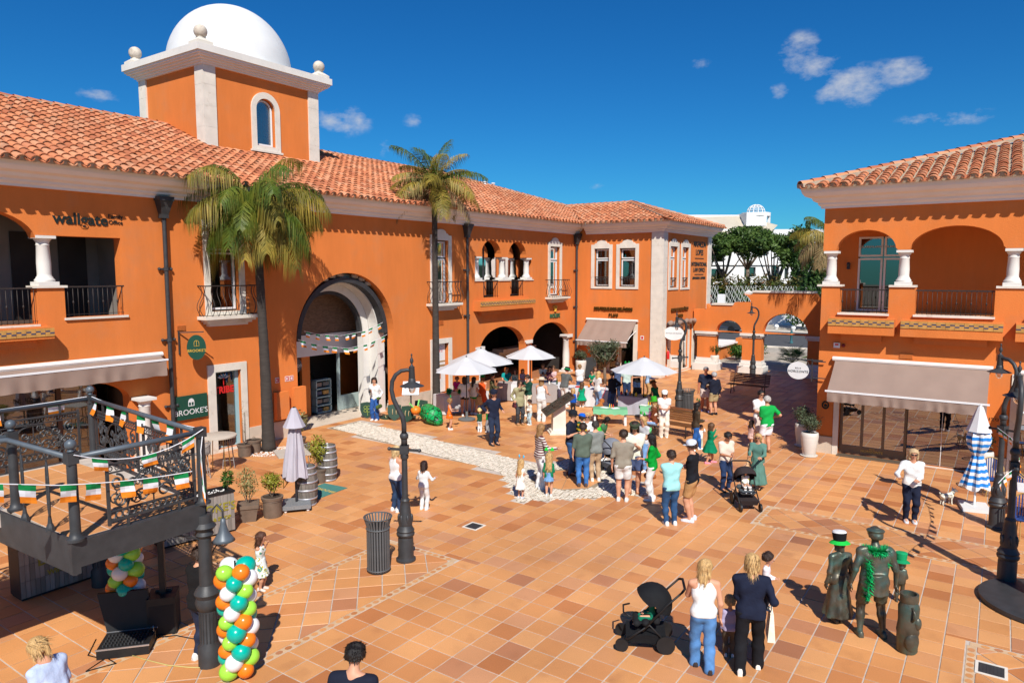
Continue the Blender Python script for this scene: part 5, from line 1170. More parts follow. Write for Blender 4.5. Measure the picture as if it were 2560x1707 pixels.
goods(T5,[('jar',-.55,-.1,0,M_REDP,'red jar on the grey stall table'),('jar',-.35,-.2,0,M_BLACK,'black jar on the grey stall table'),('jar',-.2,-.05,0,M_OR,'orange jar on the grey stall table'),('bottle',-.02,-.2,0,M_BOTG,'small bottle on the grey stall table'),('jar',.1,-.25,0,M_YEL,'yellow jar on the grey stall table'),('bowl',.42,-.15,0,M_YEL,'yellow bowl on the grey stall table'),('cup',.65,-.1,0,M_BLACK,'dark cup at the right end of the grey stall table'),('box',-.3,.12,.15,M_PAPER,'white paper tray on the grey stall table')])
c,d,n=T5;mb=MB();p=c+d*.08+n*.1+Vector((0,0,.78));mb.bar(p-d*.16+Vector((0,0,.18)),p+d*.16+Vector((0,0,.18)),.02,.26);mb.bar(p+n*.03,p+n*.03+Vector((0,0,.15)),.06,.03);tag(mb.build('tablet_screen',M_BLACK),'black tablet screen standing on the grey stall table','screen')
M_MINT=mat('mint_cloth',(.16,.42,.22),.85,.08,3)
def low_table(px,py,w,l,h,rz,label):
 g=gp(px,py);t=thing('low_table',label,'table',(g.x,g.y,0),rz,'low green craft tables')
 MB().box(-l/2,l/2,-w/2,w/2,h-.03,h).build('table_top',M_SIGNW,t)
 mb=MB();n=16;vs=[]
 for i in range(n+1):
  x=-l/2-.02+(l+.04)*i/n;dz=.02*math.sin(i*1.7)
  vs+=[(x,-w/2-.10,h-.17+dz),(x,-w/2-.01,h+.006),(x,w/2+.01,h+.006),(x,w/2+.08,h-.16-dz)]
 mb.add(vs,[(i*4+j,i*4+j+1,i*4+j+5,i*4+j+4)for i in range(n)for j in range(3)]);mb.build('cloth',M_MINT,t,True,auto=50)
 for x in(-l/2+.05,l/2-.05):
  for y in(-w/2+.05,w/2-.05):MB().hexa([(x-.045,y-.03,0),(x+.045,y-.03,0),(x+.045,y+.03,0),(x-.045,y+.03,0),(x-.03,y-.03,h-.03),(x+.03,y-.03,h-.03),(x+.03,y+.03,h-.03),(x-.03,y+.03,h-.03)]).build('leg',M_SIGNW,t)
 for k,(x,y,m)in enumerate(((-.2,.05,M_PAPER),(.18,-.05,M_PAPER))):
  mb=MB();mb.box(-.11,.11,-.15,.15,0,.012);mb.v=[(a*math.cos(k+1)-b*math.sin(k+1)+x,a*math.sin(k+1)+b*math.cos(k+1)+y,q+h+.008)for a,b,q in mb.v];mb.v=[tuple(Matrix.Translation((g.x,g.y,0))@Matrix.Rotation(rz,4,'Z')@Vector(v))for v in mb.v]
  tag(mb.build('paper_sheet',m),('left' if k==0 else 'right')+' white paper sheets on the '+label.split(' in front')[0].split(' left of')[0],'paper')
 for k in range(3):
  q=Matrix.Rotation(rz,3,'Z')@Vector((-.02+.07*k,.08-.03*k,0));mb=MB();mb.lathe([(.02,0),(.02,.10),(.01,.12),(.008,.15)],8,(g.x+q.x,g.y+q.y,h+.008));tag(mb.build('paint_bottle',(M_YEL,M_OR,M_REDP)[k]),('yellow','orange','red')[k]+' paint bottle on the '+label.split(' in front')[0].split(' left of')[0],'bottle')
low_table(1525,1060,.6,1.25,.62,HX-.12,'low mint green table in front of the golden dog')
low_table(1622,1052,.5,.7,.60,HX-.1,'small low mint table left of the woman in the top hat')
g=gp(1396,1082);t=thing('memorial_lectern','stone pedestal carrying a slanted bronze relief panel','monument',(g.x,g.y,0),HX+.12)
mb=MB();mb.box(-.38,.38,-.38,.38,0,.07);mb.box(-.32,.32,-.32,.32,.07,.13);mb.hexa([(-.24,-.2,.13),(.24,-.2,.13),(.24,.2,.13),(-.24,.2,.13),(-.22,-.18,.86),(.22,-.18,1.18),(.22,.18,1.18),(-.22,.18,.86)]);mb.build('pedestal',M_STONE,t)
M_BRZ=mat('bronze_patina',(.10,.08,.06),.42,.35,5,metal=.6,bump=.25,bscale=30,sub=((.05,.12,.10),4,.55,.78))
mb=MB();a=math.atan2(.42,.44)*.75
def RP(u,v,w):return(u*math.cos(a)-w*math.sin(a),v,1.03+u*math.sin(a)+w*math.cos(a))
def rbox(m_,u0,u1,v0,v1,w0,w1):m_.hexa([RP(u0,v0,w0),RP(u1,v0,w0),RP(u1,v1,w0),RP(u0,v1,w0),RP(u0,v0,w1),RP(u1,v0,w1),RP(u1,v1,w1),RP(u0,v1,w1)])
rbox(mb,-.62,.62,-.48,.48,.0,.05);mb.build('relief_panel',M_BRZ,t);mb=MB();rr=random.Random(8)
for k in range(60):u,v=rr.uniform(-.56,.56),rr.uniform(-.42,.42);s=rr.uniform(.02,.07);rbox(mb,u-s,u+s,v-s*.6,v+s*.6,.05,.05+rr.uniform(.01,.05))
for u0,u1,v0,v1 in((-.62,.62,-.48,-.44),(-.62,.62,.44,.48),(-.62,-.58,-.44,.44),(.58,.62,-.44,.44)):rbox(mb,u0,u1,v0,v1,.05,.09)
mb.build('relief',M_BRZ,t)['kind']='stuff'
# shields, snake head, information board
M_SHIELD=mat('dark_green_board',(.012,.045,.025),.6,.2,5)
def shield(p,label,rz,tilt,emblem=None):
 outl=[(-.26,.62),(0,.66),(.26,.62),(.27,.35),(.2,.15),(0,0),(-.2,.15),(-.27,.35)]
 t=thing('toy_shield',label,'shield',p,rz,'green shields by the arch');M=Matrix.Rotation(tilt,4,'X')
 mb=MB();mb.T=M;mb.add([(x,0,z)for x,z in outl]+[(x,.025,z)for x,z in outl],[tuple(range(8)),tuple(range(15,7,-1))]+[(i,(i+1)%8,(i+1)%8+8,i+8)for i in range(8)]);mb.build('board',M_SHIELD,t)
 mb=MB();mb.T=M
 if emblem:
  for k in range(4):a=k*PI/2+.785;c=Vector((.09*math.cos(a),-.006,.38+.09*math.sin(a)));mb.tube([c+Vector((.06*math.cos(q),0,.06*math.sin(q)))for q in[2*PI*i/12 for i in range(13)]],.008,4,cap=False)
  mb.tube([(0,-.006,.32),(.02,-.006,.12)],.008,4);mb.build('clover_outline',mat('yellow_green_paint',(.35,.45,.08),.6),t)
 else:
  for x in(-.07,.07):mb.tube([(x,-.01,.26),(x,-.05,.32),(x,-.05,.40),(x,-.01,.46)],.014,5)
  mb.build('strap',mat('tan_rope',(.5,.38,.2),.8),t)
shield(gp(918,1046),'dark green shield with painted clover beside the woman at the arch',HX+.2,-.15,True)
shield(gp(986,1052),'leaning green shield nearest to the arch corner',HX+.1,-.28);shield(gp(1016,1056),'round topped green shield leaning in the middle of the row',HX-.25,-.30)
shield(gp(1052,1040),'green shield leaning beside the sign post',HX-.1,-.2)
shield(gp(975,1050),'green shield lying flat on the floor, left of two',HX+.5,-1.42);shield(gp(1012,1052),'green shield lying flat on the floor, right of two',HX-.2,-1.42)
g=gp(1028,1046);t=thing('information_board','slanted white information panel on a post behind the lamp','sign',(g.x,g.y,0),HX)
mb=MB();mb.tube([(0,0,0),(0,0,1.15)],.03,8);mb.lathe([(.2,.012),(.2,.03)],12);mb.build('post',M_IRON,t)
mb=MB();mb.hexa([(-.33,-.16,.98),(.33,-.16,.98),(.33,-.13,.95),(-.33,-.13,.95),(-.33,.20,1.46),(.33,.20,1.46),(.33,.23,1.43),(-.33,.23,1.43)]);mb.build('panel',M_SIGNW,t)
mb=MB();f=lambda u,v:(u,-.16+.36*v-.004,.98+.48*v+.003)
mb.add([f(-.26,.45),f(-.2,.45),f(-.1,.62),f(-.02,.68),f(-.08,.76),f(-.14,.9),f(-.2,.8)],[(0,1,2,3,4,5,6)]);
for k in range(6):mb.add([f(-.05,.12+.07*k),f(.27-.04*(k%2),.12+.07*k),f(.27-.04*(k%2),.14+.07*k),f(-.05,.14+.07*k)],[(0,1,2,3)])
mb.build('print',mat('grey_print',(.2,.2,.24),.6),t)
# beyond the arch wall
mb=MB();mb.prism([(41.5,-16),(56.5,-16),(56.5,60),(45,60),(45,24),(41.5,24)],-.28,-.006)
struct(mb.build('forecourt',M_PAVE))
road=struct(MB().prism([(56.5,-60),(71.5,-60),(71.5,120),(56.5,120)],-.28,-.012).build('road',M_ASPH))
mb=MB();mb.box(56.2,56.5,-60,120,-.2,.10);mb.box(71.5,71.8,-60,120,-.2,.12);struct(mb.build('kerb',M_STONE))
struct(MB().prism([(71.8,-60),(79,-60),(79,120),(71.8,120)],-.28,.10).build('pavement',M_PAVE))
t=thing('garden_wall','white garden wall with lattice panels across the road','wall',(79,20,0),world=True)
M_WHT=mat('white_render',(.80,.80,.79),.8,.04,1.0);M_LAT=mat('pale_metal_lattice',(.45,.47,.44),.5,.1)
for k in range(13):y=-8+k*4.2;mb=MB();mb.box(79,79.5,y,y+.8,.1,3.3);mb.build('pier',M_WHT,t)
for k in range(12):
 y0,y1=-7.2+k*4.2,-3.8+k*4.2;MB().box(79.1,79.4,y0,y1,.1,1.1).build('low_wall',M_WHT,t);mb=MB()
 for i in range(9):
  yy=y0+(y1-y0)*(i+.5)/9;mb.tube([(79.2,yy+.18*math.sin(q*1.3+i),1.1+q*.35)for q in range(10)],.035,4)
  mb.tube([(79.22,yy-.18*math.sin(q*1.3+i),1.1+q*.35)for q in range(10)],.035,4)
 mb.build('lattice_panel',M_LAT,t)
mb=MB();rr=random.Random(1)
for k in range(46):leaves(mb,(80.4,-8+k*1.1,4.5),(1.0,1.0,1.2),130,.22,rr,.4)
tag(mb.build('hedge',L_HEDGE),'brown green clipped hedge above the lattice wall','hedge',kind='stuff')
for k,(px,py)in enumerate(((1941,822),(1983,826))):
 g=gp(px,py,.1);t=thing('ball_bollard',('left' if k==0 else 'right')+' white stone ball on the far pavement','bollard',g,0,'white ball bollards');mb=MB();mb.ell((0,0,.24),.23,.23,.23,14,10);mb.build('ball',M_WHT,t,True);mb=MB();mb.lathe([(.16,0),(.13,.06)],12);mb.build('foot',M_WHT,t)
g=gp(1800,829);t=thing('parked_car','dark grey parked car seen through the small arch','car',(g.x,g.y,-.01),PI/2+.0)
M_CARP=mat('dark_grey_car_paint',(.075,.08,.09),.3,.05,2,metal=.5,coat=.8)
side=[(-2.2,.35),(-2.25,.75),(-2.0,.98),(-1.1,1.05),(-.55,1.45),(.9,1.50),(1.75,1.12),(2.15,.95),(2.25,.55),(2.15,.32)]
mb=MB();n=len(side);vs=[]
for w,k in((-.86,.93),(-.9,1),(.9,1),(.86,.93)):vs+=[(x*(1 if abs(w)>.88 else .985),w if z<1.06 else w*.80,z*(1 if abs(w)>.88 else 1.0))for x,z in side]
mb.add(vs,[(j*n+i,j*n+(i+1)%n,(j+1)*n+(i+1)%n,(j+1)*n+i)for j in range(3)for i in range(n)]+[tuple(range(n)),tuple(range(4*n-1,3*n-1,-1))]);mb.build('body',M_CARP,t)
for s in(-1,1):
 mb=MB();mb.add([(-.98,s*.865,1.06),(-.5,s*.735,1.40),(.85,s*.735,1.44),(1.55,s*.85,1.12)],[(0,1,2,3)]);mb.v=[(a,b+s*.03,c)for a,b,c in mb.v];mb.build('window',M_GLASS,t)
 for x in(-1.35,1.4):
  mb=MB();mb.lathe([(.20,-.11),(.33,-.11),(.345,-.06),(.345,.06),(.33,.11),(.20,.11)],24);o=mb.build('wheel',M_BLACK,t,True,auto=40);o.rotation_euler=(PI/2,0,0);o.location=(x,s*.82,.345)
  mb=MB()
  for k in range(5):a=2*PI*k/5;mb.bar((0,0,s*-.09),(.21*math.cos(a),.21*math.sin(a),s*-.09),.07,.03,up=(0,0,1))
  mb.lathe([(.19,-.06),(.225,-.1),(.225,.1),(.19,.06)],20,cap=False);mb.build('rim',M_FRAME,o)
 mb=MB();mb.ell((2.16,s*.68,.72),.08,.16,.08,8,6);mb.build('tail_light',M_REDP,t)
t=thing('orange_planter_wall','low orange planter wall with louvred hatch behind the arches','wall',(47,15.6,0),world=True)
mb=MB();mb.box(46.2,50.5,15.2,18.5,0,.86);mb.box(49.6,52.5,14.2,15.2,0,1.2);mb.build('wall',M_ORANGE,t)
mb=MB();mb.box(46.05,50.6,15.05,18.6,.86,.96);mb.build('coping',M_CORN,t)
mb=MB();mb.box(46.12,46.198,15.5,16.5,.10,.80);mb.build('louvre_frame',M_IRON,t)
for k in range(7):MB().hexa([(46.06,15.56,.14+.085*k),(46.06,16.44,.14+.085*k),(46.11,16.44,.14+.085*k),(46.11,15.56,.14+.085*k),(46.10,15.56,.20+.085*k),(46.10,16.44,.20+.085*k),(46.115,16.44,.20+.085*k),(46.115,15.56,.20+.085*k)]).build('slat',M_STONE,t)
def shrub(g,rad,n,size,m,label,seed,cat='shrub'):
 t=thing('shrub',label,cat,(g[0],g[1],0));rr=random.Random(seed);mb=MB();
 for k in range(5):a=k*1.3;mb.tube([(0,0,0),(rad[0]*.5*math.cos(a),rad[1]*.5*math.sin(a),rad[2])],[.03,.01],5)
 mb.build('stems',M_BARK,t);mb=MB();leaves(mb,(0,0,rad[2]*.95),rad,n,size,rr,.15);leaves(mb,(rad[0]*.4,rad[1]*.3,rad[2]*1.2),(rad[0]*.6,rad[1]*.6,rad[2]*.6),n//3,size,rr,.15);mb.build('foliage',m,t)
shrub((46.8,14.2),(.75,.75,.62),1100,.08,L_GREEN,'reddish green bush by the planter wall seen through the arches',3)
shrub((49.2,13.6),(.8,.8,.6),700,.09,L_GREEN,'green bush behind the middle arch pier',4)
t=thing('fan_palm','low fan palm seen through the large arch','palm',(45.4,10.4,0));rr=random.Random(5)
for k in range(26):
 a=k*2.4;el=rr.uniform(.15,1.2);d=Vector((math.cos(a)*math.cos(el),math.sin(a)*math.cos(el),math.sin(el)));p=Vector((0,0,.25));q=p+d*rr.uniform(.5,.8);mb=MB();mb.tube([p,q],.014,4);s=d.cross(Vector((0,0,1))).normalized();u=s.cross(d)
 for i in range(13):b=R(-75+12.5*i);e=(d*math.cos(b)+s*math.sin(b)).normalized();w=e.cross(u).normalized()*.022;mb.add([q,q+e*.3+w,q+e*.58-u*.10,q+e*.3-w],[(0,1,2,3)])
 mb.build('leaf',L_GREEN,t)
g=gp(1978,858);t=thing('iron_bollard','small teal bollard at the near road edge','bollard',g);mb=MB();mb.lathe([(.14,0),(.14,.12),(.09,.16),(.08,.75),(.12,.8),(.12,.86),(.09,.9),(.1,1.0),(0,1.08)],12);mb.build('post',mat('teal_paint',(.05,.16,.18),.5),t,True,auto=40)
t=thing('map_board','pale blue map board partly hidden by the right arch jamb','sign',(48.0,8.95,0),.3);mb=MB();mb.box(-.06,.06,-.6,.6,.5,2.3);mb.build('panel',mat('pale_blue_board',(.4,.58,.62),.5),t);mb=MB();mb.box(-.05,.05,-.5,-.4,0,.5);mb.box(-.05,.05,.4,.5,0,.5);mb.build('posts',M_IRON,t);mb=MB();mb.box(-.08,-.06,-.2,.3,.9,2.0);mb.build('map_print',mat('map_blue',(.2,.36,.45),.5,.3,4),t)
DB=108.0
FW_=Frame(_F*DB,_R,-_F)
bu=lambda px:(px-1280)/FPX*DB
bz=lambda py:CAMH-(py-679.5)/FPX*DB
WB=thing('white_apartment_building','white modern apartment building behind the pines','building',FW_.p(bu(1860),0,0),world=True)
wh=[];wins=[(1776,1806,625,655),(1776,1806,672,704),(1858,1886,668,692),(1858,1886,712,728),(1925,1945,664,695),(1958,1968,670,697),(1970,1984,715,732),(1795,1815,715,730),(1900,1915,612,640),(1990,2010,640,670),(1840,1870,610,640),(1720,1750,625,655)]
for a,b,c_,d_ in wins:wh.append(rect(bu(a),bu(b),bz(d_),bz(c_)))
mb=MB();fprism(mb,FW_,rect(bu(1560),bu(2140),0,bz(575)),-6,0,wh,back=False);mb.build('wall',M_WHT,WB)
for a,b,c_,d_ in wins:
 mb=MB();u0,u1,z0,z1=bu(a),bu(b),bz(d_),bz(c_);fprism(mb,FW_,rect(u0,u1,z0,z1),-.5,-.4,[rect(u0+.1,(u0+u1)/2-.05,z0+.1,z1-.1),rect((u0+u1)/2+.05,u1-.1,z0+.1,z1-.1)]);w_=mb.build('window',M_IRON,WB);mb=MB();fbox(mb,FW_,u0,u1,z0,z1,-.48,-.46);mb.build('pane',M_GLASS,w_);mb=MB();fbox(mb,FW_,u0-.1,u1+.1,z0,z1,-1.6,-1.5);mb.build('blind',mat('pale_green_blind',(.28,.36,.22),.8),w_)
for py in(661,708):mb=MB();fbox(mb,FW_,bu(1700),bu(2060),bz(py+2),bz(py),.0,.25);mb.build('string_course',M_WHT,WB)
mb=MB();M_MET=mat('beige_metal_roof',(.52,.46,.36),.5,.06,.6);mb.add([FW_.p(bu(1560),bz(545),-4),FW_.p(bu(1862),bz(536),-4),FW_.p(bu(1935),bz(565),0.3),FW_.p(bu(1910),bz(590),.8),FW_.p(bu(1560),bz(580),.8)],[(0,1,2,3,4)]);mb.build('metal_roof',M_MET,WB)
mb=MB();fbox(mb,FW_,bu(1560),bu(1866),bz(545),bz(535),-6,-3.8);mb.build('parapet',M_CORN,WB)
mb=MB();fbox(mb,FW_,bu(1862),bu(1912),bz(566),bz(533),-5,-.5);mb.build('penthouse',M_WHT,WB)
p=FW_.p(bu(1896),bz(541),-2.5);mb=MB();mb.lathe([(2.15,.0),(2.15,.55),(0,.56)],24,p);mb.build('round_canopy',M_WHT,WB)
mb=MB();q=FW_.p(bu(1924),bz(575),-1.6);mb.bar(q,q+Vector((0,0,2.3)),.35,.35);mb.build('canopy_post',M_WHT,WB)
mb=MB();c_=p+Vector((0,0,.56))
for k in range(12):a=2*PI*k/12;mb.tube([c_+Vector((1.35*math.cos(b)*math.cos(a),1.35*math.cos(b)*math.sin(a),1.25*math.sin(b)))for b in[R(i*11.25)for i in range(9)]],.05,4)
for b in(R(20),R(42),R(64)):mb.tube([c_+Vector((1.35*math.cos(b)*math.cos(a),1.35*math.cos(b)*math.sin(a),1.25*math.sin(b)))for a in[2*PI*i/20 for i in range(21)]],.05,4,cap=False)
mb.build('lattice_dome',M_WHT,WB)
def far(px,D,z=0.0):return Vector((_F.x*D+_R.x*(px-1280)/FPX*D,_F.y*D+_R.y*(px-1280)/FPX*D,z))
def pine(px,D,top,label,rad,seed,h0=.42,group='umbrella pines across the road'):
 rr=random.Random(seed);b=far(px,D);H=CAMH-(top-679.5)/FPX*D;t=thing('pine_tree',label,'pine tree',b,0,group)
 mb=MB();f=H*h0;tip=Vector((rr.uniform(-.8,.8),rr.uniform(-.8,.8),f));mb.tube([(0,0,0),tip*.5+Vector((.3,0,0)),tip],[.38,.28,.24],8);cs=[]
 for k in range(9):
  a=k*2.4;q=tip+Vector((rad*rr.uniform(.3,.85)*math.cos(a),rad*rr.uniform(.3,.85)*math.sin(a),(H-f)*rr.uniform(.45,.8)));m=tip.lerp(q,.5)+Vector((0,0,-.3));mb.tube([tip,m,q],[.16,.10,.04],6);cs.append(q)
 mb.build('trunk',M_BARK,t,True);mb=MB()
 for k in range(54):
  c=cs[k%9]+Vector((rr.uniform(-1,1),rr.uniform(-1,1),rr.uniform(-.25,.9)))*rad*.30;c.z=min(c.z,H-.4)
  leaves(mb,c,(rad*.29,rad*.29,rad*.19),95,.30,rr,.3)
 mb.build('crown',L_PINE,t)
pine(1822,92,565,'left umbrella pine in front of the white building',3.6,1);pine(1875,96,562,'middle umbrella pine of the row, thin trunk',3.6,2,.5);pine(1935,88,568,'broad umbrella pine with the forked trunk',4.2,3,.3);pine(1985,94,590,'right umbrella pine beside the cypress',3.2,4,.4)
pine(1745,100,580,'umbrella pine half hidden behind the corner wing',3.4,7,.4)
for i,(px,D,top,r_)in enumerate(((1985,84,600,.8),(2008,90,560,.9),(2040,80,600,2.2),(2030,70,640,2.6))):
 b=far(px,D);H=CAMH-(top-679.5)/FPX*D;t=thing('cypress_tree' if i<2 else 'leafy_tree',('slim dark cypress with its top below the other','tall slim cypress rising above the pines','dense green tree behind the right building corner','lower dense green tree beside the right building')[i],'tree',b);mb=MB();mb.tube([(0,0,0),(0,0,H*.8)],[.2,.05],6);mb.build('trunk',M_BARK,t);mb=MB();rr=random.Random(i)
 for k in range(14):f=k/13;leaves(mb,(rr.uniform(-.2,.2)*r_,rr.uniform(-.2,.2)*r_,H*(.12+.84*f)),(r_*(1-.75*f)+.12,r_*(1-.75*f)+.12,H*.08),150,.25,rr,.4)
 mb.build('crown',L_DARK,t)
mb=MB();rr=random.Random(6)
for k in range(60):p=far(1740+k*5.2,84+rr.uniform(-2,2));leaves(mb,(p.x,p.y,2.2+rr.uniform(-.8,1.4)),(1.4,1.4,1.5),90,.28,rr,.3)
tag(mb.build('garden_shrubs',L_GREEN),'mixed green shrubs in the garden below the pines','shrubs',kind='stuff')
shrub(tuple(far(1762,82))[:2],(1.0,1.0,2.3),500,.2,mat('red_flowers',(.55,.06,.03),.6,.2,6,island=.3),'red flowering bush left of the hedge',11)
pts=[];hb=MB();rr=random.Random(12);vs=[]
for k in range(61):a=YAW+R(-75+2.5*k);vs+=[(math.cos(a)*900,math.sin(a)*900,-5),(math.cos(a)*900,math.sin(a)*900,8+6*math.sin(k*.5)+4*math.sin(k*1.3)),(math.cos(a)*1100,math.sin(a)*1100,-5)]
hb.add(vs,[(i*3,i*3+3,i*3+4,i*3+1)for i in range(60)]+[(i*3+1,i*3+4,i*3+5,i*3+2)for i in range(60)]);struct(hb.build('hills',mat('distant_scrub',(.05,.07,.03),.95,.3,.02)))
# people: bodies grown from rounded limbs as one continuous surface
def surfnet(d,org,h):
 s=d<0;nx,ny,nz=d.shape
 c=[s[i:nx-1+i,j:ny-1+j,k:nz-1+k]for i in(0,1)for j in(0,1)for k in(0,1)]
 cnt=sum(x.astype(np.int8)for x in c);act=(cnt>0)&(cnt<8)
 idx=-np.ones(act.shape,dtype=np.int64);I=np.argwhere(act);idx[act]=np.arange(len(I))
 pos=np.zeros((len(I),3));num=np.zeros(len(I))
 cor=[(i,j,k)for i in(0,1)for j in(0,1)for k in(0,1)]
 val={q:d[I[:,0]+q[0],I[:,1]+q[1],I[:,2]+q[2]]for q in cor}
 for a in cor:
  for ax in range(3):
   if a[ax]==0:
    b=list(a);b[ax]=1;b=tuple(b);va,vb=val[a],val[b];m=(va<0)!=(vb<0)
    t=np.where(m,va/np.where(m,va-vb,1),0);p=np.array(a,float)[None,:]+np.zeros((len(I),3));p[:,ax]+=t
    pos[m]+=p[m];num[m]+=1
 V=(I+pos/num[:,None])*h+org
 F=[]
 for ax in range(3):
  u,v=(ax+1)%3,(ax+2)%3;sl0=[slice(None)]*3;sl1=[slice(None)]*3;sl0[ax]=slice(0,-1);sl1[ax]=slice(1,None)
  a0,a1=s[tuple(sl0)],s[tuple(sl1)];E=np.argwhere(a0!=a1)
  E=E[(E[:,u]>0)&(E[:,v]>0)&(E[:,u]<d.shape[u]-1)&(E[:,v]<d.shape[v]-1)]
  if not len(E):continue
  flip=a0[tuple(E.T)]
  def at(du,dv):q=E.copy();q[:,u]-=du;q[:,v]-=dv;return idx[tuple(q.T)]
  q=np.stack([at(1,1),at(0,1),at(0,0),at(1,0)],1);q[~flip]=q[~flip][:,::-1];F.append(q)
 return V,np.concatenate(F)
class Blob:
 def __init__(s):s.pr=[];s.cuts=[]
 def cap(s,a,b,ra,rb,k=.02,cut=None):s.pr.append((0,np.array(a,float),np.array(b,float),ra,rb,k,cut));return s
 def cone(s,a,b,ra,rb,pleat=0,n=0,k=.01,sx=1.0,ax=None):s.pr.append((1,np.array(a,float),np.array(b,float),ra,rb,k,(pleat,n,sx,ax)));return s
 def sub(s,a,b,ra,rb):s.cuts.append((0,np.array(a,float),np.array(b,float),ra,rb));return s
 def half(s,p,n):s.cuts.append((1,np.array(p,float),np.array(n,float)));return s
 def mesh(s,h,wr=0.0,seed=0,wf=(22,17,13)):
  lo=np.min([np.minimum(p[1],p[2])-max(p[3],p[4])for p in s.pr],0)-3*h-.01;hi=np.max([np.maximum(p[1],p[2])+max(p[3],p[4])for p in s.pr],0)+3*h+.01
  n=np.ceil((hi-lo)/h).astype(int)+1;D=np.full(n,1.0);ax=[lo[i]+h*np.arange(n[i])for i in range(3)]
  for p in s.pr:
   a,b,ra,rb,k=p[1:6];m=max(ra,rb)+k+3*h
   i0=np.maximum(0,np.floor((np.minimum(a,b)-m-lo)/h).astype(int));i1=np.minimum(n,np.ceil((np.maximum(a,b)+m-lo)/h).astype(int)+1)
   X=ax[0][i0[0]:i1[0],None,None];Y=ax[1][None,i0[1]:i1[1],None];Z=ax[2][None,None,i0[2]:i1[2]]
   ab=b-a;L2=max(ab@ab,1e-9);t=((X-a[0])*ab[0]+(Y-a[1])*ab[1]+(Z-a[2])*ab[2])/L2;tc=np.clip(t,0,1)
   dx,dy,dz=X-a[0]-tc*ab[0],Y-a[1]-tc*ab[1],Z-a[2]-tc*ab[2]
   if p[0]==0:
    d=np.sqrt(dx*dx+dy*dy+dz*dz)-(ra+tc*(rb-ra))
    if p[6]is not None:
     L=math.sqrt(L2)
     d=np.maximum(d,(t-p[6])*L)
   else:
    pl,nn,sx,axx=p[6];L=math.sqrt(L2);th=np.arctan2(Y-a[1]-t*ab[1],X-a[0]-t*ab[0]);r=ra+np.clip(t,0,1)*(rb-ra);r=r*(1+pl*np.clip(t,0,1)*np.cos(nn*th+2*np.sin(th)))
    ex,ey,ez=X-a[0]-t*ab[0],Y-a[1]-t*ab[1],Z-a[2]-t*ab[2]
    if axx is not None:q=ex*axx[0]+ey*axx[1];ex=ex+axx[0]*q*(1/sx-1);ey=ey+axx[1]*q*(1/sx-1)
    d=np.maximum(np.sqrt(ex*ex+ey*ey+ez*ez)-r,np.maximum(-t*L,(t-1)*L))*.8
   S=D[i0[0]:i1[0],i0[1]:i1[1],i0[2]:i1[2]];e=np.clip(.5+.5*(S-d)/k,0,1)
   D[i0[0]:i1[0],i0[1]:i1[1],i0[2]:i1[2]]=S+(d-S)*e-k*e*(1-e)
  X,Y,Z=ax[0][:,None,None],ax[1][None,:,None],ax[2][None,None,:]
  if wr:D=D+wr*(np.sin(wf[0]*X+9*Z+seed)*np.sin(wf[1]*Z+7*Y+seed*2)+.7*np.sin(31*Z+wf[2]*X+19*Y+seed))
  for c in s.cuts:
   if c[0]==0:
    a,b,ra,rb=c[1:];ab=b-a;L2=max(ab@ab,1e-9);t=np.clip(((X-a[0])*ab[0]+(Y-a[1])*ab[1]+(Z-a[2])*ab[2])/L2,0,1)
    D=np.maximum(D,(ra+t*(rb-ra))-np.sqrt((X-a[0]-t*ab[0])**2+(Y-a[1]-t*ab[1])**2+(Z-a[2]-t*ab[2])**2))
   else:p,nv=c[1],c[2];D=np.maximum(D,(X-p[0])*nv[0]+(Y-p[1])*nv[1]+(Z-p[2])*nv[2])
  D[D==0]=1e-6
  return surfnet(D,lo,h)
def np_obj(name,V,F,mats_,parent,extra=None):
 vs=V.tolist();fs=F.tolist();mi=[0]*len(fs)
 if extra is not None:b=len(vs);vs+=[list(v)for v in extra.v];fs+=[[i+b for i in f]for f in extra.f];mi+=extra.mi
 me=bpy.data.meshes.new(name);me.from_pydata(vs,[],fs)
 for m in mats_:me.materials.append(m)
 me.polygons.foreach_set('material_index',mi);me.polygons.foreach_set('use_smooth',[True]*len(fs));me.update()
 return link(name,me,parent)
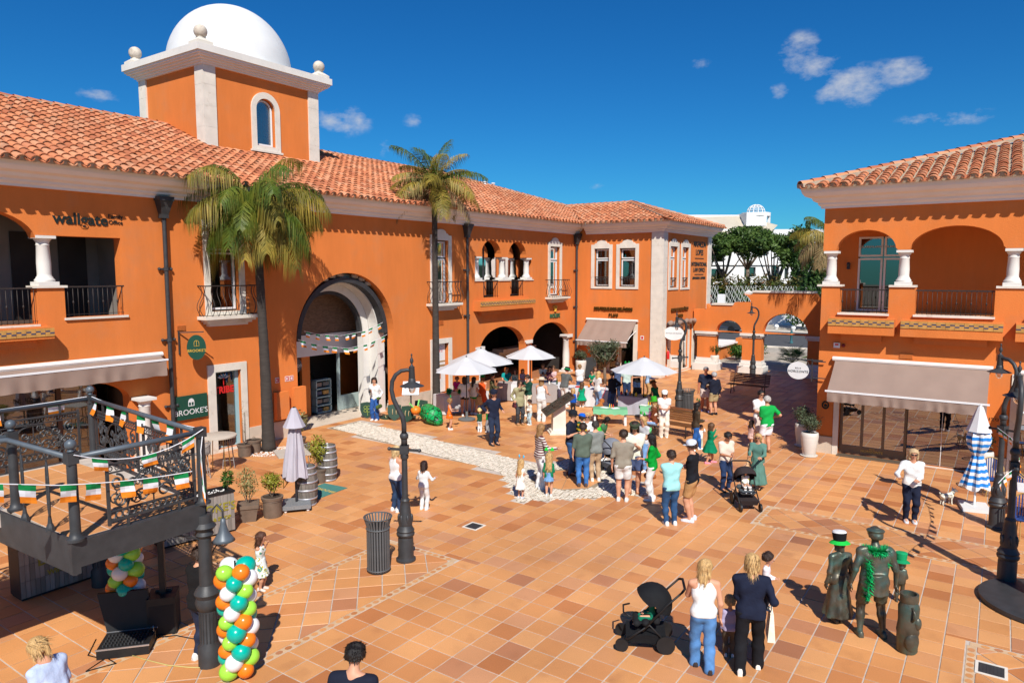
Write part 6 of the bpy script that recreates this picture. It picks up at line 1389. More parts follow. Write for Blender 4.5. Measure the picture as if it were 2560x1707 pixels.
def cloth(c,rough=.85,pat=None):
 key='cloth_%02x%02x%02x'%tuple(int(min(255,max(0,v)))for v in c)+(pat or '')
 if key in MATS:return MATS[key]
 l=srgb(*c)
 if pat=='denim':return mat(key,l,.85,.30,7,bump=.15,bscale=90)
 m=mat(key,l,rough,.13,5,bump=.45,bscale=16,spec=.2)
 if pat in('stripe','camo','floral','rugby'):
  n,L=m.node_tree.nodes,m.node_tree.links;p=n['Principled BSDF'];co=n.new('ShaderNodeTexCoord');cr=n.new('ShaderNodeValToRGB')
  if pat in('stripe','rugby'):
   sx=n.new('ShaderNodeSeparateXYZ');L.new(co.outputs['Object'],sx.inputs[0]);mm=n.new('ShaderNodeMath');mm.operation='MULTIPLY';L.new(sx.outputs[2],mm.inputs[0]);mm.inputs[1].default_value=16 if pat=='stripe' else 7.5;f=n.new('ShaderNodeMath');f.operation='FRACT';L.new(mm.outputs[0],f.inputs[0]);L.new(f.outputs[0],cr.inputs[0])
   cr.color_ramp.interpolation='CONSTANT';e=cr.color_ramp.elements;e[0].color=(*l,1);e[1].position=.55;e[1].color=(.7,.66,.6,1)if pat=='stripe' else(.7,.42,.03,1)
  else:
   t=n.new('ShaderNodeTexNoise');t.inputs['Scale'].default_value=9 if pat=='camo' else 16;t.inputs['Detail'].default_value=1;L.new(co.outputs['Object'],t.inputs[0]);L.new(t.outputs[0],cr.inputs[0]);cr.color_ramp.interpolation='CONSTANT';e=cr.color_ramp.elements
   cc=[(0,(*l,1)),(.46,(.05,.05,.02,1)),(.54,(.13,.10,.05,1))]if pat=='camo' else[(0,(*l,1)),(.57,(.55,.45,.05,1)),(.63,(.05,.3,.28,1))]
   while len(e)<3:e.new(.5)
   for i,(q,v)in enumerate(cc):e[i].position=q;e[i].color=v
  L.new(cr.outputs[0],p.inputs['Base Color'])
 return m
def skinm(c):
 key='skin_%d_%d_%d'%c
 return MATS.get(key)or mat(key,srgb(*c),.55,.06,6,spec=.35)
def hairm(c):
 key='hair_%d_%d_%d'%c
 return MATS.get(key)or mat(key,srgb(*c),.5,.35,14,streak=(6,6,.8),bump=.4,bscale=40)
M_EYE=mat('eye_dark',(.02,.015,.012),.3);M_LIP=mat('lip',(.35,.12,.10),.5)
def ik(a,b,l1,l2,pole):
 d=b-a;L=min(d.length,(l1+l2)*.995);d.normalize();b=a+d*L
 x=(l1*l1-l2*l2+L*L)/(2*L);h=math.sqrt(max(0,l1*l1-x*x));p=pole-d*pole.dot(d);p=p.normalized()if p.length>1e-4 else Vector((0,0,1))
 return a+d*x+p*h,b
def hand(mb,w,d,side,up,s):
 d=d.normalized();x=(side-d*side.dot(d)).normalized();n=d.cross(x)
 P=lambda a,b,c:w+d*(a*s)+x*(b*s)+n*(c*s)
 mb.hexa([P(-.01,-.028,-.013),P(-.01,.028,-.013),P(.085,.042,-.012),P(.085,-.042,-.012),P(-.01,-.028,.013),P(-.01,.028,.013),P(.085,.042,.012),P(.085,-.042,.012)],0)
 for k,l in enumerate((.066,.078,.072,.055)):
  o=-.032+.0215*k;mb.tube([P(.078,o,0),P(.078+l*.55,o*1.1,.012),P(.078+l*.9,o*1.15,.036)],[.0105*s,.0095*s,.007*s],5,mi=0)
 mb.tube([P(.02,-.025,.004),P(.05,-.055,.014),P(.075,-.064,.026)],[.013*s,.011*s,.008*s],5,mi=0)
ARMS={'down':(.06,.12,.97),'back':(-.12,.12,.93),'front':(.50,-.22,.52),'phone':(.52,-.30,.30),'hip':(.10,.16,.52),'cross':(.34,-.52,.40),'push':(.72,-.05,.48),'mouth':(.42,-.30,-.22),'out':(.62,.22,.45),'reach':(.80,0,.42),'bag':(.16,.1,.72),'lap':(.55,-.18,.62),'table':(.68,-.1,.50),'swing':(.32,.1,.88),'hold':(.45,-.05,.34)}
PEOPLE={}
def person(key,px,py,head,face,label,top,bot,hair,arms=('down','down'),H=None,hk=None,w=1.0,skin=(205,150,120),shoe=(225,225,222),stride=0.0,stance=.055,lean=0.0,look=0.0,nod=.12,sit=None,glasses=False,hat=None,ears=None,pos=None,mats=None,name='person',cat='person',group='people on the plaza',z0=0.0,legs=True,vox=None,stepx=0.0,wr=.0055):
 g=Vector(pos)if pos is not None else gp(px,py)
 if H is None:H=zat(g,head)-z0
 dep=max(6,proj((g.x,g.y,1))[2]);h=vox or min(.030,max(.0125,dep/710*.80))
 child=H<1.42;hk=hk or(.132 if not child else(.205 if H<.95 else(.185 if H<1.15 else .16)))
 rz=YAW+R(face);t=thing(name,label,cat,(g.x,g.y,z0),rz,group)
 B=H*(1-hk)/.868;hh=hk*H
 fx,sd,up=Vector((1,0,0)),Vector((0,1,0)),Vector((0,0,1))
 hipz=.50*B if sit is None else sit
 bl=Matrix.Rotation(lean,3,'Y')
 pel=Vector((0,0,hipz))
 def T(f,s,z):return pel+bl@Vector((f*B,s*B*w,(z-.50)*B))
 tors=[((0,.088,.796),.027),((.004,.056,.735),.054),((0,.046,.62),.044),((-.006,.048,.545),.053),((-.008,.044,.50),.052)]
 wide=.86 if child else 1.0
 fem='woman' in label or 'girl' in label;wk,sk=(.80,.92)if fem else(1.0,1.0)
 tors=[((0,.078*sk,.800),.024),((0,.078*sk,.778),.036),((.004,.062*sk,.740),.047),((.004,.056*sk,.695),.047),((.002,.050*wk,.65),.043),((0,.048*wk,.605),.042),((-.003,.052*(1.04 if fem else .95),.555),.048),((-.006,.050,.52),.051),((-.006,.046,.488),.049)]
 S={1:T(0,.108*wide,.792),-1:T(0,-.108*wide,.792)}
 ul,fl=.172*B,.152*B
 arm={}
 for s,a in((1,arms[0]),(-1,arms[1])):
  a=ARMS[a]if isinstance(a,str)else a;tot=(ul+fl)
  tgt=S[s]+(bl if lean<.5 else Matrix.Identity(3))@Vector((a[0]*tot,a[1]*tot*s,-a[2]*tot));el,wr_=ik(S[s],tgt,ul,fl,Vector((-.8,.35*s,-.5)));arm[s]=(S[s],el,wr_)
 leg={}
 for s in(1,-1):
  hip=pel+Vector((0,.052*B*w*s,0))
  if sit is None:
   ft=Vector((stride*s*B,(stance+.0)*B*s,.042*B));kn,an=ik(hip,ft,.232*B,.238*B,Vector((1,.12*s,0)))
  else:
   kn=hip+Vector((.25*B,.03*B*s,.01*B));ft=Vector((kn.x-.02*B+stepx,kn.y,max(.04*B,hipz-.235*B)));an=ft
  leg[s]=(hip,kn,an)
 nb=T(0,0,.805);hd=Matrix.Rotation(R(look),3,'Z')@(bl if lean<.35 else Matrix.Identity(3));hf=(hd@Matrix.Rotation(nod,3,'Y'))@Vector((1,0,0));hu=(hd@Matrix.Rotation(nod,3,'Y'))@Vector((0,0,1));hsd=hu.cross(hf)
 chin=T(.012,0,.856)+hf*(.05*hh);hc=chin+hu*(hh*.56)+hf*(-.02*hh)
 HP=lambda f,s,u:hc+hf*(f*hh)+hsd*(s*hh)+hu*(u*hh)
 SK=skinm(skin)if not mats else mats
 b=Blob()
 for(f,s,z),r in tors:b.cap(T(f,s,z),T(f,-s,z),r*B*w**.5,r*B*w**.5,.028*B)
 for s in(1,-1):b.cap(nb+up*(.02*B),S[s],.028*B,.026*B,.02*B)
 b.cap(nb,chin+hu*.1*hh,.034*B,.031*B,.02*B)
 b.cap(HP(-.02,0,.10),HP(-.06,0,.06),.405*hh,.40*hh,.02*B);b.cap(HP(.10,0,-.20),HP(.16,0,-.34),.29*hh,.17*hh,.05*hh)
 for s in(1,-1):
  a,e,q=arm[s];b.cap(a,e,.028*B*w**.5,.024*B,.015*B);b.cap(e,q,.024*B,.016*B,.012*B)
  hp,kn,an=leg[s];b.cap(hp,kn,.056*B*w**.5,.037*B,.015*B);b.cap(kn,kn.lerp(an,.35),.036*B,.037*B,.015*B);b.cap(kn.lerp(an,.35),an,.037*B,.021*B,.015*B);b.cap(an,an+Vector((.085*B,0,-.022*B)),.024*B,.019*B,.015*B)
 V,F=b.mesh(h)
 ex=MB()
 for s in(1,-1):a,e,q=arm[s];hand(ex,q,q-e,Vector((.3,-s,.3))if abs((q-e).normalized().z)<.8 else Vector((1,0,0)),up,B/1.72)
 ex.add([HP(.36,-.05,.02),HP(.36,.05,.02),HP(.50,0,-.12),HP(.38,0,.12),HP(.36,0,-.14)],[(0,2,3),(2,1,3),(0,4,2),(4,1,2)],0)
 for s in(1,-1):
  ex.ell(HP(-.03,s*.40,-.02),.055*hh,.035*hh,.11*hh,6,5,0);ex.ell(HP(.335,s*.14,.06),.03*hh,.05*hh,.028*hh,6,4,1)
 ex.ell(HP(.335,0,-.27),.03*hh,.09*hh,.025*hh,6,4,2)
 np_obj('body',V,F,[SK,M_EYE if not mats else mats,M_LIP if not mats else mats],t,ex)
 # clothes
 g_=.009*max(.8,B/1.7)
 if top:
  ty,c,sl=top[0],top[1],top[2];tm=mats or cloth(c,pat=top[3]if len(top)>3 else None);b=Blob()
  for i,((f,s,z),r)in enumerate(tors if ty!='crop' else tors[:6]):
   if ty=='tank' and i<2:s*=.55
   b.cap(T(f,s,z),T(f,-s,z),(r*w**.5)*B+g_*(2.0 if i>5 else 1.2+.1*i),(r*w**.5)*B+g_*(2.0 if i>5 else 1.2+.1*i),.028*B)
  for s in(1,-1):
   a,e,q=arm[s]
   if sl>=.5:
    b.cap(a,e,.028*B*w**.5+g_,.024*B+g_*1.1,.02*B)
    if sl>.55:b.cap(e,e.lerp(q,(sl-.5)*1.9),.024*B+g_*1.1,.019*B+g_,.02*B)
   if ty!='tank':b.cap(nb+up*(.012*B),a,.030*B,.028*B+g_,.02*B)
   if 0<sl<.5:b.cap(a,e,.029*B*w**.5+g_*1.2,.029*B+g_*1.5,.02*B,cut=sl*2)
  hem={'tank':.50,'crop':.60}.get(ty,.475)if ty!='coat' else .42
  if ty=='coat':b.cone(T(0,0,.60),T(0,0,.40),.085*B*w,.105*B*w,.05,8,.03)
  b.half(T(0,0,hem),-(bl@up));b.sub(T(.035,0,.85),T(.045,0,.90),.036*B,.06*B)
  V,F=b.mesh(h,wr,len(label));np_obj({'coat':'jacket','long':'sweater'}.get(ty,'shirt'),V,F,[tm],t)
 if bot:
  ty,c=bot[0],bot[1];pm=mats or cloth(c,pat=bot[2]if len(bot)>2 else None);b=Blob()
  if ty in('skirt','dress','long_skirt','tutu'):
   z1={'skirt':.38,'dress':.27,'long_skirt':.10,'tutu':.30}[ty];r1={'skirt':.115,'dress':.135,'long_skirt':.15,'tutu':.19}[ty]
   if sit is None:
    b.cone(T(0,0,.60),T(0,0,z1)if lean<.2 else Vector((T(0,0,.6).x*.3,0,z1*B)),.072*B*w,r1*B*w,.07,9,.02,1.12,(0,1))
   else:
    for s in(1,-1):b.cap(leg[s][0],leg[s][1],.085*B,.07*B,.05)
    b.cap(pel+Vector((0,.05,.02)),pel+Vector((0,-.05,.02)),.085*B,.085*B,.05)
   V,F=b.mesh(h,.003,3);np_obj('skirt',V,F,[pm],t)
  else:
   for(f,s,z),r in tors[5:]:
    b.cap(T(f,s,z),T(f,-s,z),(r*w**.5)*B+g_*.7,(r*w**.5)*B+g_*.7,.028*B)
   k={'shorts':.82,'hot':.35}.get(ty,1.0);wl={'wide':1.0,'shorts':.55,'loose':.5}.get(ty,0.0)
   for s in(1,-1):
    hp,kn,an=leg[s];r0=.056*B*w**.5+g_;rk=.038*B+g_*(1+wl);ra=.026*B+g_*(1.0+2.9*wl)
    if k<1:b.cap(hp,hp.lerp(kn,k),r0+g_*.4,rk+g_*(1.5 if ty=='shorts' else .8),.02*B,cut=1.0)
    else:b.cap(hp,kn,r0,rk,.02*B);m_=kn.lerp(an,.38);rc=max(.037*B+g_,rk+(ra-rk)*.38);b.cap(kn,m_,rk,rc,.02*B);b.cap(m_,an+Vector((0,0,-.02*B)),rc,max(ra,.030*B),.02*B)
   b.half(T(0,0,.60 if not top or top[0]in('tank','crop')else .53),bl@up)
   V,F=b.mesh(h,wr,5);np_obj('shorts' if k<1 else 'trousers',V,F,[pm],t)
 if legs:
  sm=mats or cloth(shoe)
  for s in(1,-1):
   an=leg[s][2];b=MB();q=an+Vector((0,0,-.042*B));k=B/1.72;z=max(q.z,0.012 if z0==0 else-1)
   prof=[(-.085,.030,.07),(-.06,.042,.10),(-.01,.044,.095),(.06,.050,.07),(.13,.050,.05),(.175,.040,.038),(.195,.015,.03)];vs=[]
   for x,w_,hz in prof:
    for y,zz in((-w_,0),(-w_*.95,hz*.6),(-w_*.5,hz),(w_*.5,hz),(w_*.95,hz*.6),(w_,0)):vs.append((q.x+x*k,q.y+y*k,z+zz*k))
   n=6;b.add(vs,[(i*n+j,i*n+(j+1)%n,(i+1)*n+(j+1)%n,(i+1)*n+j)for i in range(6)for j in range(n)]+[tuple(range(n-1,-1,-1)),tuple(6*n+j for j in range(n))]);b.build('shoe',sm,t,True,auto=60)
   # hair
 if hair:
  st,c=hair;b=Blob();hm=mats or hairm(c);o=.045 if st in('buzz','bald')else .075
  if st=='bald':b.cap(HP(-.22,0,-.06),HP(-.20,0,.02),(.33)*hh,(.33)*hh,.02)
  else:b.cap(HP(-.03,0,.12),HP(-.09,0,.06),(.405+o)*hh,(.40+o)*hh,.02)
  b.sub(HP(.44,0,-.12),HP(.60,0,-.40),.40*hh,.46*hh)
  if st in('short','buzz','bald'):b.half(HP(0,0,-.10),-hu+hf*.4)
  wn_,wl_=hk,0
  if st=='bob':
   for s in(1,-1):b.cap(HP(-.02,s*.32,0),HP(.03,s*.34,-.48),.17*hh,.14*hh,.05*hh)
   b.cap(HP(-.25,0,0),HP(-.22,0,-.45),.30*hh,.28*hh,.05*hh)
  if st in('long','vlong'):
   Lg=.85 if st=='long' else 1.35
   for s in(1,-1):b.cap(HP(-.06,s*.32,0),HP(-.02,s*.36,-.5),.15*hh,.13*hh,.06*hh);b.cap(HP(-.18,s*.22,-.3),HP(-.30,s*.24,-Lg),.20*hh,.14*hh,.06*hh)
   b.cap(HP(-.25,0,0),HP(-.34,0,-Lg),.28*hh,.20*hh,.06*hh)
  if st=='pony':b.cap(HP(-.42,0,.25),HP(-.62,0,.05),.11*hh,.13*hh,.04*hh);b.cap(HP(-.62,0,.05),HP(-.62,0,-.55),.13*hh,.06*hh,.04*hh)
  if st=='curly':
   rr=random.Random(len(label))
   for k in range(26):
    a=rr.uniform(0,6.28);e=rr.uniform(-.5,1.3);p=HP(-.12+.42*math.cos(e)*math.cos(a),.44*math.cos(e)*math.sin(a),.10+.46*math.sin(e));
    if(p-hc).dot(hf)<.18*hh:b.cap(p,p+Vector((.01,.01,-.05*hh)),.13*hh,.12*hh,.02*hh)
   for s in(1,-1):b.cap(HP(-.05,s*.4,0),HP(-.05,s*.42,-.35),.16*hh,.15*hh,.05*hh)
  V,F=b.mesh(min(h,.02),.004 if st!='buzz' else 0,2,(60,55,50));ex=MB()
  if st not in('buzz','bald')and not mats:
   rr=random.Random(len(V));ln={'short':.12,'curly':.18}.get(st,.6)*hh
   for k in range(90 if dep>22 else 260):
    v=Vector(V[rr.randrange(len(V))]);nn=v-hc-hu*(.1*hh);nn.z=nn.z if v.z>hc.z else 0;nn=nn.normalized()if nn.length>1e-4 else up;dn=(nn*(.30 if st=='short' else(.5 if st=='curly' else .04))-up*(1 if v.z<hc.z+.25*hh else .2)-hf*.35+Vector((rr.gauss(0,.12),rr.gauss(0,.12),rr.gauss(0,.08)))).normalized();sw=dn.cross(nn).normalized()*((.035 if st=='short' else .022)*hh);p=v+nn*.001
    ex.add([p-sw,p+sw,p+dn*ln*rr.uniform(.5,1)+nn*(.008*hh)],[(0,1,2)],0)
  np_obj('hair',V,F,[hm],t,ex)
 PT=Matrix.Translation((g.x,g.y,z0))@Matrix.Rotation(rz,4,'Z')
 if glasses:
  m=MB()
  for s in(1,-1):m.ell(HP(.385,s*.15,.06),.03*hh,.125*hh,.085*hh,8,6);m.bar(HP(.36,s*.27,.08),HP(-.02,s*.40,.06),.02*hh,.03*hh)
  m.bar(HP(.40,-.05,.08),HP(.40,.05,.08),.03*hh,.03*hh);m.build('sunglasses',M_BLACK,t,True)
 if hat:
  k,hc1=hat[0],hat[1];hm=mats if hc1 is None else cloth(hc1);m=MB();hm2=cloth(hat[2])if len(hat)>2 else hm;hm3=cloth(hat[3])if len(hat)>3 else M_SIGNW
  MH=Matrix(((hf.x,hsd.x,hu.x),(hf.y,hsd.y,hu.y),(hf.z,hsd.z,hu.z))).to_4x4();MH.translation=HP(-.05,0,.22);m.T=MH@Matrix.Scale(hh,4)
  if k in('cap','flat'):
   m.lathe([(.50,-.10),(.51,.0),(.49,.16),(.40,.30),(.2,.38),(0,.40)]if k=='cap' else[(.48,-.06),(.53,.02),(.58,.10),(.50,.20),(.25,.26),(0,.27)],18);vs=[]
   for i in range(9):a=R(-62+15.5*i);vs+=[(.48*math.cos(a),.48*math.sin(a),-.04),(.48*math.cos(a)+.34*math.cos(a)**2*(1 if k=='cap' else .6),.46*math.sin(a),-.13)]
   m.add(vs,[(i*2,i*2+2,i*2+3,i*2+1)for i in range(8)],0)
  elif k=='bucket':m.lathe([(.72,-.20),(.50,-.02)],20,mi=1,cap=False);m.lathe([(.51,-.02),(.50,.22),(.44,.32),(0,.34)],20)
  elif k=='sun':m.lathe([(.95,-.10),(.80,-.02),(.50,.0)],24,mi=0,cap=False);m.lathe([(.50,0),(.47,.2),(.40,.34),(.2,.36),(0,.32)],20)
  elif k=='top':m.lathe([(.80,.02),(.78,.05),(.50,.05)],24,cap=False);m.lathe([(.49,.05),(.47,.14)],20,mi=1,cap=False);m.lathe([(.47,.14),(.46,.75),(0,.76)],20)
  elif k=='felt':m.lathe([(.86,-.16),(.70,-.02),(.50,.08)],24,mi=1,cap=False);m.lathe([(.50,.06),(.55,.3),(.60,.78)],20,cap=False);m.lathe([(.60,.78),(.52,.90),(0,.98)],20,mi=2)
  m.build('hat',[hm,hm2,hm3],t,True,auto=45)
 if ears:
  m=MB();k=ears[0];m.tube([HP(-.05,-.44,.1),HP(-.03,-.3,.42),HP(-.03,0,.56),HP(-.03,.3,.42),HP(-.05,.44,.1)],.028*hh,5)
  if k!='band':
   for s in(1,-1):
    p0,p1=HP(-.03,s*.2,.52),HP(-.03,s*.36,.95);m.tube([p0,p1],.014*hh,4)
    if k=='clover':
     for q in range(3):a=PI/2+q*2*PI/3;m.ell(p1+(hsd*math.cos(a)+hu*math.sin(a))*.13*hh,.05*hh,.14*hh,.14*hh,8,6)
    else:m.ell(p1,.05*hh,.13*hh,.22*hh,8,6)
  m.build('headband',cloth(ears[1]),t,True)
 W_=lambda v:PT@v
 PEOPLE[key]=dict(t=t,hl=W_(arm[1][2]),hr=W_(arm[-1][2]),sl=W_(arm[1][0]),sr=W_(arm[-1][0]),head=W_(hc),hh=hh,B=B,rz=rz,chest=W_(T(.08,0,.70)),PT=PT,hip=W_(pel))
 return t
WHT=(224,224,222);CRM=(232,224,208);NAVY=(24,30,48);BLK=(22,22,24);JEAN=(58,92,140);DJEAN=(36,52,82);KHA=(176,160,122);GRN=(10,140,62);DGRN=(30,78,60);TEAL=(40,120,110)
DB_,LB_,BLN,DBL,GRY,GIN,BLKH=(52,36,28),(96,66,42),(196,158,104),(150,112,70),(150,148,144),(150,84,40),(24,18,16)
P=person
P('a1',938,1050,944,165,'woman in white sweater and blue jeans looking at her phone by the arch',('long',WHT,1),('wide',(40,84,150),'denim'),('curly',DB_),('bag','phone'),look=20)
P('a2',1124,1074,996,-80,'girl in orange skirt with clover headband holding a grey plush toy',('tank',(235,120,40),0),('skirt',(240,110,20)),('curly',DBL),('out','out'),ears=('clover',(30,190,90)))
P('a3',1199,1080,1020,-20,'blond toddler in green sweater and white trousers seen from behind',('long',(28,72,50),1),('loose',WHT),('short',(224,190,130)),('front','front'))
P('a4',1234,1112,973,-150,'man in cap and navy and blue sweater with a hand in his pocket',('long',(30,36,56),1),('straight',(30,42,66),'denim'),('short',DB_),('hip','hip'),hat=('cap',(28,32,48)),glasses=True,shoe=(40,40,44),look=-35)
P('a5',1221,1080,1012,60,'small child in green top half hidden behind the man in the cap',('tee',GRN,.3),('loose',(150,150,152)),('short',DB_),('front','down'))
P('b1',1142,1012,938,-170,'woman in bright pink top behind the pompom table',('tee',(235,50,140),.35),('straight',BLK),('short',GIN),('table','table'),lean=.25)
P('b2',1162,1040,942,15,'dark haired girl in white tee and black shorts at the pompom table',('tee',WHT,.3),('hot',BLK),('long',DB_),('out','table'),skin=(190,135,105))
P('b3',1184,1036,942,-30,'girl in cream top and green shorts carrying a straw bag',('tee',CRM,.2),('hot',GRN),('vlong',DB_),('front','bag'))
P('b4',1206,1026,940,-10,'girl in orange dress with a small green hat',('tank',(225,88,35),0),('dress',(225,88,35)),('long',GIN),('down','front'),hat=('top',GRN))
P('b5',1230,1024,933,-100,'person in dark camouflage clothes at the end of the pompom table',('long',(52,56,34),1,'camo'),('straight',(52,56,34),'camo'),('short',DB_),('front','table'))
P('c1',1266,985,932,185,'ginger curly haired woman in teal sitting behind the taupe table',('tee',(20,140,140),.3),('straight',DJEAN),('curly',GIN),('table','table'),H=1.6,sit=.48,legs=False)
P('c2',1288,984,936,175,'dark haired girl in patterned top sitting at the taupe table',('long',(200,215,190),1,'floral'),('straight',DJEAN),('long',BLKH),('table','table'),H=1.32,sit=.50,ears=('band',GRN),legs=False)
P('c3',1306,984,922,-160,'person in lilac tee with ginger hair standing by the column',('tee',(178,165,190),.4),('straight',DJEAN),('long',GIN),('front','front'))
P('c4',1299,1062,949,-160,'woman in sage jacket and dark trousers with sunglasses, hand at her mouth',('coat',(158,152,116),1),('straight',(62,64,68)),('long',DB_),('mouth','bag'),glasses=True,shoe=(150,110,70))
P('c5',1320,1040,936,130,'man in dark green sweater and beige trousers holding a drink',('long',(28,70,56),1),('straight',(225,210,185)),('short',DB_),('phone','phone'),glasses=True)
P('c6',1325,1062,998,120,'boy in striped jacket and pale blue trousers beside the plush snake',('long',(222,214,196),1,'stripe'),('loose',(185,208,215)),('short',DB_),('front','phone'))
P('c7',1353,1054,943,-20,'woman in straw sun hat, white top and wide white trousers',('tank',WHT,0),('wide',(235,232,225)),('long',DBL),('front','hip'),hat=('sun',(214,190,165)),shoe=CRM)
P('c8',1357,985,923,180,'girl looking at a phone behind the taupe table',('tee',(215,225,215),.35),('straight',DJEAN),('bob',LB_),('phone','phone'),H=1.45)
P('c9',1373,986,931,-170,'dark haired girl in plum top leaning over the taupe table',('long',(92,52,62),1),('straight',DJEAN),('long',DB_),('table','table'),H=1.36)
P('d0',1383,986,929,160,'boy in pale shirt beside the girl in plum',('tee',(215,180,180),.35),('straight',DJEAN),('short',LB_),('front','table'),H=1.38)
P('d1',1410,1018,917,-40,'man in green and black bucket hat leaning over the craft table',('tee',(92,94,92),.4),('straight',WHT),('short',DB_),('table','reach'),lean=.25,hat=('bucket',(26,28,30),(20,160,90)))
P('d2',1432,1036,971,-15,'blond boy in royal blue sweater with a small flag',('long',(20,78,170),1),('straight',(52,48,46)),('bob',BLN),('out','down'))
P('d3',1454,1018,955,-20,'girl in emerald tulle dress seen from behind at the craft table',('tee',(0,150,110),.35),('tutu',(0,150,105)),('long',LB_),('down','table'),ears=('band',(60,160,70)))
P('d4',1449,990,932,10,'girl with ponytail and white tee on the far side of the craft table',('tee',WHT,.4),('straight',JEAN,'denim'),('pony',DBL),('front','front'),H=1.5)
P('d5',1480,985,944,150,'child in green top sitting behind the craft table',('tee',(10,130,90),.3),('straight',DJEAN),('short',DB_),('table','table'),H=1.15,legs=False)
P('d6',1487,984,936,-170,'brown haired child beside the blond woman with the cream bag',('tee',(150,130,100),.3),('straight',DJEAN),('bob',LB_),('front','table'),H=1.3,legs=False)
P('d7',1494,1022,928,-60,'blond woman in white tee and jeans with a cream handbag',('tee',WHT,.3),('straight',(120,152,190),'denim'),('long',BLN),('bag','front'),glasses=True)
P('d8',1530,1030,929,40,'man in dark navy jacket holding the golden dog on a red lead',('long',(34,38,50),1),('straight',(44,76,124),'denim'),('short',DB_),('front','hip'))
P('d9',1543,1002,918,20,'man in blue grey tee with his head under the parasol',('tee',(70,84,116),.4),('straight',DJEAN),('short',DB_),('down','down'),H=1.78)
P('e1',1566,1003,940,180,'long haired vendor in mint top with clover headband',('tee',(196,214,205),.35),('straight',DJEAN),('long',DB_),('down','down'),ears=('clover',(20,150,60)),H=1.68)
P('e2',1591,1000,944,175,'vendor in black tee with crossed arms behind the grey table',('tee',(26,24,24),.35),('straight',DJEAN),('short',BLKH),('cross','cross'),H=1.62)
P('e3',1618,1000,944,-90,'person in pale denim jacket behind the parasol pole',('long',(165,188,214),1),('straight',(190,150,100)),('long',DBL),('front','table'),H=1.6)
P('e4',1640,1034,950,30,'woman in green top with brown hat bending over the stall',('tee',(14,110,72),.25),('straight',(225,220,212)),('long',GIN),('table','table'),lean=.30,hat=('bucket',(96,72,48)))
P('e5',1640,1094,992,70,'seated woman in shiny green top hat and purple boa on the bench',('long',(110,58,34),1),('straight',(130,165,205),'denim'),('bob',BLN),('lap','lap'),H=1.66,sit=.50,hat=('top',(60,170,40),(40,130,30)),pos=gp(1636,1090))
P('e6',1659,1092,975,175,'woman in white cap, white tee and beige trousers standing by the bench',('tee',WHT,.3),('wide',(226,214,198)),('long',LB_),('front','front'),hat=('cap',WHT,(30,90,70)),shoe=CRM)
P('e7',1762,1028,916,170,'man in navy polo shirt and pale shorts facing the camera',('tee',(40,46,66),.45),('shorts',(214,196,186)),('buzz',GRY),('down','down'),skin=(186,112,84),shoe=(90,96,140),stride=.05)
P('e8',1784,1037,930,15,'grey haired man in navy sweater and khaki shorts seen from behind',('long',(28,32,48),1),('shorts',KHA),('short',(170,168,168)),('front','down'),shoe=(34,34,40))
P('f1',1738,1126,1006,-80,'woman with very long dark hair, brown jacket and jeans, mid step',('long',(70,58,44),1),('straight',(34,90,160),'denim'),('vlong',BLKH),('front','front'),stride=.13,ears=('clover',(20,110,50)))
P('f2',1750,1122,1062,-30,'toddler in white top and pale green trousers held by the hand',('long',(232,232,228),1),('loose',(205,214,190)),('short',LB_),('out',(.1,.2,-.4)))
P('f3',1774,1158,1057,-85,'girl in emerald dress and pink shoes walking right',('long',(0,122,84),1),('tutu',(0,120,82)),('bob',LB_),('mouth','phone'),stride=.10,ears=('band',(20,110,50)),shoe=(240,140,160))
P('f4',1812,1226,1077,-165,'man in beige tee and jeans unwrapping something beside the stroller',('tee',(222,206,188),.45),('straight',(30,52,90),'denim'),('short',BLKH),('front','front'),nod=.5,shoe=(30,34,44),skin=(190,132,100),glasses=True)
P('f5',1892,1222,1083,150,'woman in sage green dress and black headband pushing the stroller',('long',(88,128,116),1),('long_skirt',(88,128,116)),('long',BLN),('push','push'),glasses=True,ears=('band',BLK),shoe=(40,32,28))
P('f6',1915,1132,990,15,'grey haired man in green polo and white shorts',('tee',(20,158,70),.45),('shorts',(238,236,244)),('short',(178,172,166)),('front','hip'),shoe=(140,96,60),w=1.08)
P('f7',1897,1112,975,-170,'man in white tee and sunglasses facing the green polo',('tee',WHT,.4),('straight',(205,190,180)),('short',BLKH),('down','front'),glasses=True)
P('f8',1876,1122,1050,-60,'child in dusty pink top and check skirt reaching up',('tee',(200,165,158),.2),('skirt',(205,172,160)),('long',DB_),((.2,.3,-.6),'out'),stride=.08)
P('g1',1728,1302,1100,60,'man in pale cap, black tee and tan shorts with folded arms',('tee',(26,28,34),.5),('shorts',(178,134,88)),('short',DB_),('cross','cross'),hat=('cap',(200,206,216)),w=1.08,shoe=(210,212,220))
P('g2',1676,1312,1126,8,'man in turquoise shirt and blue jeans seen from behind',('long',(150,208,210),.8),('straight',(40,78,120),'denim'),('short',DB_),('cross','cross'),w=1.06)
P('g3',1629,1250,1084,70,'woman in bright green sweater and white trousers with black hair',('long',(0,150,50),.75),('straight',WHT),('long',BLKH),('front','bag'),ears=('clover',(120,225,140)),glasses=True)
P('g4',1556,1252,1075,-15,'man in taupe tee and white shorts with white trainers',('tee',(142,134,120),.5),('shorts',(224,224,222)),('short',DB_),('down','front'),w=1.06)
P('g5',1584,1230,1052,170,'bearded man in flat cap, cream tee and navy shorts',('tee',(222,222,205),.5),('shorts',(66,78,112)),('long',DB_),('phone','phone'),hat=('flat',(58,66,48)),shoe=(150,96,60),w=1.08,nod=.35)
P('g6',1608,1178,1040,120,'blond woman with clover headband and a satchel behind the flat cap',('tee',(196,196,198),.3),('straight',(110,150,196),'denim'),('long',BLN),('front','bag'),ears=('clover',(60,205,80)))
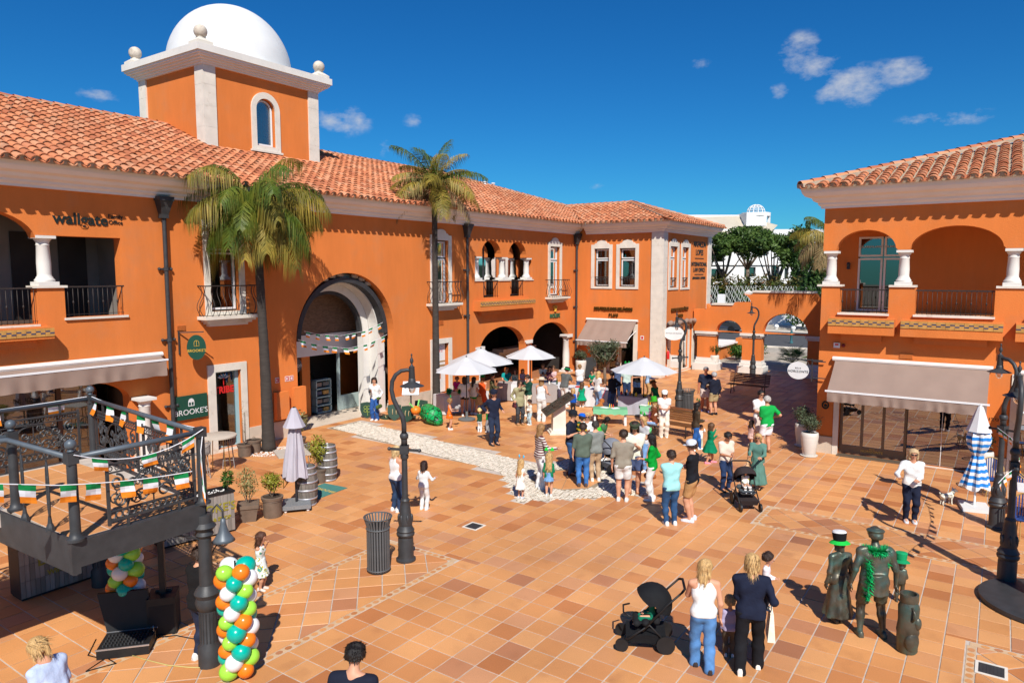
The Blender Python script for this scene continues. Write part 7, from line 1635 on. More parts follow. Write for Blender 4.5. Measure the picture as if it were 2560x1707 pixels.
P('h1',1456,1216,1058,-5,'man in green grey tee and blue jeans with his back turned',('tee',(88,100,88),.5),('straight',(60,116,184),'denim'),('short',DB_),('down','front'),w=1.05,shoe=(90,70,60))
P('h2',1488,1202,1053,10,'man in grey tee and beige trousers behind the man in jeans',('tee',(126,130,126),.45),('straight',(190,160,128)),('short',(60,54,50)),('front','front'),shoe=(235,230,222))
P('h3',1428,1186,1025,-120,'man in black cap and navy tee carrying a boy in a striped jersey',('tee',(32,36,52),.45),('straight',(44,78,122),'denim'),('short',DB_),('hold','hold'),hat=('cap',(28,30,38)),shoe=(96,54,34),w=1.05)
P('h5',1466,1172,1030,180,'blond woman with sunglasses and white shirt facing the camera',('long',WHT,1),('straight',DJEAN),('long',BLN),('front','phone'),glasses=True)
P('h6',1492,1158,1068,-150,'child with bright green hat in the middle of the group',('tee',(20,160,100),.3),('straight',DJEAN),('bob',BLN),('front','front'),hat=('bucket',(60,200,60)))
P('h7',1503,1150,1037,-120,'dark haired woman bending over beside the grey stroller',('tee',(70,120,80),.3),('straight',DJEAN),('long',BLKH),('front','front'),lean=.2,nod=.5)
P('i1',1349,1220,1060,-70,'woman in maroon striped sweater and white trousers with a grey bag',('long',(92,32,44),1,'stripe'),('wide',(228,228,228)),('long',DBL),('front','out'),glasses=True,shoe=(200,200,200))
P('i2',1372,1240,1133,-10,'girl in green jersey and denim skirt with clover antennae',('tee',(16,116,78),.5),('skirt',(110,156,200),'denim'),('vlong',BLN),('down','down'),ears=('clover',(40,200,70)))
P('i3',1301,1246,1149,-35,'small girl in white dress with blue bunny ears',('tee',(240,234,222),.2),('dress',(244,238,226)),('vlong',BLN),('down','front'),ears=('bunny',(60,190,235)),shoe=(205,210,215))
P('j1',990,1278,1115,-40,'blond woman in white top and green skirt wrap behind the lamp post',('tank',WHT,0),('straight',(36,58,90),'denim'),('bob',(206,176,126)),('front','front'))
P('j2',1060,1274,1153,-20,'dark haired girl dressed in white with red soled shoes',('long',(224,224,222),1),('loose',(224,224,222)),('bob',(48,30,24)),('out','out'))
P('k1',654,1474,1330,-100,'little girl in floral dress eating beside the balloons',('tank',(225,235,232),0,'floral'),('dress',(225,235,232),'floral'),('long',(84,54,40)),('down','mouth'),shoe=(215,200,190))
P('k2',505,1650,1395,-30,'man in dark clothes standing behind the iron column at a microphone',('long',(26,26,28),1),('straight',(34,42,66),'denim'),('short',DB_),('front','hold'),H=1.75)
P('l1',120,1840,1567,75,'blond woman with ponytail and pale blue tee at the lower left corner',('tee',(190,204,232),.45),('straight',(20,110,80)),('pony',BLN),('front','front'),lean=.38,nod=.4,H=1.68,glasses=True,pos=gp(165,1935))
P('l2',-35,1900,1550,-20,'person in pale blue tee cut off by the left edge',('tee',(186,198,226),.45),('straight',(40,60,110),'denim'),('long',GIN),('down','down'),H=1.7)
P('l3',890,1990,1632,-10,'dark haired man with a short fade at the bottom edge, seen from behind',('tee',(28,32,48),.45),('straight',DJEAN),('short',BLKH),('down','down'),H=1.8,w=1.08,nod=.35,pos=gp(890,2005))
P('m1',1755,1672,1400,-8,'blond woman in white tank top and wide blue jeans pushing a black stroller',('tank',WHT,0),('wide',(84,132,186),'denim'),('long',BLN),('push','down'),look=-40,glasses=True,stride=.06,shoe=(60,50,48))
P('m2',1872,1676,1387,-15,'blond woman in navy top and black wide trousers with a cream tote',('long',(26,32,52),1),('wide',(26,26,30)),('bob',BLN),('front',(.25,.05,.45)),stride=-.07,stance=.075,w=1.08,shoe=(232,226,214))
P('m3',1898,1625,1425,-120,'dark haired toddler carried by the woman in navy',('long',(235,220,222),1),('loose',(60,60,70)),('short',DB_),('front','front'),H=.86,pos=gp(1872,1676)+Vector((.30,-.12,0)),z0=.86)
P('m4',1822,1640,1505,-10,'toddler in pale top walking between the two blond women',('long',(170,160,190),1),('loose',(96,84,70)),('short',BLN),('down','front'),H=.95,pos=gp(1822,1640))
P('n1',2274,1304,1121,160,'woman in white top and navy trousers walking a white dog',('long',WHT,1),('straight',(28,34,54)),('bob',(196,168,128)),('front','out'),glasses=True,shoe=(206,206,210),stance=.05)
h=PEOPLE['h3'];P('h4',0,0,0,-30,'boy in green jersey and blue cap carried by the man in black cap',('long',(18,84,60),.6,'rugby'),('straight',(52,52,56)),('short',DB_),('hold','hold'),H=1.08,pos=h['chest']+Vector((math.cos(h['rz'])*.16,math.sin(h['rz'])*.16,0)),z0=.72,hat=('cap',(20,92,200)),shoe=(200,40,40),group=None)
# things the people carry
def facing(k):a=PEOPLE[k]['rz'];return Vector((math.cos(a),math.sin(a),0)),Vector((-math.sin(a),math.cos(a),0))
def bag(key,hand_,w,hgt,d,c,label,drop=.18,strap=True,off=(0,0,0),name='handbag',cat='bag',to=None):
 q=PEOPLE[key];f,s=facing(key);p=Vector(q[hand_])+f*off[0]+s*off[1]+Vector((0,0,off[2]));t=thing(name,label,cat,p-Vector((0,0,drop+hgt)),q['rz'])
 if name=='tote_bag':
  m=MB();m.hexa([(-w/2,-d*.6,0),(w/2,-d*.6,0),(w/2,d*.6,0),(-w/2,d*.6,0),(-w*.38,-d*.25,hgt),(w*.38,-d*.25,hgt),(w*.38,d*.25,hgt),(-w*.38,d*.25,hgt)]);m.build('bag_body',cloth(c),t);m=MB();m.tube([(-w*.2,0,hgt*.97),(-w*.05,0,hgt+drop),(w*.05,0,hgt+drop),(w*.2,0,hgt*.97)],.012,5);m.build('handle',cloth(c),t);return
 b=Blob();b.cap((-w*.36,0,hgt*.22),(w*.36,0,hgt*.22),d*.5,d*.5,.03).cap((-w*.28,0,hgt*.75),(w*.28,0,hgt*.75),d*.34,d*.34,.06);V,F=b.mesh(.018,.003,1);np_obj('bag_body',V,F,[cloth(c)],t)
 if strap:m=MB();m.tube([(-w*.25,0,hgt*.9),(-w*.12,0,hgt+drop*.8),(0,0,hgt+drop),(w*.12,0,hgt+drop*.8),(w*.25,0,hgt*.9)],.009,5);m.build('handle',cloth(c),t)
bag('d7','hl',.26,.18,.12,(232,212,178),'cream quilted handbag of the blond woman in white tee',.12);bag('i1','hl',.42,.30,.16,(88,92,100),'large grey handbag under the striped woman arm',.02,False,(-.15,.08,.02))
bag('g3','hr',.26,.26,.14,(168,96,44),'tan leather bag of the woman in green sweater',.2);bag('m2','hr',.36,.40,.09,(236,226,206),'cream cotton tote hanging from the woman in navy',.22,True,(0,-.06,-.02),'tote_bag');bag('b3','hr',.34,.32,.12,(190,150,100),'straw tote of the girl in green shorts',.12,True,(0,0,0),'tote_bag')
bag('e6','sr',.32,.34,.16,(226,206,190),'pale pink backpack of the woman in the white cap',.22,True,(-.10,-.14,-.02),'backpack');bag('c4','hr',.26,.18,.12,(84,36,44),'burgundy handbag of the woman in the sage jacket',.08);bag('g6','hr',.26,.22,.10,(110,92,76),'brown satchel of the blond woman with clovers',.1);bag('f5','sr',.26,.20,.10,(206,168,130),'tan shoulder bag of the woman in the sage dress',.45,True,(-.05,-.10,-.02))
bag('a1','hl',.34,.62,.16,(78,96,44),'olive green jacket draped over the arm of the woman at the arch',.0,False,(.05,0,.12),'draped_jacket','jacket')
def gadget(key,hd,label,s=(.08,.01,.15),m=M_BLACK,name='phone',cat='phone'):
 q=PEOPLE[key];f,s_=facing(key);p=Vector(q[hd])+f*.09+Vector((0,0,.05));m_=MB();m_.box(-s[1],s[1],-s[0]/2,s[0]/2,-s[2]/2,s[2]/2);o=m_.build(name,m);o.location=p;o.rotation_euler=(0,-.7,q['rz']);tag(o,label,cat)
gadget('a1','hr','phone in the hand of the woman at the arch');gadget('c8','hr','phone held by the girl behind the taupe table');gadget('e8','hl','paper cup tray held by the grey haired man',(.16,.02,.12),cloth((190,160,130)),'paper_tray','tray')
def flag_hand(key,hd,label,w=.24,hgt=.16,ang=.0):
 q=PEOPLE[key];f,s=facing(key);p=Vector(q[hd])+f*.08;t=thing('hand_flag',label,'flag',p,q['rz']+ang);m=MB();m.tube([(0,0,-.1),(.16,0,-.16)],.004,4);m.build('stick',M_SIGNW,t)
 for i,c in enumerate((M_FG,M_FW,M_FO)):
  m=MB();vs=[]
  for k in range(5):vs+=[(.10+w*.22*k*.5,.015*math.sin(k*1.8),-.12-hgt/3*i-.05*k*.3),(.10+w*.22*k*.5,.015*math.sin(k*1.8),-.12-hgt/3*(i+1)-.05*k*.3)]
  m.add(vs,[(k*2,k*2+2,k*2+3,k*2+1)for k in range(4)]);m.build('stripe',c,t)
M_FG=mat('flag_green',(.01,.22,.06),.8,.08,spec=.1);M_FW=mat('flag_white',(.78,.78,.80),.8,.04,spec=.1);M_FO=mat('flag_orange',(.82,.24,.02),.8,.08,spec=.1)
flag_hand('d2','hl','small tricolour flag in the hand of the boy in blue');flag_hand('m4','hr','small tricolour flag held by the toddler',.34,.2)
def ray_(px,py):return _fw+_R*((px-1280)/FPX)-_up*((py-853.5)/FPX)
def onY(px,py,Y):d=ray_(px,py);return Vector((0,0,CAMH))+d*(Y/d.y)
def onX(px,py,X):d=ray_(px,py);return Vector((0,0,CAMH))+d*(X/d.x)
# iron landing on the left
ZD=2.46;pR,pN,pF,pP,pL=Vector((5.71,9.39,ZD)),Vector((3.98,9.37,ZD)),Vector((6.12,13.5,ZD)),Vector((4.05,11.3,ZD)),Vector((-1.5,13.5,ZD))
DK=thing('iron_landing','raised tiled landing with ornate dark iron railings on the left','landing',(5,11.5,0),world=True)
poly=[(5.71,9.39),(3.98,9.37),(3.98,11.3),(-1.5,11.3),(-1.5,13.5),(6.12,13.5)]
MB().prism(poly,ZD-.2,ZD-.006).build('deck_slab',M_GROUT,DK)
me=None
for i in range(5):
 for j in range(10):
  x,y=3.99+.435*i,9.45+.435*j
  if x+.42>5.72+(y-9.4)*.098+.06 or y>13.1:continue
  if me is None:m=MB();tile_mesh(m,[(0,0),(.418,0),(.418,.418),(0,.418)],0);o=m.build('deck_tile',M_FTILE,DK);me=o.data
  else:o=link('deck_tile',me,DK)
  o.location=Vector(o.location)+Vector((x,y,ZD-.010))
m=MB();
for a,b in((pN,pR),(pR,pF)):m.bar(a+Vector((0,0,-.17)),b+Vector((0,0,-.17)),.10,.34)
m.bar(pF+Vector((0,0,-.17)),pL+Vector((0,0,-.17)),.1,.34);m.build('beam',M_IRON,DK)
m=MB();m.box(3.90,4.0,9.32,9.42,ZD-.42,ZD+.02);m.bar(pN+Vector((-.04,-.05,-.2)),Vector((3.86,11.5,ZD-.2)),.03,.46);m.build('fascia_board',M_IRON,DK)
def lpost(p,ball=True,h=1.12):
 m=MB();m.lathe([(.11,0),(.11,.03),(.08,.05),(.065,.10),(.062,.14),(.058,h-.14)],14,p);m.box(p.x-.065,p.x+.065,p.y-.065,p.y+.065,p.z+h-.14,p.z+h)
 o=m.build('post',M_IRON,DK,True,auto=40);m=MB()
 if ball:m.lathe([(.03,h),(.045,h+.02),(.03,h+.04)],12,p);m.ell(p+Vector((0,0,h+.10)),.068,.068,.068,14,10);m.build('ball',M_GREYRAIL,o,True)
for p,b in((pR,0),(pN,1),(pF,1),(pP,1)):lpost(p,b)
ZR=ZD+1.05
for k,pts in enumerate(([pN,pR],[pR,pF],[pF,pL],[pN,Vector((3.93,11.1,ZD)),Vector((2.0,12.1,ZD))],[pP,Vector((3.6,11.45,ZD)),Vector((1.5,11.5,ZD))])):
 m=MB();m.tube([Vector((p.x,p.y,ZR))for p in pts],.036,10);m.build('handrail',M_GREYRAIL,DK,True)
def spiral(m,c,U,r,a0,turns,s=1,w=.015):m.tube([c+U*(r*(1-.72*i/22)*math.cos(a0+s*turns*2*PI*i/22))+Vector((0,0,r*(1-.72*i/22)*math.sin(a0+s*turns*2*PI*i/22)))for i in range(23)],w,4)
def panel(a,b,t0,t1):
 U=(b-a).normalized();L=(b-a).length;u0,u1=L*t0,L*t1;W_=u1-u0;c0=a+U*u0;P=lambda u,z:c0+U*u+Vector((0,0,z));m=MB()
 for z,w in((.86,.03),(.75,.018),(.24,.018),(.12,.03)):m.bar(P(0,z),P(W_,z),.03,w)
 for u in(0,W_):m.bar(P(u,.06),P(u,.9),.035,.035)
 n=max(4,int(W_/.085))
 for k in range(n):
  c=P((k+.5)*W_/n,.18);m.tube([c+U*(.040*math.cos(q))+Vector((0,0,.045*math.sin(q)))for q in[2*PI*i/10 for i in range(11)]],.011,4,cap=False)
  c=P((k+.5)*W_/n,.805);m.tube([c+U*(.026*math.cos(q))+Vector((0,0,.030*math.sin(q)))for q in[2*PI*i/8 for i in range(9)]],.007,4,cap=False)
 for s in(-1,1):
  m.tube([P(W_/2+s*W_*.30*math.cos(q),.25+.48*math.sin(q))for q in[i*PI/2/10 for i in range(11)]],.012,5)
  m.tube([P(W_/2+s*W_*(.30-.2*i/10),.25+.46*math.sin(i/10*1.4))for i in range(11)],.010,4)
  for(du,z,r,a0,sg)in((.13,.36,.10,0,1),(.36,.36,.11,PI,-1),(.40,.62,.10,PI*.5,1),(.24,.58,.07,0,-1),(.09,.56,.06,PI,1)):spiral(m,P(W_/2+s*W_*du,z),U*s,r,a0,1.3,sg)
 for k in range(7):q=PI/2+(k-3)*.5;c=P(W_/2,.45);m.ell(c+U*(.09*math.cos(q))+Vector((0,0,.09*math.sin(q))),.018,.018,.035,6,4)
 m.bar(P(W_/2,.25),P(W_/2,.74),.014,.014);rr=random.Random(4)
 for k in range(int(W_*22)):spiral(m,P(rr.uniform(.06,.94)*W_,rr.uniform(.30,.70)),U*(1 if k%2 else-1),rr.uniform(.04,.075),rr.uniform(0,6),1.2,1,.010)
 for f in(.2,.8):m.bar(P(W_*f,0),P(W_*f,.12),.03,.03);m.bar(P(W_*f,.86),P(W_*f,1.03),.03,.03)
 m.build('railing_panel',M_IRON,DK)
panel(pN,pR,.24,.93);panel(pR,pF,.06,.47);panel(pR,pF,.53,.95);panel(pF,pL,.03,.22);panel(pF,pL,.23,.42)
for p in(Vector((3.95,10.0,ZD)),Vector((3.93,10.7,ZD)),Vector((3.75,11.38,ZD))):
 m=MB();m.lathe([(.06,0),(.05,.05),(.03,.1),(.018,.2)],8,p);U=Vector((.25,.97,0)).normalized()
 m.tube([p+U*(.10*math.cos(q))+Vector((0,0,.55+.36*math.sin(q)))for q in[2*PI*i/18 for i in range(19)]],.011,5,cap=False);m.bar(p,p+Vector((0,0,1.03)),.014,.014)
 for z,s in((.4,1),(.4,-1),(.72,1),(.72,-1)):spiral(m,p+U*(.045*s)+Vector((0,0,z)),U*s,.05,0,1.2,1,.008)
 m.build('baluster',M_IRON,DK)
for p in(pR,pF):
 m=MB();q=(p.x,p.y,0);m.lathe([(.16,0),(.16,.3),(.12,.36),(.115,.85),(.15,.9),(.17,.98),(.15,1.05),(.18,1.12),(.15,1.18),(.10,1.24),(.092,1.95),(.13,2.0),(.11,2.05),(.17,2.12),(.12,2.18),(.12,2.3)],18,q);o=m.build('column',M_IRON,DK,True,auto=35)
 m=MB()
 for k in range(16):a=2*PI*k/16;m.bar((p.x+.118*math.cos(a),p.y+.118*math.sin(a),.38),(p.x+.116*math.cos(a),p.y+.116*math.sin(a),.84),.014,.014)
 m.build('flutes',M_IRON,o)['kind']='stuff'
 m=MB()
 for U in(Vector((-1,0,0)),Vector((0,1 if p is pR else-1,0))):
  m.tube([Vector((p.x,p.y,1.9))+U*(.8*i/10)+Vector((0,0,.28*math.sin(i/10*PI/2)))for i in range(11)],.014,5)
  for k in range(4):spiral(m,Vector((p.x,p.y,2.17-.02*k))+U*(.15+.15*k),U,.08-.012*k,0,1.3,1,.009)
 m.build('lace_bracket',M_IRON,o)
lt=thing('bell_lamp','bell shaped iron lamp hanging on the landing column','lamp',(pR.x,pR.y,1.9),HX);m=MB();m.tube([(.1,0,.18),(.12,0,.45),(.2,0,.54),(.28,0,.45),(.28,0,.32)],.016,6);m.build('bracket',M_IRON,lt);m=MB();m.lathe([(.16,0),(.13,.04),(.07,.14),(.04,.26),(.035,.33),(0,.34)],18,(.28,0,0));m.build('lamp_shade',M_GREYRAIL,lt,True);m=MB();m.ell((.28,0,-.01),.075,.075,.08,10,8);m.build('globe',MATS['lamp_glass'],lt,True)
def bunting(pts,n,w,hgt,label,rot=0.0,seed=0,tilt=.25):
 t=thing('flag_bunting',label,'bunting',pts[0],0,'Irish tricolour bunting',world=True);m=MB();m.tube(pts,.007,4);m.build('string',M_FW,t);rr=random.Random(seed)
 L=[0]
 for i in range(1,len(pts)):L.append(L[-1]+(pts[i]-pts[i-1]).length)
 for k in range(n):
  s=L[-1]*(k+.5+rr.uniform(-.12,.12))/n;i=max(j for j in range(len(L))if L[j]<=s);i=min(i,len(pts)-2);p=pts[i].lerp(pts[i+1],(s-L[i])/max(1e-6,L[i+1]-L[i]));d=(pts[i+1]-pts[i]).normalized();d=(d+Vector((rr.uniform(-.2,.2),rr.uniform(-.2,.2),0))).normalized();nn=Vector((-d.y,d.x,0));m=MB();vs=[];sl=rr.uniform(-tilt,tilt);bw=rr.uniform(-.3,.3)
  for j in range(7):
   f=j/6
   for i2 in range(4):g2=i2/3-.5;vs.append(p+d*(g2*w+sl*hgt*f)+nn*(bw*hgt*f*f+.008*math.sin(j*.9+i2*1.1+k))+Vector((0,0,-hgt*f)))
  for j in range(6):
   for i2 in range(3):m.add([vs[j*4+i2],vs[j*4+i2+1],vs[j*4+5+i2],vs[j*4+4+i2]],[(0,1,2,3)],j//2)
  m.build('flag',[M_FG,M_FW,M_FO],t,True)
def sagpts(a,b,sag,n=10):return[a.lerp(b,i/n)+Vector((0,0,-sag*4*(i/n)*(1-i/n)))for i in range(n+1)]
bunting(sagpts(onY(-60,1208,9.25),onY(150,1213,9.25),.0,3)+sagpts(onY(165,1212,9.25),onY(480,1178,9.25),.03,8),7,.20,.22,'lower string of tricolour flags across the front of the landing',seed=3,tilt=.15)
U3=Vector((0,0,1.10));bunting(sagpts(pF+U3,pR+U3,.05),7,.22,.30,'tricolour flags along the right rail of the landing',seed=4)
bunting(sagpts(pN+U3+Vector((0,-.08,0)),pR+U3+Vector((0,-.08,0)),.20),3,.2,.16,'loose tricolour flags on the front handrail of the landing',seed=5);bunting(sagpts(pF+U3,pF.lerp(pL,.4)+U3,.02),3,.26,.26,'tricolour flags on the far handrail of the landing',seed=6)
bunting([pR+Vector((-.02,-.09,1.0)),pR+Vector((-.06,-.1,.8)),pR+Vector((-.03,-.1,.1))],2,.14,.26,'bunched tricolour flags tied to the right landing post',seed=9)
bunting([onY(760,828,20.2),onY(800,837,20.2),onY(852,839,20.2),onY(910,828,20.2),onY(957,806,20.2)],9,.20,.20,'upper string of tricolour flags across the large arch',seed=7)
bunting([onY(745,849,20.2),onY(800,864,20.2),onY(870,871,20.2),onY(920,860,20.2),onY(968,836,20.2)],9,.22,.22,'lower string of tricolour flags across the large arch',seed=8)
sh_=Vector((-math.cos(R(42)),-math.sin(R(42)),1.0))
bunting([gp(*q)+sh_*(2.32-.02*i)for i,q in enumerate(((2300,1240),(2321,1270),(2327,1300),(2321,1325),(2312,1349),(2285,1367),(2262,1390)))],13,.15,.17,'tricolour flags strung in a loop beside the lamps at the right edge',seed=2)
# balloons
BC=[mat('balloon_'+n_,c,.25,.03,2,spec=.5)for n_,c in(('teal',(.0,.42,.32)),('orange',(.85,.20,.01)),('lime',(.33,.72,.06)),('white',(.80,.80,.80)))]
def balloons(g,h,label,seed,r=.125):
 t=thing('balloon_column',label,'balloons',(g.x,g.y,0),0,'balloon columns at the landing');rr=random.Random(seed);me={};n=int(h/.145)
 m=MB();m.tube([(0,0,0),(0,0,h)],.012,6);m.build('pole',M_IRON,t)
 for j in range(n):
  for k in range(4):
   a=k*PI/2+j*.62;c=(k*3+(j*5)//4)%4
   if c not in me:m=MB();m.ell((0,0,0),r,r,r*1.10,16,12);m.ell((0,0,-r*1.12),.018,.018,.018,6,4);o=m.build('balloon',BC[c],t,True);me[c]=o.data
   else:o=link('balloon',me[c],t)
   q=.155;o.location=(q*math.cos(a),q*math.sin(a),.14+j*.145);o.rotation_euler=(0,PI/2-.3,a);s=rr.uniform(.86,1.12);o.scale=(s,s,s)
balloons(gp(598,1688),1.72,'balloon column in teal, orange, lime and white beside the near iron column',1);balloons(gp(322,1572),1.5,'shaded balloon column by the far iron column under the landing',2)
# sound gear
g=gp(412,1572);t=thing('loudspeaker','black column loudspeaker on a bass bin under the landing','loudspeaker',(g.x,g.y,0),HX+.3);m=MB();m.box(-.21,.21,-.22,.22,0,.62);m.build('bass_bin',M_BLACK,t);m=MB();m.box(-.045,.045,-.05,.05,.62,2.1);m.build('column_array',M_BLACK,t);m=MB();m.box(-.18,.18,-.225,-.221,.04,.5);m.build('grille',mat('black_mesh',(.02,.02,.02),.8),t);m=MB();m.box(-.12,.12,.04,.1,.622,.66);m.build('handle',M_IRON,t)
g=gp(320,1620);t=thing('flight_case','open flight case with a mixing desk under the landing','case',(g.x,g.y,0),HX+.25);m=MB();m.box(-.36,.36,-.28,.28,0.012,.16);m.build('case',M_BLACK,t);m=MB()
for a,b,c,d in((-.37,.37,-.29,-.27),(-.37,.37,.27,.29)):m.box(a,b,c,d,.15,.172)
m.build('edging',mat('aluminium',(.5,.5,.52),.35,.05,metal=.8),t);m=MB();m.box(-.36,.36,.27,.33,.17,.75);m.v=[(x-(z-.17)*.25,y+(z-.17)*.2,z)for x,y,z in m.v];m.build('lid',M_BLACK,t);m=MB()
for i in range(12):
 for j in range(5):m.box(-.3+.05*i,-.28+.05*i,-.2+.08*j,-.17+.08*j,.16,.185)
m.build('faders',M_IRON,t)['kind']='stuff'
g=gp(385,1600);m=MB();m.lathe([(.033,0),(.033,.16),(.015,.21),(.015,.25),(0,.252)],10,g);tag(m.build('water_bottle',M_GLASS,None,True),'clear water bottle beside the mixing desk','bottle')
for k,(pts,c,lab)in enumerate((([(330,1640),(360,1650),(420,1665),(470,1670),(520,1672)],(.5,.42,.15),'yellow cable running from the mixing desk'),([(240,1600),(220,1640),(260,1650),(215,1680),(290,1660),(240,1630)],(.01,.01,.01),'tangle of black cable beside the flight case'),([(395,1595),(440,1590),(490,1600)],(.01,.01,.01),'black cable from the loudspeaker'))):
 m=MB();m.tube([gp(*q)+Vector((0,0,.02))for q in pts],.009,5);tag(m.build('cable',mat('cable%d'%k,c,.6),None,True),lab,'cable')
g=gp(535,1560);t=thing('microphone_stand','microphone on a stand beside the near iron column','microphone',(g.x,g.y,0),HX);m=MB();m.tube([(0,0,0),(0,0,1.2),(.1,0,1.36)],.011,6);m.lathe([(.14,0.012),(.14,.03)],14);m.build('stand',M_BLACK,t);m=MB();m.tube([(.0,0,1.40),(.16,0,1.36)],.014,6);m.ell((-.02,0,1.405),.028,.028,.028,8,6);m.build('microphone',M_IRON,t)
# wine bar
M_GT=mat('grey_wood_tile',(.26,.235,.21),.7,.15,4,island=.3,streak=(9,9,.6))
def planter(a,b,h,label,txts):
 U=(b-a);L=U.length;U.normalize();N=Vector((U.y,-U.x,0));N=N if N.dot(_F)<0 else-N;fr=Frame(a,U,N);t=thing('planter_box',label,'planter',a.lerp(b,.5),0,'tiled planters of the wine bar',world=True)
 m=MB();fbox(m,fr,0,L,.05,h,-.45,0);fbox(m,fr,-.02,L+.02,h,h+.04,-.47,-.40);fbox(m,fr,-.02,L+.02,h,h+.04,-.06,.035);fbox(m,fr,-.02,.06,h,h+.04,-.40,-.06);fbox(m,fr,L-.06,L+.02,h,h+.04,-.40,-.06);fbox(m,fr,.02,L-.02,.012,.05,-.43,-.02);m.build('box',M_BLACK,t);me=None
 n=int(L/.075);w=L/n
 for i in range(n):
  for j in range(3):
   m=MB();z0=.06+j*(h-.06)/3;fbox(m,fr,i*w+.003,(i+1)*w-.003,z0,z0+(h-.06)/3-.006,.002,.016);m.build('cladding_tile',M_GT,t)
 m=MB();rr=random.Random(int(L*99))
 for k in range(120):p=fr.p(rr.uniform(.08,L-.08),h+.005,rr.uniform(-.38,-.08));m.ell(p,.02,.018,.014,5,4)
 m.build('pebbles',MATS['white_pebble'],t)['kind']='stuff'
 for tx,s,u,z in txts:letters('lettering',tx,s,fr.p(u,z,.02),U,N,mat('olive_gold_letters',(.30,.26,.04),.4),t,.008,offset=.004)
 return fr
fr=planter(gp(54,1506),gp(54,1506)+(gp(245,1442)-gp(54,1506))*1.45,.95,'long grey tiled planter lettered as a wine bar, at the left',[("BROOKE'S",.28,.92,.66),('WINE BAR & SHOP',.125,.95,.40)])
fr2=planter(gp(400,1376),gp(588,1328),.92,'grey tiled planter ending in the letter S, behind the landing column',[("BROOKE'S",.26,1.02,.62),('WINE BAR & SHOP',.115,1.02,.38)])
for fr_,u,lab in((fr2,1.55,'small bay bush growing in the tiled planter'),):c=fr_.p(u,.93,-.22);m=MB();leaves(m,c+Vector((0,0,.25)),(.17,.17,.24),260,.045,random.Random(3));t=thing('small_bush',lab,'bush',c);o=m.build('foliage',L_GREEN);o.parent=t;o.location=-c;m=MB();m.tube([(0,0,0),(0,0,.2)],.01,5);m.build('stem',M_BARK,t)
M_BARW=mat('weathered_oak',(.17,.15,.13),.85,.25,5,island=.25,streak=(8,8,.5));M_HOOP=mat('galvanised_hoop',(.50,.50,.54),.45,.06,metal=.5)
def barrel_(px,py,h,r,label):
 g=gp(px,py);t=thing('wine_barrel',label,'barrel',(g.x,g.y,0),0,'weathered wine barrels');R_=lambda f:r*(.80+.20*math.sin(PI*f));n=20;me=None
 for k in range(n):
  if me is None:
   m=MB();w=PI/n*.97;vs=[]
   for i in range(7):
    f=i/6
    for a in(-w,w):vs.append((R_(f)*math.cos(a),R_(f)*math.sin(a),.012+h*f))
   m.add(vs,[(i*2,i*2+1,i*2+3,i*2+2)for i in range(6)]);o=m.build('stave',M_BARW,t);me=o.data
  else:o=link('stave',me,t)
  o.rotation_euler=(0,0,2*PI*k/n)
 for f in(.03,.2,.42,.62,.82,.97):m=MB();z=.012+h*f;m.lathe([(R_(f-.02)+.003,z-.025),(R_(f-.02)+.009,z-.024),(R_(f+.02)+.009,z+.024),(R_(f+.02)+.003,z+.025)],24,cap=False);m.build('hoop',M_HOOP,t,True)
 m=MB();m.lathe([(R_(.96)*.97,h-.05),(0,h-.05)],20,cap=False);m.build('lid',M_BARW,t);m=MB();m.lathe([(.035,h-.05),(.035,h+.06),(0,h+.062)],10);m.build('candle',M_SIGNW,t)
barrel_(768,1262,1.0,.27,'near weathered barrel beside the umbrella base');barrel_(820,1200,1.0,.27,'far weathered barrel by the green bush')
g=gp(742,1272);t=thing('closed_parasol','closed lilac grey parasol on a granite base beside the barrels','parasol',(g.x,g.y,0),HX+.3)
m=MB();m.box(-.33,.33,-.33,.33,.09,.19);m.build('base',mat('granite',(.2,.21,.22),.6,.3,60),t)
for s in(-1,1):
 for u in(-1,1):MB().ell((s*.26,u*.26,.05),.04,.04,.045,8,6).build('castor',M_FRAME,t)
m=MB();m.tube([(0,0,.19),(0,0,2.55)],.028,8);m.build('pole',M_POLE,t)
def folded(t,z0,z1,r,c1,c2=None,stripes=0,waist=None):
 m=MB();n=40;rows=40;vs=[]
 for j in range(rows+1):
  f=j/rows;rr_=r*(.16+.84*f**.8)
  if waist:rr_=r*(.35+.45*math.sin(PI*min(1,f/.5))**1.0)if f<.5 else r*(.35+1.3*(f-.5))
  for i in range(n):a=2*PI*i/n;q=rr_*(1+.16*math.sin(8*a+2*f)+.07*math.sin(5*a+6*f));vs.append((q*math.cos(a),q*math.sin(a),z1+(z0-z1)*f+(.05*math.sin(4*a)if j==rows else 0)))
 for j in range(rows):
  for i in range(n):m.add([vs[j*n+i],vs[j*n+(i+1)%n],vs[(j+1)*n+(i+1)%n],vs[(j+1)*n+i]],[(0,1,2,3)],(j//stripes)%2 if stripes else 0)
 m.build('folded_canopy',[c1,c2 or c1],t,True)
M_LIL=mat('lilac_canvas',(.46,.43,.48),.9,.06,3,bump=.1,bscale=20);folded(t,.80,2.45,.27,M_LIL);m=MB();m.lathe([(.27,2.06),(.17,2.26),(.07,2.50),(.05,2.52),(0,2.53)],8);m.build('cap',M_LIL,t)
g=gp(2435,1272);t=thing('closed_parasol','closed blue and white striped parasol on a white base at the right','parasol',(g.x,g.y,0),.2);m=MB();m.box(-.34,.34,-.3,.3,.012,.10);m.build('base',M_SIGNW,t);m=MB();m.tube([(0,0,.1),(0,0,2.6)],.026,8);m.build('pole',M_FRAME,t)
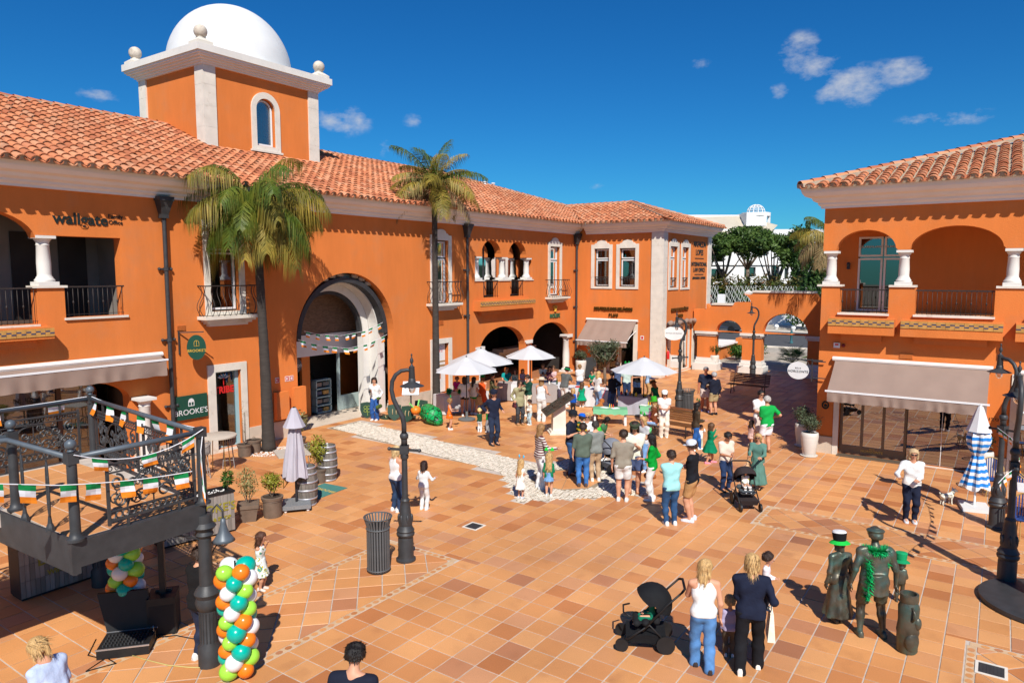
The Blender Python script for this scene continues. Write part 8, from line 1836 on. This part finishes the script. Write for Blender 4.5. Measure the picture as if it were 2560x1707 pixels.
folded(t,.55,2.15,.30,mat('striped_blue',(.02,.22,.62),.85),M_SIGNW,2,True);m=MB();m.lathe([(.28,1.95),(.2,2.15),(.08,2.5),(.05,2.56),(0,2.57)],9);m.build('cap',M_CLOTHW,t)
def high_table(px,py,r,h,label,sq=False):
 g=gp(px,py);t=thing('bar_table',label,'table',(g.x,g.y,0),HX+.5);m=MB()
 if sq:m.box(-r,r,-r,r,h-.04,h)
 else:m.lathe([(r-.02,h-.05),(r,h-.045),(r,h-.005),(r-.01,h),(0,h)],32)
 m.build('table_top',mat('pale_table_top',(.52,.46,.38),.5,.05),t,not sq,auto=30);m=MB()
 for k in range(4):a=k*PI/2+.4;m.tube([(r*.55*math.cos(a),r*.55*math.sin(a),h-.05),(r*.7*math.cos(a),r*.7*math.sin(a),0)],.014,6)
 m.build('legs',mat('brass',(.35,.24,.08),.35,metal=.7),t)['kind']='stuff'
high_table(548,1178,.52,1.08,'round high bar table beside the shop door');high_table(732,1215,.42,.95,'square table behind the closed parasol',True)
def stool(px,py,rz,label,seat=.72,m_=None,back=.28,cat='bar stool',name='bar_stool',legm=None):
 g=gp(px,py);t=thing(name,label,cat,(g.x,g.y,0),rz,cat+'s');lm=legm or mat('grey_stool_metal',(.28,.27,.26),.5);m_=m_ or mat('grey_weave',(.25,.24,.23),.8,.2,20);m=MB();m.lathe([(.0,seat-.03),(.19,seat-.03),(.21,seat),(0,seat+.01)],16);m.build('seat',m_,t,True,auto=40)
 for k in range(4):a=PI/4+k*PI/2;MB().tube([(.15*math.cos(a),.15*math.sin(a),seat-.02),(.23*math.cos(a),.23*math.sin(a),0.01)],.012,6).build('leg',lm,t)
 if seat>.6:m=MB();m.tube([(.20*math.cos(a),.20*math.sin(a),.25)for a in[PI/4+k*PI/2 for k in range(5)]],.009,5);m.build('foot_rail',lm,t)
 m=MB();m.tube([(.23*math.cos(a),.23*math.sin(a),seat+back*(.6+.4*math.cos(a)))for a in[R(-110+11*i)for i in range(21)]],.014,6);m.build('back_rail',lm if seat<.6 else m_,t,True)
 for i in range(15):a=R(-100+14.3*i);MB().bar((.205*math.cos(a),.205*math.sin(a),seat-.01),(.23*math.cos(a),.23*math.sin(a),seat+back*(.6+.4*math.cos(a))),.026,.006,up=(math.cos(a),math.sin(a),0)).build('back_slat',m_,t)
stool(572,1168,HX-1.2,'grey woven bar stool right of the round bar table');stool(508,1195,HX+.6,'grey woven bar stool left of the round bar table');stool(757,1192,HX-.5,'grey woven stool by the square table')
M_CHB=mat('blue_weave',(.02,.06,.22),.6,.3,40);M_BAM=mat('bamboo_frame',(.42,.27,.09),.45,.1)
for px,py,rz,lab in((2545,1345,HX+.3,'blue woven bistro chair nearest to the two lamps'),(2550,1265,HX+2.6,'blue woven bistro chair behind the nearest one'),(2478,1240,HX+1.2,'blue woven bistro chair behind the striped parasol')):stool(px,py,rz,lab,.46,M_CHB,.52,'bistro chair','bistro_chair',M_BAM)
g=gp(2590,1300);t=thing('cafe_table','white cafe table at the right edge','table',(g.x,g.y,0));m=MB();m.box(-.4,.4,-.4,.4,.72,.75);m.build('table_top',M_SIGNW,t);m=MB();m.tube([(0,0,0),(0,0,.72)],.03,8);m.lathe([(.25,.012),(.25,.03)],14);m.build('leg',M_IRON,t)
a,b=gp(800,1262),gp(845,1210);U=Vector((1,.08,0)).normalized();V_=Vector((-.08,1,0));c=gp(803,1228);t=thing('door_mat','green mat with a wine bar name beside the barrels','mat',c,0,world=True);m=MB();q=[c-U*.55-V_*.42,c+U*.55-V_*.42,c+U*.55+V_*.42,c-U*.55+V_*.42];m.add([p+Vector((0,0,.012))for p in q]+[p+Vector((0,0,.022))for p in q],[(4,5,6,7),(0,1,5,4),(1,2,6,5),(2,3,7,6),(3,0,4,7)]);m.build('mat',mat('green_mat',(.06,.20,.17),.95,.1,8),t);letters('lettering',"BROOKE'S",.18,c+Vector((.1,0,.023)),(0,1,0),(0,0,1),M_GOLD,t,.001,V=(-1,0,0))
M_BRK=mat('bottle_green_sign',(.009,.065,.04),.5,.06)
t=thing('hanging_sign','round green wine bar sign on a bracket above the wall','sign',FA.p(11.95,3.4,0),world=True);c=FA.p(12.2,3.52,.45);n_=(Vector((0,0,5))-c);n_.z=0;n_=Vector((-.35,-.94,0));uu=Vector((.94,-.35,0));m=MB();vs=[c+uu*(.27*math.cos(a))+Vector((0,0,.38*math.sin(a)))for a in[2*PI*i/28 for i in range(28)]];m.add([v+n_*.02 for v in vs]+[v-n_*.02 for v in vs],[tuple(range(28)),tuple(range(55,27,-1))]+[(i,(i+1)%28,(i+1)%28+28,i+28)for i in range(28)]);m.build('sign_plate',M_BRK,t);letters('lettering',"BROOKE'S",.115,c+n_*.024+Vector((0,0,-.10)),uu,n_,M_GOLD,t,.003)
m=MB();e=c+n_*.024+Vector((0,0,.14));m.tube([e+uu*(.07*math.cos(a))+Vector((0,0,.07*math.sin(a)))for a in[PI*i/8 for i in range(9)]]+[e-uu*.07-Vector((0,0,.1)),e+uu*.07-Vector((0,0,.1)),e+uu*.07],.006,4);m.tube([e+Vector((0,0,.07)),e-Vector((0,0,.1))],.006,4);m.build('emblem',M_GOLD,t);m=MB();m.bar(FA.p(11.9,3.3,.02),FA.p(11.9,4.02,.02),.05,.03);m.bar(FA.p(11.9,3.97,.02),FA.p(12.35,3.99,.62),.03,.03);m.build('bracket',M_IRON,t)
t=thing('wall_sign','rectangular green wine bar sign board left of the shop door','sign',FA.p(12.3,1.5,0),world=True);m=MB();fbox(m,FA,11.62,12.72,1.28,2.02,.03,.07);m.build('board',M_BRK,t);letters('lettering',"BROOKE'S",.24,FA.p(12.17,1.50,.075),(1,0,0),(0,-1,0),M_SIGNW,t,.003);m=MB();fprism(m,FA,[(12.08,1.68),(12.28,1.68),(12.28,1.8)]+arc(12.18,1.8,.1,.12,0,180,8),.07,.074,[rect(12.10,12.17,1.7,1.8),rect(12.19,12.26,1.7,1.8)]);m.build('emblem',M_SIGNW,t)
def oval_sign(c,U,N,ru,rz_,m_,label,txt,ts,tm,top):
 t=thing('hanging_sign',label,'sign',c,world=True);m=MB();vs=[c+U*(ru*math.cos(a))+Vector((0,0,rz_*math.sin(a)))for a in[2*PI*i/28 for i in range(28)]];m.add([v+N*.02 for v in vs]+[v-N*.02 for v in vs],[tuple(range(28)),tuple(range(55,27,-1))]+[(i,(i+1)%28,(i+1)%28+28,i+28)for i in range(28)]);m.build('sign_plate',m_,t);letters('lettering',txt,ts,c+N*.024,U,N,tm,t,.002);m=MB();m.bar(c+Vector((0,0,rz_)),c+Vector((0,0,top)),.02,.02);m.build('bracket',M_IRON,t)
oval_sign(FA.p(17.15,2.28,-1.3),Vector((1,0,0)),Vector((0,-1,0)),.36,.30,mat('grey_oval',(.10,.10,.10),.5),'grey oval shop sign hanging inside the large arch','cocoon',.24,M_STONE,.75)
oval_sign(Vector((36.9,14.7,2.45)),Vector((.3,-.95,0)).normalized(),Vector((-.95,-.3,0)).normalized(),.55,.38,M_SIGNW,'white oval sign hanging at the watch shop corner','BOUTIQUE DOS RELÓGIOS',.07,M_TEXT,.55)
t=thing('fire_extinguisher','red fire extinguisher on the corner pilaster','extinguisher',(36.9,15.05,1.0),world=True);m=MB();m.lathe([(.07,0),(.08,.02),(.08,.4),(.03,.47),(.03,.52)],12,(36.95,15.02,1.0));m.build('cylinder',M_RED,t,True);m=MB();m.box(36.9,37.0,14.98,15.05,1.52,1.58);m.build('valve',M_BLACK,t)
g=gp(1476,945);t=thing('chalkboard','dark flower stall board beside the olive tree','sign board',(g.x,g.y,0),HX);m=MB();m.hexa([(-.3,-.2,0),(.3,-.2,0),(.3,-.16,0),(-.3,-.16,0),(-.3,.0,1.15),(.3,.0,1.15),(.3,.04,1.15),(-.3,.04,1.15)]);m.build('board',M_BLACK,t);m=MB();m.bar((0,.04,1.1),(0,.3,0),.5,.02);m.build('stay',M_BLACK,t)
# bronze group
BZ=mat('bronze_statue',(.11,.10,.075),.42,.45,4,metal=.5,bump=.3,bscale=22,sub=((.06,.16,.14),3.2,.46,.7))
kw=dict(mats=BZ,name='bronze_statue',cat='statue',group='life size bronze figures');L3=('long',WHT,1)
P('s1',2093,1555,1345,12,'bronze woman in a long windblown skirt wearing a black and green felt hat',L3,('long_skirt',WHT),('bob',DB_),('down',(.12,.14,.95)),hat=('felt',(24,24,28),(30,190,70)),stance=.03,**kw)
P('s2',2178,1590,1320,-6,'bronze man in knickerbockers wearing a green feather boa',('coat',WHT,.5),('shorts',WHT),('short',DB_),((.05,.2,.95),(.05,.2,.95)),w=1.16,stance=.10,hat=('flat',None),**kw)
P('s3',2248,1505,1395,-20,'bronze child in a bright green felt hat beyond the bronze man',L3,('straight',WHT),('bob',DB_),('front','hold'),hat=('felt',(20,150,95),(18,140,88),(20,150,95)),**kw)
q=PEOPLE['s2'];f,s=facing('s2');rr=random.Random(6);m=MB();nk=Vector(q['head'])-Vector((0,0,.22));pts=[nk+f*-.02+s*.16,nk-f*.12+s*.08,nk-f*.14,nk-f*.12-s*.1,nk-s*.17-f*.02];pts=[nk+s*.15-Vector((0,0,.75))-f*.17,nk+s*.12-f*.18-Vector((0,0,.5)),nk+s*.12-f*.17-Vector((0,0,.25))]+pts+[nk-s*.16-f*.1-Vector((0,0,.22))]
for i in range(len(pts)-1):
 for k in range(330):
  p=pts[i].lerp(pts[i+1],rr.random());d=Vector((rr.gauss(0,1),rr.gauss(0,1),rr.gauss(0,1))).normalized();u=d.cross(Vector((.3,.5,.8))).normalized()*.014;m.add([p-u,p+u,p+d*rr.uniform(.06,.13)],[(0,1,2)])
tag(m.build('feather_boa',mat('green_feather',(.0,.42,.12),.8,.2,9,island=.4)),'bright green feather boa hanging on the bronze man','boa')
q=PEOPLE['e5'];m=MB();c=Vector(q['chest']);f,s=facing('e5')
for k in range(200):d=Vector((rr.gauss(0,1),rr.gauss(0,1),rr.gauss(0,1))).normalized();p=c+s*(.16*(1 if k%2 else-1))+f*.03+Vector((0,0,rr.uniform(-.25,.18)));u=d.cross(Vector((.3,.5,.8))).normalized()*.012;m.add([p-u,p+u,p+d*.07],[(0,1,2)])
tag(m.build('feather_boa',mat('purple_feather',(.45,.10,.32),.8,.2,9,island=.4)),'purple feather boa on the seated woman','boa')
g=gp(2266,1628);t=thing('golf_bag','bronze golf bag standing beside the bronze man','statue',(g.x,g.y,0),HX);m=MB();m.lathe([(.13,.01),(.15,.04),(.15,.3),(.16,.34),(.14,.5),(.15,.72),(.12,.8),(.13,.82),(.13,.93),(.10,.93),(.1,.84)],20);m.build('body',BZ,t,True,auto=40);m=MB();m.ell((0,-.13,.22),.11,.05,.16,10,8);m.ell((.08,-.12,.5),.06,.04,.1,8,6);m.tube([(-.02,-.14,.55),(-.02,-.2,.62),(-.02,-.2,.7),(-.02,-.13,.76)],.018,6);m.tube([(.13*math.cos(a),.13*math.sin(a),.36+.03*math.sin(3*a))for a in[2*PI*i/16 for i in range(17)]],.014,5,cap=False);m.build('pockets',BZ,t,True)['kind']='stuff'
# strollers
def stroller(px,py,face,label,c,cc,low=False):
 g=gp(px,py);t=thing('stroller',label,'stroller',(g.x,g.y,0),YAW+R(face),'strollers');cm=cloth(c);c2=cloth(cc)
 for s in(1,-1):
  for x,r in((-.30,.14),(.36,.10)):
   m=MB();m.lathe([(r*.72,-.02),(r,-.022),(r,.022),(r*.72,.02)],18);o=m.build('wheel',M_BLACK,t,True,auto=40);o.rotation_euler=(PI/2,0,0);o.location=(x,s*.24,r+.012);m=MB();m.lathe([(0,-.012),(r*.7,-.012),(r*.7,.012),(0,.012)],10);m.build('hub',M_FRAME,o)
  m=MB();m.tube([(-.34,s*.24,.16),(-.05,s*.25,.46),(.36,s*.24,.14)],.016,6);m.tube([(.05,s*.25,.36),(-.30,s*.25,.78),(-.52,s*.25,1.0)],.016,6);m.build('frame',M_BLACK,t,True)
 m=MB();m.tube([(-.52,.25,1.0),(-.57,.18,1.03),(-.57,-.18,1.03),(-.52,-.25,1.0)],.02,6);m.build('handle',M_BLACK,t,True);m=MB();m.tube([(.24,.22,.56),(.34,.12,.58),(.34,-.12,.58),(.24,-.22,.56)],.014,6);m.build('bumper_bar',M_BLACK,t,True)
 b=Blob();b.cap((-.16,.14,.48),(-.16,-.14,.48),.06,.06,.05).cap((.14,.14,.42),(.14,-.14,.42),.055,.055,.05).cap((.0,.14,.43),(0,-.14,.43),.055,.055,.06).cap((-.28,.14,.80),(-.28,-.14,.80),.05,.05,.05).cap((-.22,.14,.64),(-.22,-.14,.64),.05,.05,.06);V,F=b.mesh(.02);np_obj('seat',V,F,[c2],t)
 m=MB();vs=[];n=10
 for i in range(n+1):
  a=R(205-165*i/n)
  for j in range(9):b_=R(-88+22*j);vs.append((-.10+.31*math.cos(a)*math.cos(b_)**.5,.25*math.sin(b_),.70+.31*math.sin(a)*math.cos(b_)**.5))
 m.add(vs,[(i*9+j,i*9+j+1,i*9+j+10,i*9+j+9)for i in range(n)for j in range(8)]);m.build('canopy',cm,t,True)
 m=MB();m.hexa([(-.26,-.2,.14),(.26,-.2,.14),(.26,.2,.14),(-.26,.2,.14),(-.30,-.23,.30),(.3,-.23,.26),(.3,.23,.26),(-.30,.23,.30)]);m.build('basket',cm,t)
 return g
def baby(key,g,face,label,top,bot,H,z_=.42):f=YAW+R(face);P(key,0,0,0,face,label,top,bot,('short',LB_),('lap','lap'),H=H,sit=.12,pos=Vector((g.x-.10*math.cos(f),g.y-.10*math.sin(f),0)),z0=z_,group='small children in strollers',vox=.016,stepx=.06)
g=stroller(1864,1268,180,'dark stroller with sleeping baby pushed by the woman in sage',(52,44,44),(70,76,80));baby('t1',g,180,'baby in white tights in the stroller of the woman in sage',('long',(225,222,220),1,'floral'),('loose',(236,230,224)),.80)
g=stroller(1612,1612,82,'black stroller in the foreground with a child in green',(26,27,30),(30,31,34));baby('t2',g,82,'child in green trousers in the black foreground stroller',('long',(20,110,84),1),('loose',(22,116,88)),.74,.36)
stroller(1535,1178,-60,'grey hooded stroller in the middle of the group',(120,124,134),(40,42,46))
# animals
def dog(px,py,face,s,c,label,fluffy,tail=1):
 g=gp(px,py);t=thing('dog',label,'dog',(g.x,g.y,0.012),YAW+R(face));b=Blob();v=lambda x,y,z:(x*s,y*s,z*s)
 b.cap(v(-.30,0,.50),v(.25,0,.50),.125*s,.15*s,.05*s).cap(v(.25,0,.50),v(.42,0,.70),.12*s,.09*s,.06*s).cap(v(.44,0,.76),v(.50,0,.76),.10*s,.09*s,.04*s).cap(v(.54,0,.74),v(.68,0,.70),.06*s,.045*s,.04*s)
 for y in(.08,-.08):
  b.cap(v(.26,y,.45),v(.25,y,.22),.06*s,.04*s,.04*s).cap(v(.25,y,.22),v(.27,y,.03),.038*s,.035*s,.02*s).cap(v(.27,y,.03),v(.32,y,.03),.035*s,.03*s,.02*s);b.cap(v(-.28,y,.46),v(-.20,y,.28),.09*s,.055*s,.05*s).cap(v(-.20,y,.28),v(-.34,y,.17),.05*s,.035*s,.02*s).cap(v(-.34,y,.17),v(-.30,y,.03),.034*s,.033*s,.02*s).cap(v(-.30,y,.03),v(-.25,y,.03),.034*s,.03*s,.02*s);b.cap(v(.43,y*1.05,.83),v(.44,y*1.3,.90 if fluffy else .72),.035*s,.02*s,.02*s)
 b.cap(v(-.40,0,.55),v(-.52,0,.72 if fluffy else .36),.045*s,.03*s,.04*s);V,F=b.mesh(.014 if s<.6 else .022,.010*s,3,(70,60,66));e=MB();e.ell(v(.72,0,.71),.022*s,.025*s,.02*s,6,5,1)
 for y in(.05,-.05):e.ell(v(.565,y,.79),.014*s,.014*s,.014*s,6,5,1)
 np_obj('body',V,F,[mat('fur_%d'%c[0],srgb(*c),.9,.3,18,bump=.8,bscale=70),M_EYE],t,e)
 m=MB();m.tube([v(.33+.02*math.cos(a),.115*math.cos(a),.60+.10*math.sin(a))for a in[2*PI*i/14 for i in range(15)]],.012*s+.004,5,cap=False);m.build('collar',M_BLACK,t);return t
dog(2366,1262,-75,.46,(236,226,208),'small white terrier on a lead beside the parasol base',True);dog(1495,1046,-30,.85,(176,104,46),'large golden dog seen from behind by the craft tables',False)
def lead(a,b,c,label,w=.006):m=MB();m.tube(sagpts(Vector(a),Vector(b),.12),w,4);tag(m.build('dog_lead',c),label,'lead')
lead(PEOPLE['n1']['hl'],gp(2380,1264)+Vector((0,0,.28)),M_BLACK,'thin black lead to the white terrier');lead(PEOPLE['d8']['hl'],gp(1497,1040)+Vector((.1,.1,.55)),M_RED,'red lead to the golden dog',.01)
g=gp(1080,1058);t=thing('snake_head','big green painted snake head prop with yellow eyes','prop',(g.x,g.y,0.012),YAW+R(-150));b=Blob();b.cap((-.35,0,.36),(.1,0,.34),.34,.33,.1).cap((.1,.12,.26),(.55,.06,.18),.24,.15,.12).cap((.1,-.12,.26),(.55,-.06,.18),.24,.15,.12).cap((.05,.2,.48),(.2,.2,.46),.10,.08,.06).cap((.05,-.2,.48),(.2,-.2,.46),.10,.08,.06);b.half((0,0,0),(0,0,-1));V,F=b.mesh(.025)
MS=bpy.data.materials.new('painted_scales');MS.use_nodes=True;n_,l_=MS.node_tree.nodes,MS.node_tree.links;vo=n_.new('ShaderNodeTexVoronoi');vo.feature='DISTANCE_TO_EDGE';vo.inputs['Scale'].default_value=6;tc_=n_.new('ShaderNodeTexCoord');l_.new(tc_.outputs['Object'],vo.inputs[0]);cr=n_.new('ShaderNodeValToRGB');cr.color_ramp.elements[0].position=.04;cr.color_ramp.elements[0].color=(.003,.008,.004,1);cr.color_ramp.elements[1].position=.08;cr.color_ramp.elements[1].color=(.0,.32,.08,1);l_.new(vo.outputs[0],cr.inputs[0]);l_.new(cr.outputs[0],n_['Principled BSDF'].inputs['Base Color']);n_['Principled BSDF'].inputs['Roughness'].default_value=.45
np_obj('head',V,F,[MS],t)
for s in(1,-1):m=MB();m.ell((.22,s*.26,.42),.07,.05,.06,10,8,0);m.ell((.25,s*.30,.42),.012,.02,.05,6,5,1);m.build('eye',[M_YEL,M_EYE],t,True)
t=thing('pumpkin_balloon','orange ball with green stalks behind the snake head','ball',g+Vector((-.3,.55,.0)));m=MB();m.ell((0,0,.5),.20,.20,.17,14,10);m.build('ball',M_OR,t,True);m=MB();m.tube([(-.1,0,.6),(-.25,.1,.8)],.03,6);m.tube([(.1,0,.6),(.3,.1,.85)],.03,6);m.build('stalk',mat('lime_tube',(.2,.6,.15),.5),t)
g=gp(1306,1058);m=MB();m.tube([g+Vector((.22*math.cos(a)*_R.x,.22*math.cos(a)*_R.y,.07+.18+.18*math.sin(a)))for a in[R(110+16*i)for i in range(18)]],[.05+.02*math.sin(i*.2)for i in range(18)],8);tag(m.build('plush_snake',mat('snake_plush',(.45,.32,.2),.9,.3,14,sub=((.12,.07,.04),9,.5,.55)),None,True),'curled brown plush snake on the floor by the boy','toy')
p=PEOPLE['a2']['hl'];m=MB();m.ell(p+Vector((.05,-.05,.04)),.10,.09,.08,10,8);m.ell(p+Vector((.14,-.08,.10)),.06,.06,.06,8,6);tag(m.build('plush_toy',mat('grey_plush',(.35,.33,.32),.95,.2,30,bump=.6)),'grey plush toy in the hands of the girl in orange','toy')
pompom(PEOPLE['b4']['hl']+Vector((0,0,-.05)),.15,'green tinsel pompom hanging from the girl in orange dress',M_TINSEL)
for o in list(bpy.data.objects):
 for k in('_world','_sub'):
  if k in o:del o[k]
